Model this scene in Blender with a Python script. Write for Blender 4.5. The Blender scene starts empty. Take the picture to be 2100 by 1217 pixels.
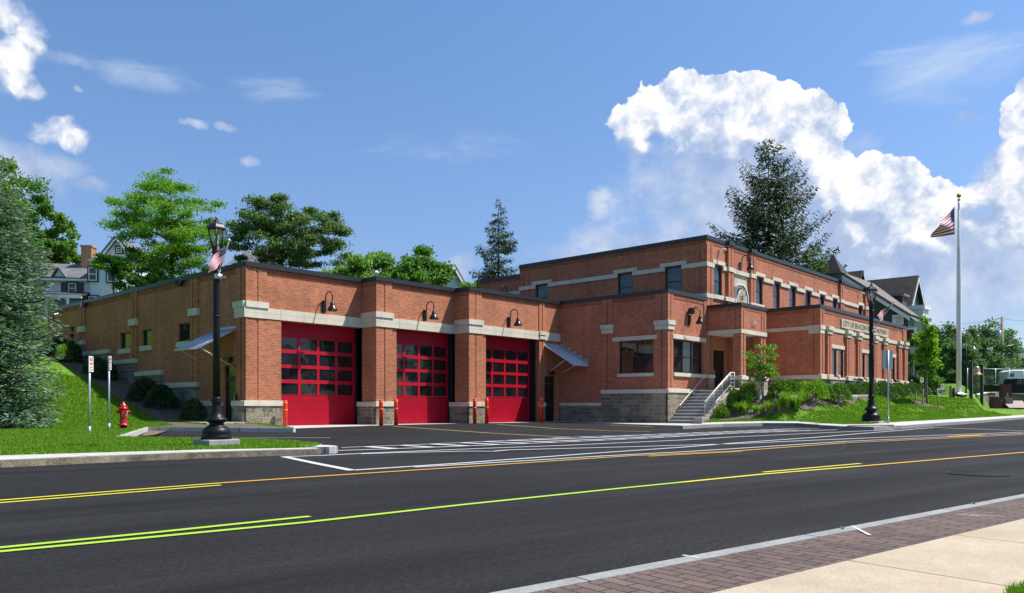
import bpy, bmesh, math, random
import numpy as np
from mathutils import Vector, Matrix, Quaternion
from mathutils.geometry import delaunay_2d_cdt
random.seed(7)
SC = bpy.context.scene
COL = SC.collection
R_ = math.radians
# ------------------------------------------------------------------ survey
# World: X runs along the street facade of the station, Y away from the road,
# camera stands on the near pavement at the origin.
CAM_H = .85
FA = R_(42)
FX, FY = math.cos(FA), math.sin(FA)
RX, RY = math.sin(FA), -math.cos(FA)
def ray(px):
    t = (px - 1050) / 1600
    return FX + RX * t, FY + RY * t
def atd(px, py, d):
    r = ray(px)
    return Vector((d * r[0], d * r[1], CAM_H + d * (835 - py) / 1600))
def G(px, py, z=0.):
    return atd(px, py, (CAM_H - z) * 1600 / (py - 835))
def onY(px, py, Y): return atd(px, py, Y / ray(px)[1])
def onX(px, py, X): return atd(px, py, X / ray(px)[0])
# ------------------------------------------------------------------ objects
def tag(o, label=None, cat=None, group=None, kind=None):
    if label: o['label'] = label
    if cat: o['category'] = cat
    if group: o['group'] = group
    if kind: o['kind'] = kind
    return o
def thing(name, loc, label, cat, group=None, rz=0):
    o = bpy.data.objects.new(name, None)
    o.location = loc; o.rotation_euler = (0, 0, rz)
    o.empty_display_size = .3
    COL.objects.link(o)
    return tag(o, label, cat, group)
def link(name, me, parent=None, world=False):
    o = bpy.data.objects.new(name, me)
    COL.objects.link(o)
    if parent is not None:
        o.parent = parent
        if world:
            # mesh written in world coordinates: undo every parent offset
            p = parent; off = Vector((0, 0, 0))
            while p is not None:
                off += p.location; p = p.parent
            o.location = -off
    return o
def kids(o): return [c for c in bpy.data.objects if c.parent == o]
def dup(root, loc, rz=0, sc=1, label=None):
    r = root.copy(); COL.objects.link(r); r.location = loc
    r.rotation_euler = (0, 0, rz); r.scale = (sc, sc, sc)
    if label: r['label'] = label
    for ch in kids(root):
        c = ch.copy(); COL.objects.link(c); c.parent = r
        for g in kids(ch):
            d = g.copy(); COL.objects.link(d); d.parent = c
    return r
class MB:
    def __init__(s): s.v = []; s.f = []; s.m = []; s.cur = 0; s.sm = []; s.smooth = False
    def face(s, idx):
        s.f.append(idx); s.m.append(s.cur); s.sm.append(s.smooth)
    def poly(s, pts):
        n = len(s.v); s.v += [tuple(p) for p in pts]; s.face(list(range(n, n + len(pts))))
    def box(s, x0, x1, y0, y1, z0, z1):
        n = len(s.v)
        s.v += [(x0,y0,z0),(x1,y0,z0),(x1,y1,z0),(x0,y1,z0),(x0,y0,z1),(x1,y0,z1),(x1,y1,z1),(x0,y1,z1)]
        for q in ((0,3,2,1),(4,5,6,7),(0,1,5,4),(1,2,6,5),(2,3,7,6),(3,0,4,7)): s.face([n+i for i in q])
    def hexa(s, p):   # 8 points, bottom ring then top ring
        n = len(s.v); s.v += [tuple(q) for q in p]
        for q in ((0,3,2,1),(4,5,6,7),(0,1,5,4),(1,2,6,5),(2,3,7,6),(3,0,4,7)): s.face([n+i for i in q])
    def prism(s, pts, z0, z1):
        n = len(s.v); k = len(pts)
        s.v += [(p[0], p[1], z0) for p in pts] + [(p[0], p[1], z1) for p in pts]
        s.face([n+i for i in range(k)][::-1]); s.face([n+k+i for i in range(k)])
        for i in range(k):
            j = (i+1) % k; s.face([n+i, n+j, n+k+j, n+k+i])
    def extr(s, pts, vec):      # planar polygon pts extruded by vec
        n = len(s.v); k = len(pts); vec = Vector(vec)
        s.v += [tuple(p) for p in pts] + [tuple(Vector(p) + vec) for p in pts]
        s.face([n+i for i in range(k)][::-1]); s.face([n+k+i for i in range(k)])
        for i in range(k):
            j = (i+1) % k; s.face([n+i, n+j, n+k+j, n+k+i])
    def tube(s, pts, r, n=8, cap=True):
        pts = [Vector(p) for p in pts]
        rr = r if isinstance(r, (list, tuple)) else [r]*len(pts)
        base = len(s.v); up = Vector((0, 0, 1)); prev = None
        for i, p in enumerate(pts):
            d = (pts[min(i+1, len(pts)-1)] - pts[max(i-1, 0)]).normalized()
            if prev is None:
                a = d.orthogonal().normalized()
            else:
                a = (prev - d * prev.dot(d))
                a = a.normalized() if a.length > 1e-6 else d.orthogonal().normalized()
            prev = a; b = d.cross(a)
            for k in range(n):
                t = 2*math.pi*k/n
                s.v.append(tuple(p + (a*math.cos(t) + b*math.sin(t))*rr[i]))
        sm = s.smooth; s.smooth = True
        for i in range(len(pts)-1):
            for k in range(n):
                a0 = base+i*n+k; a1 = base+i*n+(k+1) % n
                s.face([a0, a1, a1+n, a0+n])
        s.smooth = sm
        if cap:
            s.face([base+k for k in range(n)][::-1]); s.face([base+(len(pts)-1)*n+k for k in range(n)])
    def lathe(s, prof, c=(0, 0, 0), n=20, smooth=True):   # prof: (r,z)
        base = len(s.v); sm = s.smooth; s.smooth = smooth
        for r, z in prof:
            for k in range(n):
                t = 2*math.pi*k/n
                s.v.append((c[0]+r*math.cos(t), c[1]+r*math.sin(t), c[2]+z))
        for i in range(len(prof)-1):
            for k in range(n):
                a0 = base+i*n+k; a1 = base+i*n+(k+1) % n
                s.face([a0, a1, a1+n, a0+n])
        s.smooth = sm
        if prof[-1][0] > 1e-4: s.face([base+(len(prof)-1)*n+k for k in range(n)])
        if prof[0][0] > 1e-4: s.face([base+k for k in range(n)][::-1])
    def mesh(s, name, mats):
        me = bpy.data.meshes.new(name)
        me.from_pydata(s.v, [], s.f)
        for m in (mats if isinstance(mats, (list, tuple)) else [mats]): me.materials.append(m)
        me.polygons.foreach_set('material_index', s.m)
        me.polygons.foreach_set('use_smooth', s.sm)
        me.update()
        return me
    def build(s, name, mats, parent=None, world=False):
        return link(name, s.mesh(name, mats), parent, world)
def bevel(o, w=.01, seg=1):
    bm = bmesh.new(); bm.from_mesh(o.data)
    bmesh.ops.remove_doubles(bm, verts=bm.verts, dist=1e-4)
    es = [e for e in bm.edges if len(e.link_faces) == 2 and e.calc_face_angle(0) > .5]
    bmesh.ops.bevel(bm, geom=es, offset=w, segments=seg, affect='EDGES', clamp_overlap=True)
    bm.to_mesh(o.data); bm.free()
    return o
# fast numpy mesh (quads only)
def quadmesh(name, V, mat, tint=None, tri=False):
    k = 3 if tri else 4
    n = len(V); nf = n // k
    me = bpy.data.meshes.new(name)
    me.vertices.add(n); me.vertices.foreach_set('co', np.ascontiguousarray(V, dtype=np.float32).ravel())
    me.loops.add(n); me.loops.foreach_set('vertex_index', np.arange(n, dtype=np.int32))
    me.polygons.add(nf)
    me.polygons.foreach_set('loop_start', np.arange(0, n, k, dtype=np.int32))
    me.polygons.foreach_set('loop_total', np.full(nf, k, dtype=np.int32))
    me.update(calc_edges=True)
    if tint is not None:
        a = me.attributes.new('tint', 'FLOAT', 'POINT')
        a.data.foreach_set('value', np.repeat(tint, k).astype(np.float32))
    me.materials.append(mat)
    me.update()
    return me
# ------------------------------------------------------------------ materials
class NT:
    def __init__(s, nt): s.nt = nt; s.N = nt.nodes; s.L = nt.links
    def n(s, typ, **kw):
        x = s.N.new(typ)
        for k, v in kw.items(): setattr(x, k, v)
        return x
    def put(s, sock, v):
        if isinstance(v, bpy.types.NodeSocket): s.L.new(v, sock)
        elif v is not None:
            try: sock.default_value = v
            except Exception: sock.default_value = (*v, 1) if len(v) == 3 else v
    def math(s, op, a, b=None, c=None, clamp=False):
        x = s.n('ShaderNodeMath', operation=op, use_clamp=clamp)
        for i, v in enumerate((a, b, c)):
            if v is not None: s.put(x.inputs[i], v)
        return x.outputs[0]
    def vmath(s, op, a, b=None, c=None):
        x = s.n('ShaderNodeVectorMath', operation=op)
        for i, v in enumerate((a, b, c)):
            if v is not None: s.put(x.inputs[i], v)
        return x.outputs['Value'] if op in ('DOT_PRODUCT', 'LENGTH', 'DISTANCE') else x.outputs[0]
    def noise(s, vec, scale, detail=4, rough=.55, out='Fac', dist=0):
        x = s.n('ShaderNodeTexNoise'); s.put(x.inputs['Vector'], vec)
        x.inputs['Scale'].default_value = scale; x.inputs['Detail'].default_value = detail
        x.inputs['Roughness'].default_value = rough; x.inputs['Distortion'].default_value = dist
        return x.outputs[out]
    def ramp(s, fac, stops, interp='LINEAR'):
        x = s.n('ShaderNodeValToRGB'); x.color_ramp.interpolation = interp
        e = x.color_ramp.elements
        while len(e) < len(stops): e.new(.5)
        for i, (p, c) in enumerate(stops):
            e[i].position = p
            e[i].color = (*c, 1) if isinstance(c, (tuple, list)) else (c, c, c, 1)
        s.put(x.inputs[0], fac)
        return x.outputs[0]
    def mix(s, fac, a, b, blend='MIX'):
        x = s.n('ShaderNodeMix', data_type='RGBA', blend_type=blend)
        s.put(x.inputs[0], fac)
        for i, v in ((6, a), (7, b)):
            if isinstance(v, bpy.types.NodeSocket): s.L.new(v, x.inputs[i])
            else: x.inputs[i].default_value = (*v, 1) if len(v) == 3 else v
        return x.outputs[2]
    def maprange(s, v, a, b, c=0, d=1, smooth=False):
        x = s.n('ShaderNodeMapRange', interpolation_type='SMOOTHSTEP' if smooth else 'LINEAR')
        s.put(x.inputs[0], v)
        for i, q in ((1, a), (2, b), (3, c), (4, d)): s.put(x.inputs[i], q)
        return x.outputs[0]
    def bump(s, h, strength=.3, dist=.02):
        x = s.n('ShaderNodeBump'); x.inputs['Strength'].default_value = strength
        x.inputs['Distance'].default_value = dist; s.put(x.inputs['Height'], h)
        return x.outputs[0]
    def obj(s): return s.n('ShaderNodeTexCoord').outputs['Object']
def material(name):
    m = bpy.data.materials.new(name); m.use_nodes = True
    t = NT(m.node_tree)
    return m, t, t.N['Principled BSDF']
def simple(name, col, rough=.5, metal=0, var=.12, scale=6, bump=0, spec=.5, bscale=60, coat=0):
    m, t, b = material(name)
    p = t.obj()
    nz = t.noise(p, scale, 5, .6)
    f = t.maprange(nz, .3, .7, 1-var, 1+var)
    c = t.n('ShaderNodeVectorMath', operation='SCALE')
    c.inputs[0].default_value = col; t.put(c.inputs['Scale'], f)
    t.L.new(c.outputs[0], b.inputs['Base Color'])
    b.inputs['Roughness'].default_value = rough; b.inputs['Metallic'].default_value = metal
    b.inputs['Specular IOR Level'].default_value = spec
    b.inputs['Coat Weight'].default_value = coat
    if bump:
        t.L.new(t.bump(t.noise(p, bscale, 4, .6), bump, .01), b.inputs['Normal'])
    return m
def wallvec(t):
    x = t.n('ShaderNodeSeparateXYZ'); t.L.new(t.obj(), x.inputs[0])
    c = t.n('ShaderNodeCombineXYZ')
    t.L.new(t.math('ADD', x.outputs[0], x.outputs[1]), c.inputs[0]); t.L.new(x.outputs[2], c.inputs[1])
    return c.outputs[0]
def brickmat(name, c1, c2, mort, w=.213, h=.0677, ms=.0105, offset=.5, bump=.6, stain=.16, rough=.85, sq=None, bias=0.):
    m, t, b = material(name)
    v = wallvec(t)
    x = t.n('ShaderNodeTexBrick', offset=offset)
    if sq: x.squash = sq[0]; x.squash_frequency = sq[1]
    t.L.new(v, x.inputs['Vector'])
    x.inputs['Color1'].default_value = (*c1, 1); x.inputs['Color2'].default_value = (*c2, 1)
    x.inputs['Mortar'].default_value = (*mort, 1)
    x.inputs['Scale'].default_value = 1; x.inputs['Brick Width'].default_value = w
    x.inputs['Row Height'].default_value = h; x.inputs['Mortar Size'].default_value = ms
    x.inputs['Mortar Smooth'].default_value = .1; x.inputs['Bias'].default_value = bias
    p = t.obj()
    s1 = t.maprange(t.noise(p, .6, 5, .6), .3, .7, 1-stain, 1+stain)
    s2 = t.maprange(t.noise(p, 12, 4, .75), .3, .7, .86, 1.14)
    s3 = t.maprange(t.noise(t.vmath('MULTIPLY', p, (1.6, 1.6, .12)), 1.5, 4, .6), .35, .7, 1.06, .88)
    s1 = t.math('MULTIPLY', s1, s3)
    q = t.n('ShaderNodeVectorMath', operation='SCALE'); t.L.new(x.outputs['Color'], q.inputs[0])
    t.put(q.inputs['Scale'], t.math('MULTIPLY', s1, s2))
    t.L.new(q.outputs[0], b.inputs['Base Color'])
    b.inputs['Roughness'].default_value = rough
    hgt = t.math('SUBTRACT', t.math('MULTIPLY', t.noise(p, 40, 3), .4), x.outputs['Fac'])
    t.L.new(t.bump(hgt, bump, .012), b.inputs['Normal'])
    return m
M = {}
M['brick'] = brickmat('brick_orange', (.50,.150,.056), (.31,.083,.031), (.50,.31,.20), ms=.0068)
M['brick_red'] = brickmat('brick_red', (.49,.140,.060), (.31,.079,.034), (.48,.28,.19), ms=.0068)
M['soldier'] = brickmat('brick_soldier', (.36,.095,.035), (.22,.055,.02), (.36,.2,.12), ms=.005, w=.0677, h=.25, offset=0)
def ashlar():
    m, t, b = material('split_face_stone')
    v = wallvec(t)
    x = t.n('ShaderNodeTexBrick', offset=.37); x.squash = .62; x.squash_frequency = 3
    x.offset_frequency = 2
    t.L.new(v, x.inputs['Vector'])
    x.inputs['Color1'].default_value = (.30,.265,.19,1); x.inputs['Color2'].default_value = (.16,.14,.105,1)
    x.inputs['Mortar'].default_value = (.40,.37,.29,1)
    x.inputs['Brick Width'].default_value = .46; x.inputs['Row Height'].default_value = .2
    x.inputs['Mortar Size'].default_value = .012; x.inputs['Scale'].default_value = 1
    y = t.n('ShaderNodeTexBrick', offset=.5)
    t.L.new(v, y.inputs['Vector'])
    y.inputs['Color1'].default_value = (1.15,1.12,1.05,1); y.inputs['Color2'].default_value = (.72,.72,.74,1)
    y.inputs['Mortar'].default_value = (1,1,1,1)
    y.inputs['Brick Width'].default_value = .69; y.inputs['Row Height'].default_value = .4
    y.inputs['Mortar Size'].default_value = .0; y.inputs['Scale'].default_value = 1
    p = t.obj()
    n1 = t.noise(p, 9, 5, .65); n2 = t.noise(p, 30, 4, .7)
    c = t.mix(1., x.outputs['Color'], y.outputs['Color'], 'MULTIPLY')
    q = t.n('ShaderNodeVectorMath', operation='SCALE'); t.L.new(c, q.inputs[0])
    t.put(q.inputs['Scale'], t.math('MULTIPLY', t.maprange(n1, .3, .7, .72, 1.28), t.maprange(n2, .3, .7, .8, 1.2)))
    t.L.new(q.outputs[0], b.inputs['Base Color']); b.inputs['Roughness'].default_value = .92
    h = t.math('SUBTRACT', t.math('ADD', n1, t.math('MULTIPLY', n2, .5)), t.math('MULTIPLY', x.outputs['Fac'], 1.2))
    t.L.new(t.bump(h, 1., .06), b.inputs['Normal'])
    return m
M['stone'] = ashlar()
def limestone(name='limestone', col=(.62,.57,.45), joint=1.2):
    m, t, b = material(name)
    p = t.obj()
    x = t.n('ShaderNodeTexBrick', offset=0.)
    t.L.new(wallvec(t), x.inputs['Vector'])
    c2 = tuple(.93*k for k in col)
    x.inputs['Color1'].default_value = (*col, 1); x.inputs['Color2'].default_value = (*c2, 1)
    x.inputs['Mortar'].default_value = (*[.55*k for k in col], 1)
    x.inputs['Brick Width'].default_value = joint; x.inputs['Row Height'].default_value = 50.
    x.inputs['Mortar Size'].default_value = .012; x.inputs['Scale'].default_value = 1
    f = t.math('MULTIPLY', t.maprange(t.noise(p, 1.3, 5, .6), .3, .7, .88, 1.1), t.maprange(t.noise(p, 45, 3), .3, .7, .94, 1.06))
    q = t.n('ShaderNodeVectorMath', operation='SCALE'); t.L.new(x.outputs['Color'], q.inputs[0]); t.put(q.inputs['Scale'], f)
    t.L.new(q.outputs[0], b.inputs['Base Color']); b.inputs['Roughness'].default_value = .8
    t.L.new(t.bump(t.noise(p, 60, 4), .15, .01), b.inputs['Normal'])
    return m
M['lime'] = limestone()
M['plaque'] = limestone('carved_limestone', (.50,.43,.33), 40.)
M['coping'] = simple('black_coping_metal', (.018,.019,.023), .38, .0, .15, 2)
M['frame'] = simple('black_window_frame', (.012,.012,.014), .35, 0, .1)
M['dark'] = simple('dark_interior', (.012,.012,.013), .8)
M['red_door'] = simple('red_door_panel', (.34,.003,.016), .48, 0, .10, 1.5, spec=.2)
M['red_rail'] = simple('red_door_rail', (.40,.004,.017), .42, 0, .06, 3, spec=.3)
def glassmat(name, tint=(.012,.014,.016), wave=.015, refl=1.0, rough=.03):
    m, t, b = material(name)
    p = t.obj()
    f = t.noise(p, .9, 3, .5)
    c = t.mix(t.maprange(f, .42, .62), tint, tuple(min(1, k*2.6) for k in tint))
    t.L.new(c, b.inputs['Base Color'])
    b.inputs['Roughness'].default_value = rough; b.inputs['IOR'].default_value = 1.52
    b.inputs['Specular IOR Level'].default_value = .5*refl
    t.L.new(t.bump(t.noise(p, .8, 2, .4), wave, .3), b.inputs['Normal'])
    return m
M['glass'] = glassmat('window_glass')
M['glass_teal'] = glassmat('tinted_window_glass', (.012,.030,.034), .02, 1.1)
M['glass_door'] = glassmat('garage_door_glass', (.005,.006,.008), .03, 1.1)
M['glass_bright'] = glassmat('reflective_window_glass', (.012,.014,.016), .03, 1.3)
M['blind'] = simple('window_blind', (.14,.13,.12), .8, 0, .1)
M['galv'] = simple('galvanised_metal', (.42,.45,.47), .42, .55, .15, 8)
M['zinc'] = simple('standing_seam_zinc', (.50,.55,.60), .42, .2, .1, 2)
M['bronze'] = simple('dark_bronze_metal', (.022,.017,.014), .3, .3, .2, 8)
M['white_lens'] = simple('opal_lamp_lens', (.42,.42,.40), .4)
M['black_paint'] = simple('black_gloss_paint', (.007,.007,.008), .42, 0, .2, 5, spec=.25)
M['red_paint'] = simple('hydrant_red_paint', (.42,.006,.010), .28, 0, .15, 12, coat=.3)
M['bollard'] = simple('bollard_red_sleeve', (.80,.036,.014), .42, 0, .08, 4)
M['yellow_tape'] = simple('yellow_reflective_tape', (.85,.5,.04), .4)
M['white'] = simple('white_paint', (.74,.74,.73), .5, 0, .06)
M['offwhite'] = simple('white_vinyl', (.78,.79,.80), .45, 0, .04)
M['gold'] = simple('gold_finial', (.45,.30,.09), .3, .8)
M['chain'] = simple('steel_chain', (.62,.6,.56), .4, .6)
M['concrete'] = simple('concrete_pale', (.50,.49,.45), .85, 0, .14, 2.2, .25)
M['concrete_shade'] = simple('shaded_concrete_riser', (.20,.20,.20), .85, 0, .16, 2.5, .25)  # step concrete darkened so the colour carries the shade on the risers
M['sidewalk'] = None
M['alu'] = simple('brushed_aluminium', (.55,.56,.57), .35, .7, .1, 6)
M['rail'] = simple('painted_handrail', (.52,.47,.37), .4, .2, .08)
M['bark'] = simple('tree_bark', (.085,.062,.045), .95, 0, .35, 9, .8, .2, 25)
M['bark_grey'] = simple('tree_bark_grey', (.17,.15,.13), .95, 0, .3, 10, .7, .2, 25)
M['bark_dark'] = simple('tree_bark_dark', (.042,.034,.028), .95, 0, .3, 9, .8, .2, 25)
M['cheek'] = simple('tan_concrete_wall', (.33,.30,.245), .85, 0, .16, 2.5, .25)
M['plinth'] = simple('grey_concrete_footing', (.30,.295,.28), .85, 0, .16, 5, .25)
M['wood'] = simple('weathered_stake', (.30,.26,.20), .9, 0, .25, 12)
def leafmat(name, dark, light, trans=.35, rough=.5):
    m, t, b = material(name)
    a = t.n('ShaderNodeAttribute', attribute_name='tint')
    c = t.ramp(a.outputs['Fac'], [(0, dark), (1, light)])
    t.L.new(c, b.inputs['Base Color']); b.inputs['Roughness'].default_value = rough
    b.inputs['Specular IOR Level'].default_value = .3
    tr = t.n('ShaderNodeBsdfTranslucent'); 
    c2 = t.mix(1., c, (1.25, 1.2, .5), 'MULTIPLY'); t.L.new(c2, tr.inputs[0])
    mx = t.n('ShaderNodeMixShader'); mx.inputs[0].default_value = trans
    t.L.new(b.outputs[0], mx.inputs[1]); t.L.new(tr.outputs[0], mx.inputs[2])
    t.L.new(mx.outputs[0], t.N['Material Output'].inputs[0])
    return m
M['leaf_locust'] = leafmat('locust_leaf', (.075,.21,.016), (.22,.46,.04), .48)
M['leaf_maple'] = leafmat('maple_leaf', (.055,.16,.028), (.16,.33,.055), .45)
M['leaf_sumac'] = leafmat('ailanthus_leaf', (.10,.24,.045), (.25,.44,.10), .45)
M['leaf_far'] = leafmat('distant_leaf', (.05,.115,.05), (.15,.27,.10), .4)
M['needle_blue'] = leafmat('blue_spruce_needle', (.10,.19,.125), (.31,.44,.29), .25, .6)
M['needle_dark'] = leafmat('norway_spruce_needle', (.028,.060,.022), (.10,.165,.055), .2, .6)
M['needle_pine'] = leafmat('pine_needle', (.06,.13,.045), (.18,.29,.10), .32, .6)
M['needle_green'] = leafmat('larch_needle', (.06,.15,.035), (.16,.29,.075), .3, .6)
M['leaf_young'] = leafmat('young_tree_leaf', (.09,.23,.012), (.25,.46,.04), .48)
M['leaf_shrub'] = leafmat('shrub_leaf', (.04,.12,.018), (.16,.31,.045), .35)
M['leaf_lime'] = leafmat('lime_shrub_leaf', (.09,.23,.012), (.25,.44,.035), .4)
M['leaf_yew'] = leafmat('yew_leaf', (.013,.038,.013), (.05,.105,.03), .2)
M['leaf_hedge'] = leafmat('hedge_leaf', (.035,.09,.025), (.11,.22,.055), .3)
M['blade'] = leafmat('ornamental_grass_blade', (.09,.24,.014), (.23,.43,.035), .42)
M['grass_blade'] = leafmat('lawn_blade', (.07,.18,.006), (.20,.38,.02), .38, .65)
# ------------------------------------------------------------------ ground materials
RA = R_(42 - 51.5)                      # heading of the road relative to X
UU = Vector((math.cos(RA), math.sin(RA), 0)); VV = Vector((-math.sin(RA), math.cos(RA), 0))
def asphalt():
    m, t, b = material('asphalt')
    p = t.obj()
    x = t.n('ShaderNodeMapping'); t.L.new(p, x.inputs[0]); x.inputs['Rotation'].default_value = (0, 0, -RA)
    x.inputs['Scale'].default_value = (.05, .9, 1)
    streak = t.noise(x.outputs[0], 1.4, 5, .62)
    big = t.noise(p, .25, 4, .6)
    fine = t.noise(p, 34, 4, .8); fine2 = t.noise(p, 16, 3, .7)
    v = t.n('ShaderNodeTexVoronoi'); t.L.new(p, v.inputs['Vector']); v.inputs['Scale'].default_value = 18
    v.inputs['Randomness'].default_value = 1
    speck = t.math('MULTIPLY', t.math('LESS_THAN', v.outputs['Distance'], .14),
                   t.math('GREATER_THAN', t.noise(p, 3.1, 2, .9), .58))
    f = t.math('MULTIPLY', t.maprange(streak, .3, .7, .5, 1.5), t.maprange(big, .3, .7, .82, 1.2))
    f = t.math('MULTIPLY', f, t.maprange(fine, .3, .7, .45, 1.6))
    f = t.math('MULTIPLY', f, t.maprange(fine2, .3, .7, .85, 1.15))
    f = t.math('ADD', f, t.math('MULTIPLY', speck, 1.6))
    ck = t.n('ShaderNodeTexVoronoi', feature='DISTANCE_TO_EDGE'); ck.inputs['Scale'].default_value = .22
    wv = t.n('ShaderNodeTexNoise'); t.L.new(p, wv.inputs['Vector']); wv.inputs['Scale'].default_value = 1.1; wv.inputs['Detail'].default_value = 5
    t.L.new(t.vmath('ADD', p, t.vmath('MULTIPLY', wv.outputs['Color'], (1.1, 1.1, 0))), ck.inputs['Vector'])
    crack = t.math('MULTIPLY', t.math('LESS_THAN', ck.outputs['Distance'], .0022), t.math('GREATER_THAN', t.noise(p, .16, 2), .56))
    f = t.math('MULTIPLY', f, t.math('SUBTRACT', 1., t.math('MULTIPLY', crack, .55)))
    patch = t.math('GREATER_THAN', t.noise(p, .10, 1, .3), .60)
    f = t.math('MULTIPLY', f, t.math('SUBTRACT', 1., t.math('MULTIPLY', patch, .12)))
    q = t.n('ShaderNodeVectorMath', operation='SCALE'); q.inputs[0].default_value = (.0172, .0167, .0162)
    t.put(q.inputs['Scale'], f)
    t.L.new(q.outputs[0], b.inputs['Base Color']); b.inputs['Roughness'].default_value = .82
    b.inputs['Specular IOR Level'].default_value = .14
    t.L.new(t.bump(t.math('ADD', fine, t.math('MULTIPLY', fine2, .6)), .7, .012), b.inputs['Normal'])
    return m
M['asphalt'] = asphalt()
def grassmat(name='grass', d=(.06,.155,.006), l=(.15,.30,.018)):
    m, t, b = material(name)
    p = t.obj()
    n1 = t.noise(p, .35, 4, .6); n2 = t.noise(p, 3.5, 5, .7); n3 = t.noise(p, 28, 3, .7)
    f = t.math('ADD', t.math('MULTIPLY', n1, .35), t.math('ADD', t.math('MULTIPLY', n2, .35), t.math('MULTIPLY', n3, .3)))
    c = t.ramp(f, [(.34, d), (.64, l)])
    c = t.mix(t.maprange(t.noise(p, .8, 5, .7), .5, .7, 0, .6), c, (.17,.20,.03))
    t.L.new(c, b.inputs['Base Color']); b.inputs['Roughness'].default_value = .75
    b.inputs['Specular IOR Level'].default_value = .15
    t.L.new(t.bump(t.math('ADD', n3, n2), .8, .05), b.inputs['Normal'])
    return m
M['grass'] = grassmat()
M['hill'] = grassmat('hill_grass', (.03,.075,.012), (.07,.13,.025))
def mulchmat():
    m, t, b = material('bark_mulch')
    p = t.obj()
    v = t.n('ShaderNodeTexVoronoi'); t.L.new(p, v.inputs['Vector']); v.inputs['Scale'].default_value = 14
    c = t.ramp(t.math('ADD', t.math('MULTIPLY', t.noise(p, 30, 3, .7), .5), t.math('MULTIPLY', v.outputs['Color'], .5)),
               [(.25, (.05,.034,.026)), (.55, (.13,.095,.07)), (.8, (.27,.21,.16))])
    t.L.new(c, b.inputs['Base Color']); b.inputs['Roughness'].default_value = .95
    t.L.new(t.bump(v.outputs['Distance'], 1., .06), b.inputs['Normal'])
    return m
M['mulch'] = mulchmat()
def slabmat(name, col, jw, jh, joint, warm=None):
    m, t, b = material(name)
    p = t.obj()
    x = t.n('ShaderNodeTexBrick', offset=0.); t.L.new(p, x.inputs['Vector'])
    x.inputs['Color1'].default_value = (*col, 1); x.inputs['Color2'].default_value = (*[.94*k for k in col], 1)
    x.inputs['Mortar'].default_value = (*[.38*k for k in col], 1)
    x.inputs['Brick Width'].default_value = jw; x.inputs['Row Height'].default_value = jh
    x.inputs['Mortar Size'].default_value = joint; x.inputs['Scale'].default_value = 1
    n1 = t.noise(p, .9, 5, .65); n2 = t.noise(p, 60, 3, .8); n3 = t.noise(p, 9, 4, .7)
    f = t.math('MULTIPLY', t.maprange(n1, .3, .7, .86, 1.12), t.math('MULTIPLY', t.maprange(n2, .3, .7, .8, 1.18), t.maprange(n3, .3, .7, .92, 1.08)))
    q = t.n('ShaderNodeVectorMath', operation='SCALE'); t.L.new(x.outputs['Color'], q.inputs[0]); t.put(q.inputs['Scale'], f)
    c = q.outputs[0]
    if warm: c = t.mix(t.maprange(t.noise(p, 1.7, 4, .6), .52, .72, 0, .55), c, warm)
    t.L.new(c, b.inputs['Base Color']); b.inputs['Roughness'].default_value = .9
    t.L.new(t.bump(n2, .4, .008), b.inputs['Normal'])
    return m
M['sidewalk'] = slabmat('tan_concrete_sidewalk', (.41,.335,.235), 1.22, 30, .010, (.33,.24,.15))
M['walk_pale'] = slabmat('pale_concrete_walk', (.46,.45,.41), 1.5, 1.5, .012)
def paver():
    m, t, b = material('brick_paver')
    p = t.obj()
    x0 = t.n('ShaderNodeMapping'); t.L.new(p, x0.inputs[0]); x0.inputs['Rotation'].default_value = (0, 0, R_(90))
    x = t.n('ShaderNodeTexBrick', offset=.5); t.L.new(x0.outputs[0], x.inputs['Vector'])
    x.inputs['Color1'].default_value = (.150,.094,.074,1); x.inputs['Color2'].default_value = (.095,.066,.056,1)
    x.inputs['Mortar'].default_value = (.028,.024,.02,1)
    x.inputs['Brick Width'].default_value = .175; x.inputs['Row Height'].default_value = .078
    x.inputs['Mortar Size'].default_value = .006; x.inputs['Scale'].default_value = 1
    n1 = t.noise(p, 2.2, 4, .6); n2 = t.noise(p, 130, 3, .8)
    f = t.math('MULTIPLY', t.maprange(n1, .3, .7, .75, 1.25), t.maprange(n2, .3, .7, .6, 1.4))
    q = t.n('ShaderNodeVectorMath', operation='SCALE'); t.L.new(x.outputs['Color'], q.inputs[0]); t.put(q.inputs['Scale'], f)
    t.L.new(q.outputs[0], b.inputs['Base Color']); b.inputs['Roughness'].default_value = .9
    t.L.new(t.bump(t.math('SUBTRACT', n2, x.outputs['Fac']), .7, .01), b.inputs['Normal'])
    return m
M['paver'] = paver()
def granite(name, a, b2, bump=.5):
    m, t, b = material(name)
    p = t.obj()
    n1 = t.noise(p, 45, 3, .8); n2 = t.noise(p, 4, 5, .65)
    c = t.ramp(t.math('ADD', t.math('MULTIPLY', n1, .45), t.math('MULTIPLY', n2, .55)), [(.35, a), (.65, b2)])
    t.L.new(c, b.inputs['Base Color']); b.inputs['Roughness'].default_value = .85
    t.L.new(t.bump(t.math('ADD', n2, t.math('MULTIPLY', n1, .4)), bump, .05), b.inputs['Normal'])
    return m
M['granite'] = granite('granite_kerb', (.17,.17,.165), (.31,.31,.295), .3)
M['granite_rough'] = granite('rough_granite_kerb_face', (.10,.08,.055), (.36,.30,.20), 1.)
M['white_mark'] = None
def markmat(name, col, wear=.5):
    m, t, b = material(name)
    p = t.obj()
    f = t.noise(p, 28, 4, .8)
    c = t.mix(t.maprange(f, wear, wear+.16), col, (.035,.035,.035))
    t.L.new(c, b.inputs['Base Color']); b.inputs['Roughness'].default_value = .7
    return m
M['white_mark'] = markmat('white_road_paint', (.50,.50,.50), .57)
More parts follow.
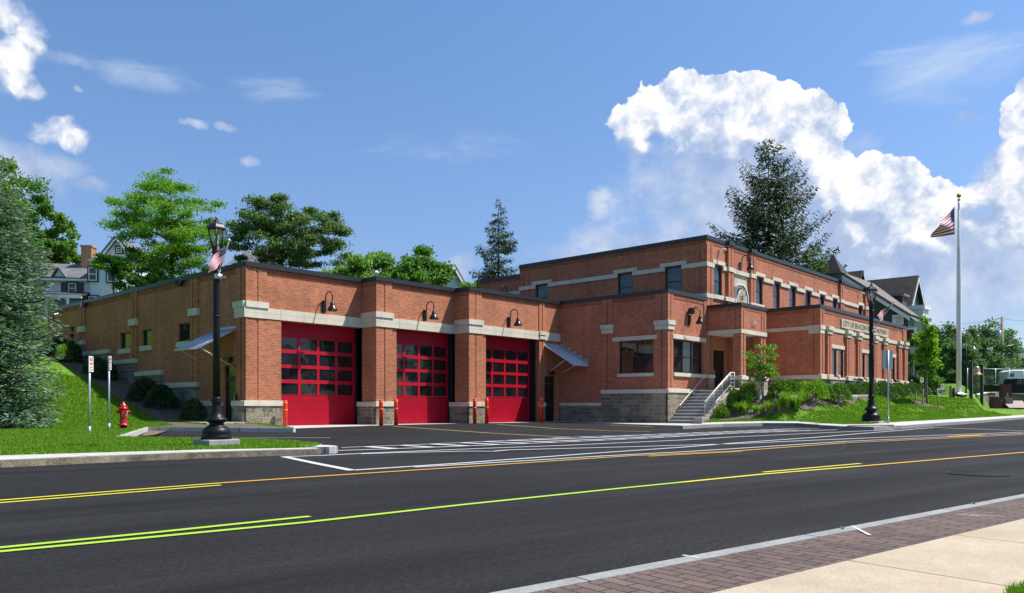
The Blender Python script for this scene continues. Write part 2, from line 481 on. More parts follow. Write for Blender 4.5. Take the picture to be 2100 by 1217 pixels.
M['yellow_mark'] = markmat('yellow_road_paint', (.56,.50,.025), .58)
M['lime_mark'] = markmat('lime_yellow_road_paint', (.30,.48,.03), .60)
M['orange_mark'] = markmat('amber_road_paint', (.62,.33,.025), .56)
M['yellow_thin'] = markmat('faded_yellow_paint', (.55,.42,.06), .55)
# ------------------------------------------------------------------ terrain height
PROF = [(-99,.1),(29,.1),(31,.12),(33,.2),(35,.55),(38.5,1.2),(41.7,2.0),(46,3.0),(49,3.65),(55,4.4),(70,6.5),(90,10),(140,13),(400,13)]
def prof(y):
    for (a, b), (c, d) in zip(PROF, PROF[1:]):
        if y <= c: return b + (d-b)*(y-a)/(c-a)
    return PROF[-1][1]
KERB_R = [(1440,868),(1480,866.5),(1560,865),(1636,865),(1682,869),(1732,871.4),(1786,870.8),(1819,867.5),(1880,864.3),(1960,860),(2040,855.5),(2100,851.5),(2200,847.5),(2300,843.5)]
kr = [G(x, y, .15) for x, y in KERB_R]
CP = []
for a_, b_ in zip(kr, kr[1:]):
    n_ = max(1, int((b_-a_).length/.35))
    CP += [((a_+(b_-a_)*k/n_).x, (a_+(b_-a_)*k/n_).y, .15) for k in range(n_)]
CP += [(36.2,18.6,.1),(37.2,18.6,.55),(38.2,18.6,1.1),(39.4,18.6,1.55)]
CP += [(x, 15.7, 1.33+.012*(x-37)) for x in (37.5,40,43,46,49,51)]
CP += [(x, 17., 1.55+.006*(x-40)) for x in (40,43,46,49,52,55,58,61,64,67)]
KX = [(q[0], (CAM_H-.15)*1600/(q[1]-835)) for q in KERB_R]
def kdist(px):
    for (a, da), (b, db) in zip(KX, KX[1:]):
        if px <= b: return da+(db-da)*(px-a)/(b-a)
for px in range(1850, 2150, 20):
    k = kdist(px)
    up = (802, 60.) if px < 1885 else (810, 63.) if px < 1992 else (837, 74.)
    zu = CAM_H+up[1]*(835-up[0])/1600
    for t_ in (.2, .4, .6, .8, 1.):
        d = k+(up[1]-k)*t_; p = atd(px, 835, d); CP.append((p.x, p.y, .15+(zu-.15)*t_))
for px, py, d in ((1900,800,75),(1860,802,66),(1950,786,95),(2050,806,92),(2100,805,94),(2012,806,66),
                  (1830,836,44),(1700,846,38.5),(1640,850,36.5)):
    p = atd(px, py, d); CP.append((p.x, p.y, p.z))
CP += [(110,5,3.4),(130,10,4.2),(110,-25,2.6),(150,-30,4.),(100,40,5),(150,60,8)]
CPN = np.array(CP)
def hright(x, y):
    d2 = (CPN[:,0]-x)**2 + (CPN[:,1]-y)**2 + .05
    w = d2**-1.6
    return float((w*CPN[:,2]).sum()/w.sum())
def hback(x, y):
    k = max(0., min(1., (x-30)/60.))
    z = prof(y)*(1-.45*k)
    if y < 45 or x > 75:
        q = max(0., min(1., (50-y)/25.)) if x > 60 else 0
        z = z*(1-q) + hright(x, y)*q
    return z
def GT(px, py, hf=None, d0=14, d1=120):
    hf = hf or hright
    lo = None; d = d0
    while d < d1:
        p = atd(px, py, d)
        if p.z <= hf(p.x, p.y): return Vector((p.x, p.y, hf(p.x, p.y)))
        d += .1
    return atd(px, py, d1)
def inpoly(x, y, P):
    c = False; j = len(P)-1
    for i in range(len(P)):
        if (P[i][1] > y) != (P[j][1] > y) and x < (P[j][0]-P[i][0])*(y-P[i][1])/(P[j][1]-P[i][1])+P[i][0]: c = not c
        j = i
    return c
def sheet(name, poly, hf, step, mat, lift=0., kind='structure', dense=None):
    pts = [Vector((p[0], p[1])) for p in poly]
    # resample the outline
    out = []
    for i, p in enumerate(pts):
        q = pts[(i+1) % len(pts)]; n = max(1, int((q-p).length/step))
        for k in range(n): out.append(p + (q-p)*k/n)
    n = len(out); edges = [(i, (i+1) % n) for i in range(n)]
    x0 = min(p.x for p in out); x1 = max(p.x for p in out); y0 = min(p.y for p in out); y1 = max(p.y for p in out)
    ins = []
    x = x0 + step/2
    while x < x1:
        y = y0 + step/2
        while y < y1:
            q = (x+random.uniform(-.2, .2)*step, y+random.uniform(-.2, .2)*step)
            if inpoly(q[0], q[1], out): ins.append(Vector(q))
            y += step
        x += step
    vs, es, fs, *_ = delaunay_2d_cdt(out+ins, edges, [list(range(n))], 1, 1e-4)
    me = bpy.data.meshes.new(name)
    me.from_pydata([(v.x, v.y, hf(v.x, v.y)+lift) for v in vs], [], [list(f) for f in fs])
    me.materials.append(mat)
    me.polygons.foreach_set('use_smooth', [True]*len(me.polygons)); me.update()
    o = link(name, me)
    if o.data.polygons and o.data.polygons[0].normal.z < 0: o.data.flip_normals()
    return tag(o, kind=kind)
# ------------------------------------------------------------------ ground, road, lawns
mb = MB(); mb.poly([(-3000,-3000,-.09),(3000,-3000,-.09),(3000,3000,-.09),(-3000,3000,-.09)])
tag(mb.build('ground', M['hill']), kind='structure')
def roadobj(name, mb, mat):
    o = mb.build(name, mat); o.rotation_euler = (0, 0, RA); return tag(o, kind='structure')
mb = MB(); mb.poly([(-90,2.40,0),(260,2.40,0),(260,42,0),(-90,42,0)])
o = roadobj('road', mb, M['asphalt'])
# near side: granite kerb, brick strip, tan sidewalk (all 0.1 above the road)
mb = MB()
u = -40.
while u < 60:
    mb.box(u, u+1.83, 2.425, 2.52, -.08, .1); u += 1.842
kb = roadobj('kerb', mb, M['granite'])
mb = MB(); mb.box(-40, 60, 1.965, 2.423, -.08, .096); roadobj('brick_pavers', mb, M['paver'])
mb = MB(); mb.box(-40, 60, -4.5, 1.962, -.08, .1); roadobj('sidewalk', mb, M['sidewalk'])
# left lawn
LF = [(0,936),(200,930),(413,924),(600,920.5),(648,919)]
LFt = [(0,945),(200,936.5),(410,928.3),(580,923.5),(653,921.5)]
LFb = [(0,958),(100,951.8),(267,945),(410,938.3),(583,931),(640,924)]
lf = [G(x, y, .1) for x, y in LF]
ext = lf[0] - UU*40
TIPB = [(656,912.5),(600,907.3),(500,903),(317,900.3),(243,899)]
tb = [G(x, y, .1) for x, y in TIPB]
k1 = G(300,876.5,.14); k2 = G(604,878.5,.14)
lawn_poly = [(ext.x, ext.y)] + [(p.x, p.y) for p in lf] + [(p.x, p.y) for p in tb] + [(k1.x, k1.y), (k2.x, k2.y), (17.6,30.2),(17.0,30.6),(17.0,55),(17.0,96),(-45,96),(-45,ext.y)]
sheet('lawn', lawn_poly, lambda x, y: prof(y), .9, M['grass'])
# concrete kerb with a rough granite face along the left lawn
ft = [G(x, y, .092) for x, y in LFt]; fb = [G(x, y, 0) for x, y in LFb]
mb = MB()
A = [ft[0]-UU*40]+ft; B = [lf[0]-UU*40]+lf
for i in range(len(A)-1):
    a0, a1, b0, b1 = A[i], A[i+1], B[i], B[i+1]
    mb.hexa([(a0.x,a0.y,-.1),(a1.x,a1.y,-.1),(b1.x,b1.y,-.1),(b0.x,b0.y,-.1),(a0.x,a0.y,.106),(a1.x,a1.y,.106),(b1.x,b1.y,.112),(b0.x,b0.y,.112)])
tag(mb.build('kerb_walk', M['walk_pale']), kind='structure')
def ribbon(pts, w):
    res = []
    for i, p in enumerate(pts):
        d = (pts[min(i+1, len(pts)-1)]-pts[max(0, i-1)]); d.z = 0; d.normalize()
        nrm = Vector((-d.y, d.x, 0)); res.append((p - nrm*w/2, p + nrm*w/2))
    return res
def kerbline(pts, w, z0, z1, name, mat, rough=0., seglen=None):
    pp = [Vector((p.x, p.y, 0)) for p in pts]
    if seglen:
        fine = []
        for a, b in zip(pp, pp[1:]):
            n = max(1, int((b-a).length/seglen))
            fine += [a+(b-a)*k/n for k in range(n)]
        pp = fine+[pp[-1]]
    rb = ribbon(pp, w); mb = MB()
    for i in range(len(rb)-1):
        (a0, a1), (b0, b1) = rb[i], rb[i+1]
        j = lambda: random.uniform(-rough, rough)
        if i == 0 or rough == 0: pj = (j(), j())
        nj = (j(), j())
        f0 = a0 ; f1 = b0
        mb.hexa([(f0.x,f0.y+pj[0],z0),(f1.x,f1.y+nj[0],z0),(b1.x,b1.y,z0),(a1.x,a1.y,z0),(f0.x,f0.y+pj[1]*.4,z1),(f1.x,f1.y+nj[1]*.4,z1),(b1.x,b1.y,z1),(a1.x,a1.y,z1)])
        pj = nj
    return tag(mb.build(name, mat), kind='structure')
fr = [p - VV*.06 for p in ft]
kerbline([fr[0]-UU*40]+fr, .12, -.1, .100, 'granite_kerb', M['granite_rough'], .035, .22)
# kerb round the parking pad
kerbline([tb[-1], k1, k2], .16, -.1, .145, 'concrete_kerb', M['walk_pale'])
kerbline([tb[i] for i in range(5)], .07, -.1, .118, 'concrete_kerb', M['walk_pale'])
tp = G(655,917,.1)
mb = MB(); mb.prism([(tp.x+.25*math.cos(a)*(1.3 if math.cos(a)>0 else 1)-.1, tp.y+.55*math.sin(a)) for a in [i*math.pi/7 for i in range(14)]], -.1, .125)
tag(mb.build('kerb_tip', M['walk_pale']), kind='structure')
# concrete apron in front of the doors and along the entrance wing
AP = [G(604,879,0),G(700,875.6,0),G(810,871.8,0),G(950,868.8,0),G(1100,866.6,0),G(1160,866,0),G(1250,868.6,0),G(1330,871.5,0),G(1395,873.2,0),G(1440,872.8,0)]
ap = [(p.x,p.y) for p in AP] + [(36.4,19.2),(36.4,21.2),(35.8,21.2),(35.8,28.6),(33.5,29.3),(28,30.3),(23,31.2),(18.4,31.2),(17.2,30.4)]
mb = MB(); mb.prism(ap, -.05, .006); tag(mb.build('concrete_apron', M['walk_pale']), kind='structure')
# walk to the side door
mb = MB(); mb.prism([(k2.x-.1,k2.y+.3),(17.2,30.4),(17.05,33.2),(15.6,33.2),(13.2,27.5)], -.05, .235)
mb2 = MB(); mb2.prism([(15.2,30.3),(17.05,30.5),(17.05,33.0),(15.2,33.0)], -.05, .215); tag(mb2.build('door_walk', M['walk_pale']), kind='structure')
# right lawn
top = [(39.5,18.75),(39.5,15.95),(51,15.95),(51,17.6),(66,17.6),(66,22),(90,22),(110,22),(150,10),(150,-60),(60,-60)]
lastk = kr[-1]
rl = [(35.9,18.7)] + [(p.x,p.y) for p in kr] + [(lastk.x+20,lastk.y-13),(150,-45),(150,45),(69,45),(69,17.6),(40.2,17.6),(40.2,18.7)]
sheet('grass_verge', rl, hright, .55, M['grass'])
# right pavement strip and kerb
KO = [(1395,873.4),(1440,871.2),(1480,869.6),(1560,868),(1636,868.2),(1690,872.6),(1732,875),(1786,875.6),(1842,873.6),(1900,869.2),(1960,865.6),(2040,860),(2100,855.6),(2200,851),(2300,847)]
ko = [G(x, y, .13) for x, y in KO]
mb = MB()
inner = [Vector((36.1,18.9,0)), Vector((35.9,18.7,0))] + kr[1:]
for i in range(1, len(ko)-1):
    a, b = ko[i], ko[i+1]; c = kr[min(i, len(kr)-1)]; d = kr[min(i+1, len(kr)-1)] if i+1 < len(kr) else kr[-1]
    c = kr[i-1]; d = kr[i]
    mb.hexa([(a.x,a.y,-.1),(b.x,b.y,-.1),(d.x,d.y,-.1),(c.x,c.y,-.1),(a.x,a.y,.14),(b.x,b.y,.14),(d.x,d.y,.165),(c.x,c.y,.165)])
tag(mb.build('pavement', M['walk_pale']), kind='structure')
kerbline([p-VV*.05 for p in ko], .14, -.1, .13, 'kerb', M['granite'])
# brick-red tactile ramp
a, b, c, d = G(1735,874.4,.145), G(1835,873.4,.145), G(1833,871.6,.15), G(1742,872.8,.15)
mb = MB(); mb.poly([(q.x,q.y,.168) for q in (a,b,c,d)])
M['tactile'] = simple('tactile_red', (.42,.17,.10), .8)
tag(mb.build('kerb_ramp', M['tactile']), kind='structure')
# mulch beds
mul = [(36.0,18.65)] + [(lambda p: (p.x,p.y))(GT(x, y)) for x, y in ((1478,865),(1520,862),(1560,858),(1613,852),(1659,844),(1720,838),(1752,830),(1781,816),(1786,811))] + [(50.8,15.93),(39.6,15.93),(39.6,18.65)]
sheet('mulch_bed', mul, hright, .35, M['mulch'], .07)
ms = [(17.02,33.3),(17.02,55),(15.4,55),(15.3,47),(15.1,41),(14.9,36),(14.5,33),(13.9,30.4),(12.3,28.9),(k1.x+.35,k1.y-.05),(k2.x-.1,k2.y+.14),(17.3,30.35),(15.1,30.2),(15.1,33.3)]
sheet('mulch_bed', ms, lambda x, y: prof(y), .5, M['mulch'], .03)
# soil patch at the end of the pad
sp = G(300,886,0)
mb = MB(); P0, P1, P2, P3 = G(290,896,0), G(312,879,0), G(345,884,0), G(318,897,0)
mb.poly([(q.x,q.y,.02+.05*(i == 1)) for i, q in enumerate((P0,P3,P2,P1))]); 
M['soil'] = simple('dry_soil', (.15,.105,.065), .95, 0, .35, 14, .6)
tag(mb.build('soil', M['soil']), kind='structure')
# hillside behind the station
sheet('hillside', [(17,55),(69,55),(69,45),(150,45),(150,200),(-45,200),(-45,96),(17,96)], hback, 4., M['hill'], -.02)
# ------------------------------------------------------------------ road markings
def mark(pts, w, mat, z=.006, name='road_marking'):
    P = [G(x, y, 0) for x, y in pts]
    mb = MB(); rb = ribbon(P, w)
    for i in range(len(rb)-1):
        mb.poly([(q.x, q.y, z) for q in (rb[i][0], rb[i+1][0], rb[i+1][1], rb[i][1])])
    return tag(mb.build(name, M[mat]), kind='structure')
mark([(-160,1147),(0,1133),(315,1103),(630,1072.5)], .075, 'lime_mark')
mark([(630,1072.5),(945,1037),(1260,1004),(1400,990)], .075, 'lime_mark')
mark([(1400,990),(1565,973.5),(1765,957)], .08, 'yellow_mark')
mark([(1765,957),(1950,941),(2100,928.5),(2300,913)], .08, 'orange_mark')
mark([(-160,1139.5),(0,1125),(315,1094),(635,1060.5)], .075, 'lime_mark')
mark([(1565,969.5),(1765,951.5)], .075, 'yellow_mark')
mark([(-160,1038),(0,1027.3),(230,1009),(453,991.6)], .075, 'yellow_mark')
mark([(453,991.6),(630,979.5),(1000,955.4),(1290,935.8)], .085, 'orange_mark')
mark([(1290,935.8),(1500,926.4),(1733,909),(2100,892)], .09, 'orange_mark')
mark([(-160,1043),(0,1032.6),(230,1014),(453,996)], .075, 'yellow_mark')
mark([(1330,936.6),(1420,931.6),(1520,926.8)], .08, 'orange_mark')
mark([(1950,896),(2020,892.6)], .3, 'orange_mark', .008)
W = 'white_mark'
mark([(582,937.6),(660,935),(740,930.8),(820,927.4),(950,922),(1160,914),(1400,903.2),(1500,897),(1833,881.7)], .12, W)
mark([(740,931.6),(820,929),(950,926.2),(1012,926.4),(1042,923.6),(1240,918.5),(1500,911),(1800,898),(2100,886.8)], .12, W)
mark([(582,937.6),(650,952),(722,966)], .13, W, .008)
mark([(722,965.5),(840,957.8),(950,950.4),(1212,930.8),(1400,918),(1500,909.8),(1667,898),(1917,877.4)], .11, W)
mark([(850,959),(950,953.6),(1238,936),(1400,927.6),(1500,921.4),(1733,906),(2100,889.6)], .10, W)
mark([(1917,877.4),(2100,884.5)], .12, W, .008)
HT = [(700,918.6),(820,914),(950,908.4),(1160,898),(1343,891.4),(1500,885.2),(1627,879.6),(1740,878.4)]
HB = [(640,926.4),(790,921.8),(950,915.6),(1133,908),(1317,899.8),(1500,889.6),(1640,884.5),(1760,880)]
mark(HT, .11, W); mark(HB, .13, W)
ht = [G(x, y, 0) for x, y in HT]; hb = [G(x, y, 0) for x, y in HB]
def alongp(P, s):
    for a, b in zip(P, P[1:]):
        l = (b-a).length
        if s <= l: return a + (b-a)*s/l
        s -= l
    return P[-1]
Lh = sum((b-a).length for a, b in zip(hb, hb[1:]))
s = 1.6; mb = MB()
def proj_on(P, q):      # arc length of the point of P nearest to q
    best = (1e9, 0); acc = 0
    for a, b in zip(P, P[1:]):
        l = (b-a).length; t = max(0, min(1, (q-a).dot(b-a)/l/l)); d = (a+(b-a)*t-q).length
        if d < best[0]: best = (d, acc+t*l)
        acc += l
    return best[1]
while s < Lh-3:
    q = alongp(hb, s); q2 = alongp(hb, s+.24); r = alongp(ht, proj_on(ht, q)); r2 = alongp(ht, proj_on(ht, q2))
    mb.poly([(p.x,p.y,.0075) for p in (q, q2, r2, r)])
    s += .9
tag(mb.build('road_marking', M['white_mark']), kind='structure')
mark([(345,899.2),(500,899),(677,898.6)], .09, W, .008)
mark([(806,874.8),(1000,888.6),(1100,894.2),(1170,897)], .10, 'yellow_thin', .008)
mark([(1020,871),(1140,879.6),(1240,884),(1334,886)], .10, 'yellow_thin', .008)
mark([(1250,872.6),(1340,876)], .10, 'yellow_thin', .008)
# chalk marks on the brick strip
def strip_mark(a, b, w):
    A, B = G(*a, .1), G(*b, .1); mb = MB(); rb = ribbon([A, B], w)
    mb.poly([(q.x,q.y,.1015) for q in (rb[0][0], rb[1][0], rb[1][1], rb[0][1])])
    tag(mb.build('road_marking', M['white_mark']), kind='structure')
strip_mark((1747,1079),(1784,1098), .022)
strip_mark((1963,1054),(2010,1060), .012); strip_mark((1990,1056),(2062,1060), .01)
strip_mark((1400,1139),(1436,1145), .02)
# dark tyre arcs left on the carriageway
mt, tt, bb = material('tyre_rubber_mark'); bb.inputs['Base Color'].default_value = (.020,.020,.020,1); bb.inputs['Roughness'].default_value = .9
M['tyre'] = mt
mark([(1690,935),(1722,924),(1734,916),(1728,912)], .025, 'tyre', .010)
# ------------------------------------------------------------------ the fire station
ST = thing('fire_station', (17.1, 30.55, 0), 'red brick fire station with black roof edges and three red garage doors', 'fire station')
class Fr:
    """wall frame: kind 'Y' faces -Y (plane Y=c, a=X); kind 'X' faces -X (plane X=c, a=Y)"""
    def __init__(s, kind, c): s.k = kind; s.c = c
    def p(s, a, z, o=0.):
        return (a, s.c-o, z) if s.k == 'Y' else (s.c-o, a, z)
    def box(s, mb, a0, a1, z0, z1, o0, o1):
        lo, hi = s.c-o1, s.c-o0
        if s.k == 'Y': mb.box(a0, a1, lo, hi, z0, z1)
        else: mb.box(lo, hi, a0, a1, z0, z1)
    def panel(s, mb, a0, a1, z0, z1, holes=(), o=0., deep=.25, zb=None):
        As = sorted({a0, a1, *[min(max(h[i], a0), a1) for h in holes for i in (0, 1)]})
        Zs = sorted({z0, z1, *[min(max(h[i], z0), z1) for h in holes for i in (2, 3)]})
        for i in range(len(As)-1):
            for j in range(len(Zs)-1):
                ca = (As[i]+As[i+1])/2; cz = (Zs[j]+Zs[j+1])/2
                if any(h[0] < ca < h[1] and h[2] < cz < h[3] for h in holes): continue
                q = [s.p(As[i], Zs[j], o), s.p(As[i+1], Zs[j], o), s.p(As[i+1], Zs[j+1], o), s.p(As[i], Zs[j+1], o)]
                mb.poly(q if s.k == 'Y' else q[::-1])
        for h in holes:
            A0, A1, Z0, Z1 = h[:4]; d = h[4] if len(h) > 4 else deep
            for q in (((A0,Z0),(A0,Z1)), ((A1,Z1),(A1,Z0)), ((A0,Z1),(A1,Z1)), ((A1,Z0),(A0,Z0))):
                (aa, za), (ab, zb2) = q
                mb.poly([s.p(aa, za, o), s.p(ab, zb2, o), s.p(ab, zb2, o-d), s.p(aa, za, o-d)])
def soldier(fr, mb, a0, a1, z0, z1, o):
    fr.panel(mb, a0, a1, z0, z1, o=o)
    mb.poly([fr.p(a0, z0, o), fr.p(a1, z0, o), fr.p(a1, z0, o-.06), fr.p(a0, z0, o-.06)])
def part(name, mb, mat, label=None, parent=None):
    o = mb.build(name, M[mat] if isinstance(mat, str) else mat, parent or ST, True)
    if label: o['label'] = label
    return o
def stonebox(name, fr, a0, a1, z0, z1, o0, o1, mat='lime', bev=.012, parent=None):
    mb = MB(); fr.box(mb, a0, a1, z0, z1, o0, o1)
    return bevel(part(name, mb, mat, parent=parent), bev)
HR = 7.03; ZP = 6.835; ZS = 6.60      # roof edge of the low blocks, underside of the soldier course
# ---- garage wing ---------------------------------------------------------
P1, P2, P3 = (17.10, 30.55), (23.16, 29.50), (28.35, 28.50)
XM, YM = 35.85, 21.30
PR = [1.64, .97, 1.04]
bays = [(P1, P2), (P2, P3), (P3, (XM, 28.5))]
wl = MB(); sd = MB()
sideF = Fr('X', 17.10)
WINS_L = [(35.75, 36.95, 3.96, 4.82), (39.85, 41.02, 3.97, 4.80), (42.4, 43.78, 3.95, 4.82)]
sideF.panel(wl, 30.55, 54.9, -.3, ZS, [(w[0], w[1], w[2], w[3], .18) for w in WINS_L] + [(31.5, 32.55, .2, 2.68, .22)])
soldier(sideF, sd, 30.55, 54.9, ZS, HR, .02)
for a0, a1, zt in ((30.53, 31.36, ZP), (34.86, 35.55, ZP), (41.55, 42.34, ZP), (48.72, 49.62, ZP), (54.0, 54.92, ZP)):
    g = (a0+a1)/2
    if a0 == 34.86:                       # keep the first window opening clear of the pilaster
        sideF.box(wl, a0, 35.30, -.3, zt, -.01, .06); sideF.box(wl, 35.38, 35.62, -.3, zt, -.01, .06)
    else:
        sideF.box(wl, a0, g-.05, -.3, zt, -.01, .06); sideF.box(wl, g+.05, a1, -.3, zt, -.01, .06)
for i, (p, q) in enumerate(bays):
    f = Fr('Y', p[1]); w = PR[i]
    xe = q[0] if i < 2 else XM
    x0 = p[0]
    if i == 2:
        hole = (x0+1.3, 33.98, -.02, 4.66, .55); hole2 = (34.45, 35.43, -.02, 2.62, .2)
        f.panel(wl, x0, xe, -.3, ZS, [hole, hole2], o=-.05)
        # narrow brick pier right of the third door
        f.box(wl, 33.98, 34.20, .9, ZP, -.06, .0); f.box(wl, 34.26, 34.43, .9, ZP, -.06, .0)
    else:
        f.panel(wl, x0, xe, -.3, ZS, [(x0+w+(.02 if i == 0 else .3), xe-(.0 if 1 else 0), -.02, 4.66, .55)], o=-.05)
    soldier(f, sd, x0, xe, ZS, HR, -.03)
    # front pilaster with a recessed slot
    up = .95
    f.box(wl, x0-.001, x0+.42, -.3, ZP, -.051, .0); f.box(wl, x0+.53, x0+up, 4.6, ZP, -.051, .0); f.box(wl, x0+.53, x0+w, -.3, 4.6, -.051, 0)
    f.box(wl, x0+.419, x0+.531, -.3, ZP, -.051, -.028)
    # return wall facing left, back to the previous bay
    if i:
        y1 = bays[i-1][0][1]+.05
        g = Fr('X', x0)
        g.panel(wl, p[1], y1+.55, -.3, ZS); soldier(g, sd, p[1], y1+.02, ZS, HR, .02)
part('wall', wl, 'brick')
part('soldier_course', sd, 'soldier')
# roof behind the parapets
mb = MB(); mb.box(17.5, 35.6, 31.5, 54.6, 6.3, 6.55); part('roof', mb, 'coping')
mb = MB(); mb.box(17.15, 41.5, 54.65, 54.9, -.3, 7.0); part('wall', mb, 'brick')
# black metal roof edge
mb = MB()
path = [(17.1,54.92),(17.1,30.55),(23.16,30.55),(23.16,29.5),(28.35,29.5),(28.35,28.5),(35.85,28.5),(35.85,21.3),(40.04,21.3)]
def coping(mb, path, z0, z1, out=.07, inn=.33):
    # path runs with the outside on its right; mitred band
    n = len(path); L = []; Rr = []
    for i, p in enumerate(path):
        p = Vector(p)
        d0 = (p-Vector(path[i-1])).normalized() if i else None
        d1 = (Vector(path[i+1])-p).normalized() if i < n-1 else None
        if d0 is None: d0 = d1
        if d1 is None: d1 = d0
        n0 = Vector((-d0.y, d0.x)); n1 = Vector((-d1.y, d1.x))
        b = n0+n1; b = b/(b.dot(n0)) if b.length > 1e-6 else n0
        L.append(p-b*out); Rr.append(p+b*inn)
    for i in range(n-1):
        mb.hexa([(L[i].x,L[i].y,z0),(L[i+1].x,L[i+1].y,z0),(Rr[i+1].x,Rr[i+1].y,z0),(Rr[i].x,Rr[i].y,z0),
                 (L[i].x,L[i].y,z1),(L[i+1].x,L[i+1].y,z1),(Rr[i+1].x,Rr[i+1].y,z1),(Rr[i].x,Rr[i].y,z1)])
coping(mb, path, 6.84, 7.045)
part('coping', mb, 'coping')
# stone band: two courses, pier blocks a little proud
f1, f2, f3 = Fr('Y', P1[1]), Fr('Y', P2[1]), Fr('Y', P3[1])
JJ = .004
def twocourse(mb, fr, a0, a1, z0, z1, o, cap=None):
    zm = (z0+z1)/2
    fr.box(mb, a0, a1, z0, zm-JJ, -.06, o); fr.box(mb, a0, a1, zm+JJ, z1, -.06, o)
    fr.box(mb, a0+.01, a1-.01, zm-.01, zm+.01, -.06, o-.012)
mb = MB()
for f, x0, xe in ((f1, 17.1, 23.16), (f2, 23.16, 28.35), (f3, 28.35, 35.85)):
    twocourse(mb, f, x0+.95, xe-.002, 4.67, 5.13, .03)
    twocourse(mb, f, x0-.036, x0+.95, 4.67, 5.11, .045)
twocourse(mb, sideF, 30.50, 31.36, 4.67, 5.11, .145)
for x0, y0, y1 in ((23.16, 29.5, 30.6), (28.35, 28.5, 29.6)):
    twocourse(mb, Fr('X', x0), y0, y1, 4.67, 5.11, .04)
part('stone_band', mb, 'lime')
for f, x0 in ((f1, 17.1), (f2, 23.16), (f3, 28.35)):
    mb = MB(); f.box(mb, x0-.08, x0+1.0, 5.112, 5.37, -.06, .09)
    y1 = f.c
    if x0 == 17.1: sideF.box(mb, y1, 31.44, 5.112, 5.37, -.1, .185)
    else: Fr('X', x0).box(mb, y1, y1+1.1, 5.112, 5.37, -.1, .085)
    part('capstone', mb, 'lime')
stonebox('capstone', f3, 33.92, 34.5, 4.93, 5.14, -.06, .1)
stonebox('capstone', f3, 33.95, 34.47, 4.70, 4.90, -.06, .07)
for a0, a1, z0, z1 in ((34.78, 35.66, 5.08, 5.42), (41.5, 42.4, 5.10, 5.44), (48.66, 49.68, 5.20, 5.54)):
    stonebox('capstone', sideF, a0, a1, z0, z1, -.02, .16)
# base of split-face stone with stone cap
def base(fr, a0, a1, z1, cap=.23, o=.08, z0=-.3, co=.05, ext=(0, 0)):
    st = MB(); fr.box(st, a0, a1, z0, z1-cap, -.06, o); part('stone_base', st, 'stone')
    cp = MB(); fr.box(cp, a0-ext[0], a1+ext[1], z1-cap+.001, z1, -.06, o+co); bevel(part('base_cap', cp, 'lime'), .012)
base(f1, 17.02, 18.76, 1.12, ext=(.13, .03)); base(f2, 23.10, 24.15, 1.10, ext=(.06, .05)); base(f3, 28.29, 29.41, 1.10, ext=(.06, .05))
base(f3, 33.96, 34.44, 1.10, o=.06)
base(sideF, 30.55, 31.48, 1.12, o=.19); 
base(Fr('X', 23.16), 29.5, 30.9, 1.10, o=.06); base(Fr('X', 28.35), 28.5, 29.9, 1.10, o=.06)
base(sideF, 32.58, 34.84, 1.12)
for a0, a1, z in ((34.84, 38.55, 2.0), (38.55, 41.55, 2.66), (41.55, 45.1, 3.36), (45.1, 48.72, 4.02), (48.72, 53.4, 4.70), (53.4, 55.0, 4.86)):
    base(sideF, a0+.002, a1, z, o=.14 if a0 != 34.84 else .15, ext=(.02, 0))
# ---- overhead doors -------------------------------------------------------
def overhead(x0, x1, Yp, xv):
    F = Fr('Y', Yp)
    mb = MB()
    W = x1-x0
    rows = [(1.42, 1.92), (2.09, 2.60), (2.76, 3.27), (3.44, 3.96)]
    cols = []
    n = 4; st_ = .13; cw = (W-st_*(n+1))/n
    for k in range(n): cols.append((x0+st_+k*(cw+st_), x0+st_+k*(cw+st_)+cw))
    rl = MB()
    for (a, b), (c, e) in zip(rows, rows[1:]):
        F.box(rl, x0, x1, b, c, -.05, .012)
    F.box(rl, x0, x1, 1.392, 1.4195, -.05, .012); F.box(rl, x0, x1, 3.9605, 3.995, -.05, .012)
    ed = [x0] + [c for ab in cols for c in ab] + [x1]
    for k in range(0, len(ed), 2):
        for a, b in rows: F.box(rl, ed[k], ed[k+1], a+.0005, b-.0005, -.05, .010)
    d = part('overhead_door', rl, 'red_rail')
    lo_ = MB(); hi_ = MB()
    for a, b in ((.02, .355), (.365, .70), (.71, 1.045), (1.055, 1.39)): F.box(lo_, x0, x1, a, b, -.05, 0)
    F.box(lo_, x0+.01, x1-.01, .02, 1.389, -.05, -.008)
    for a, b in ((3.997, 4.32), (4.33, 4.66)): F.box(hi_, x0, x1, a, b, -.05, 0)
    F.box(hi_, x0+.01, x1-.01, 3.998, 4.65, -.05, -.008)
    part('door_panel', lo_, 'red_door', parent=d); part('door_panel', hi_, 'red_door', parent=d)
    for a, b in rows:
        for c0, c1 in cols:
            g = MB(); F.box(g, c0, c1, a, b, -.03, -.018)
            part('glass_pane', g, 'glass_door', parent=d)
    # black jamb trim
    j = MB(); F.box(j, x1, x1+.14, -.02, 4.66, -.1, .06); F.box(j, x1+.142, x1+.2, -.02, 4.66, -.1, .26)
    part('door_jamb', j, 'frame')
overhead(18.86, 23.02, 31.0, 0); overhead(24.20, 28.20, 29.95, 0); overhead(29.50, 33.66, 28.98, 0)
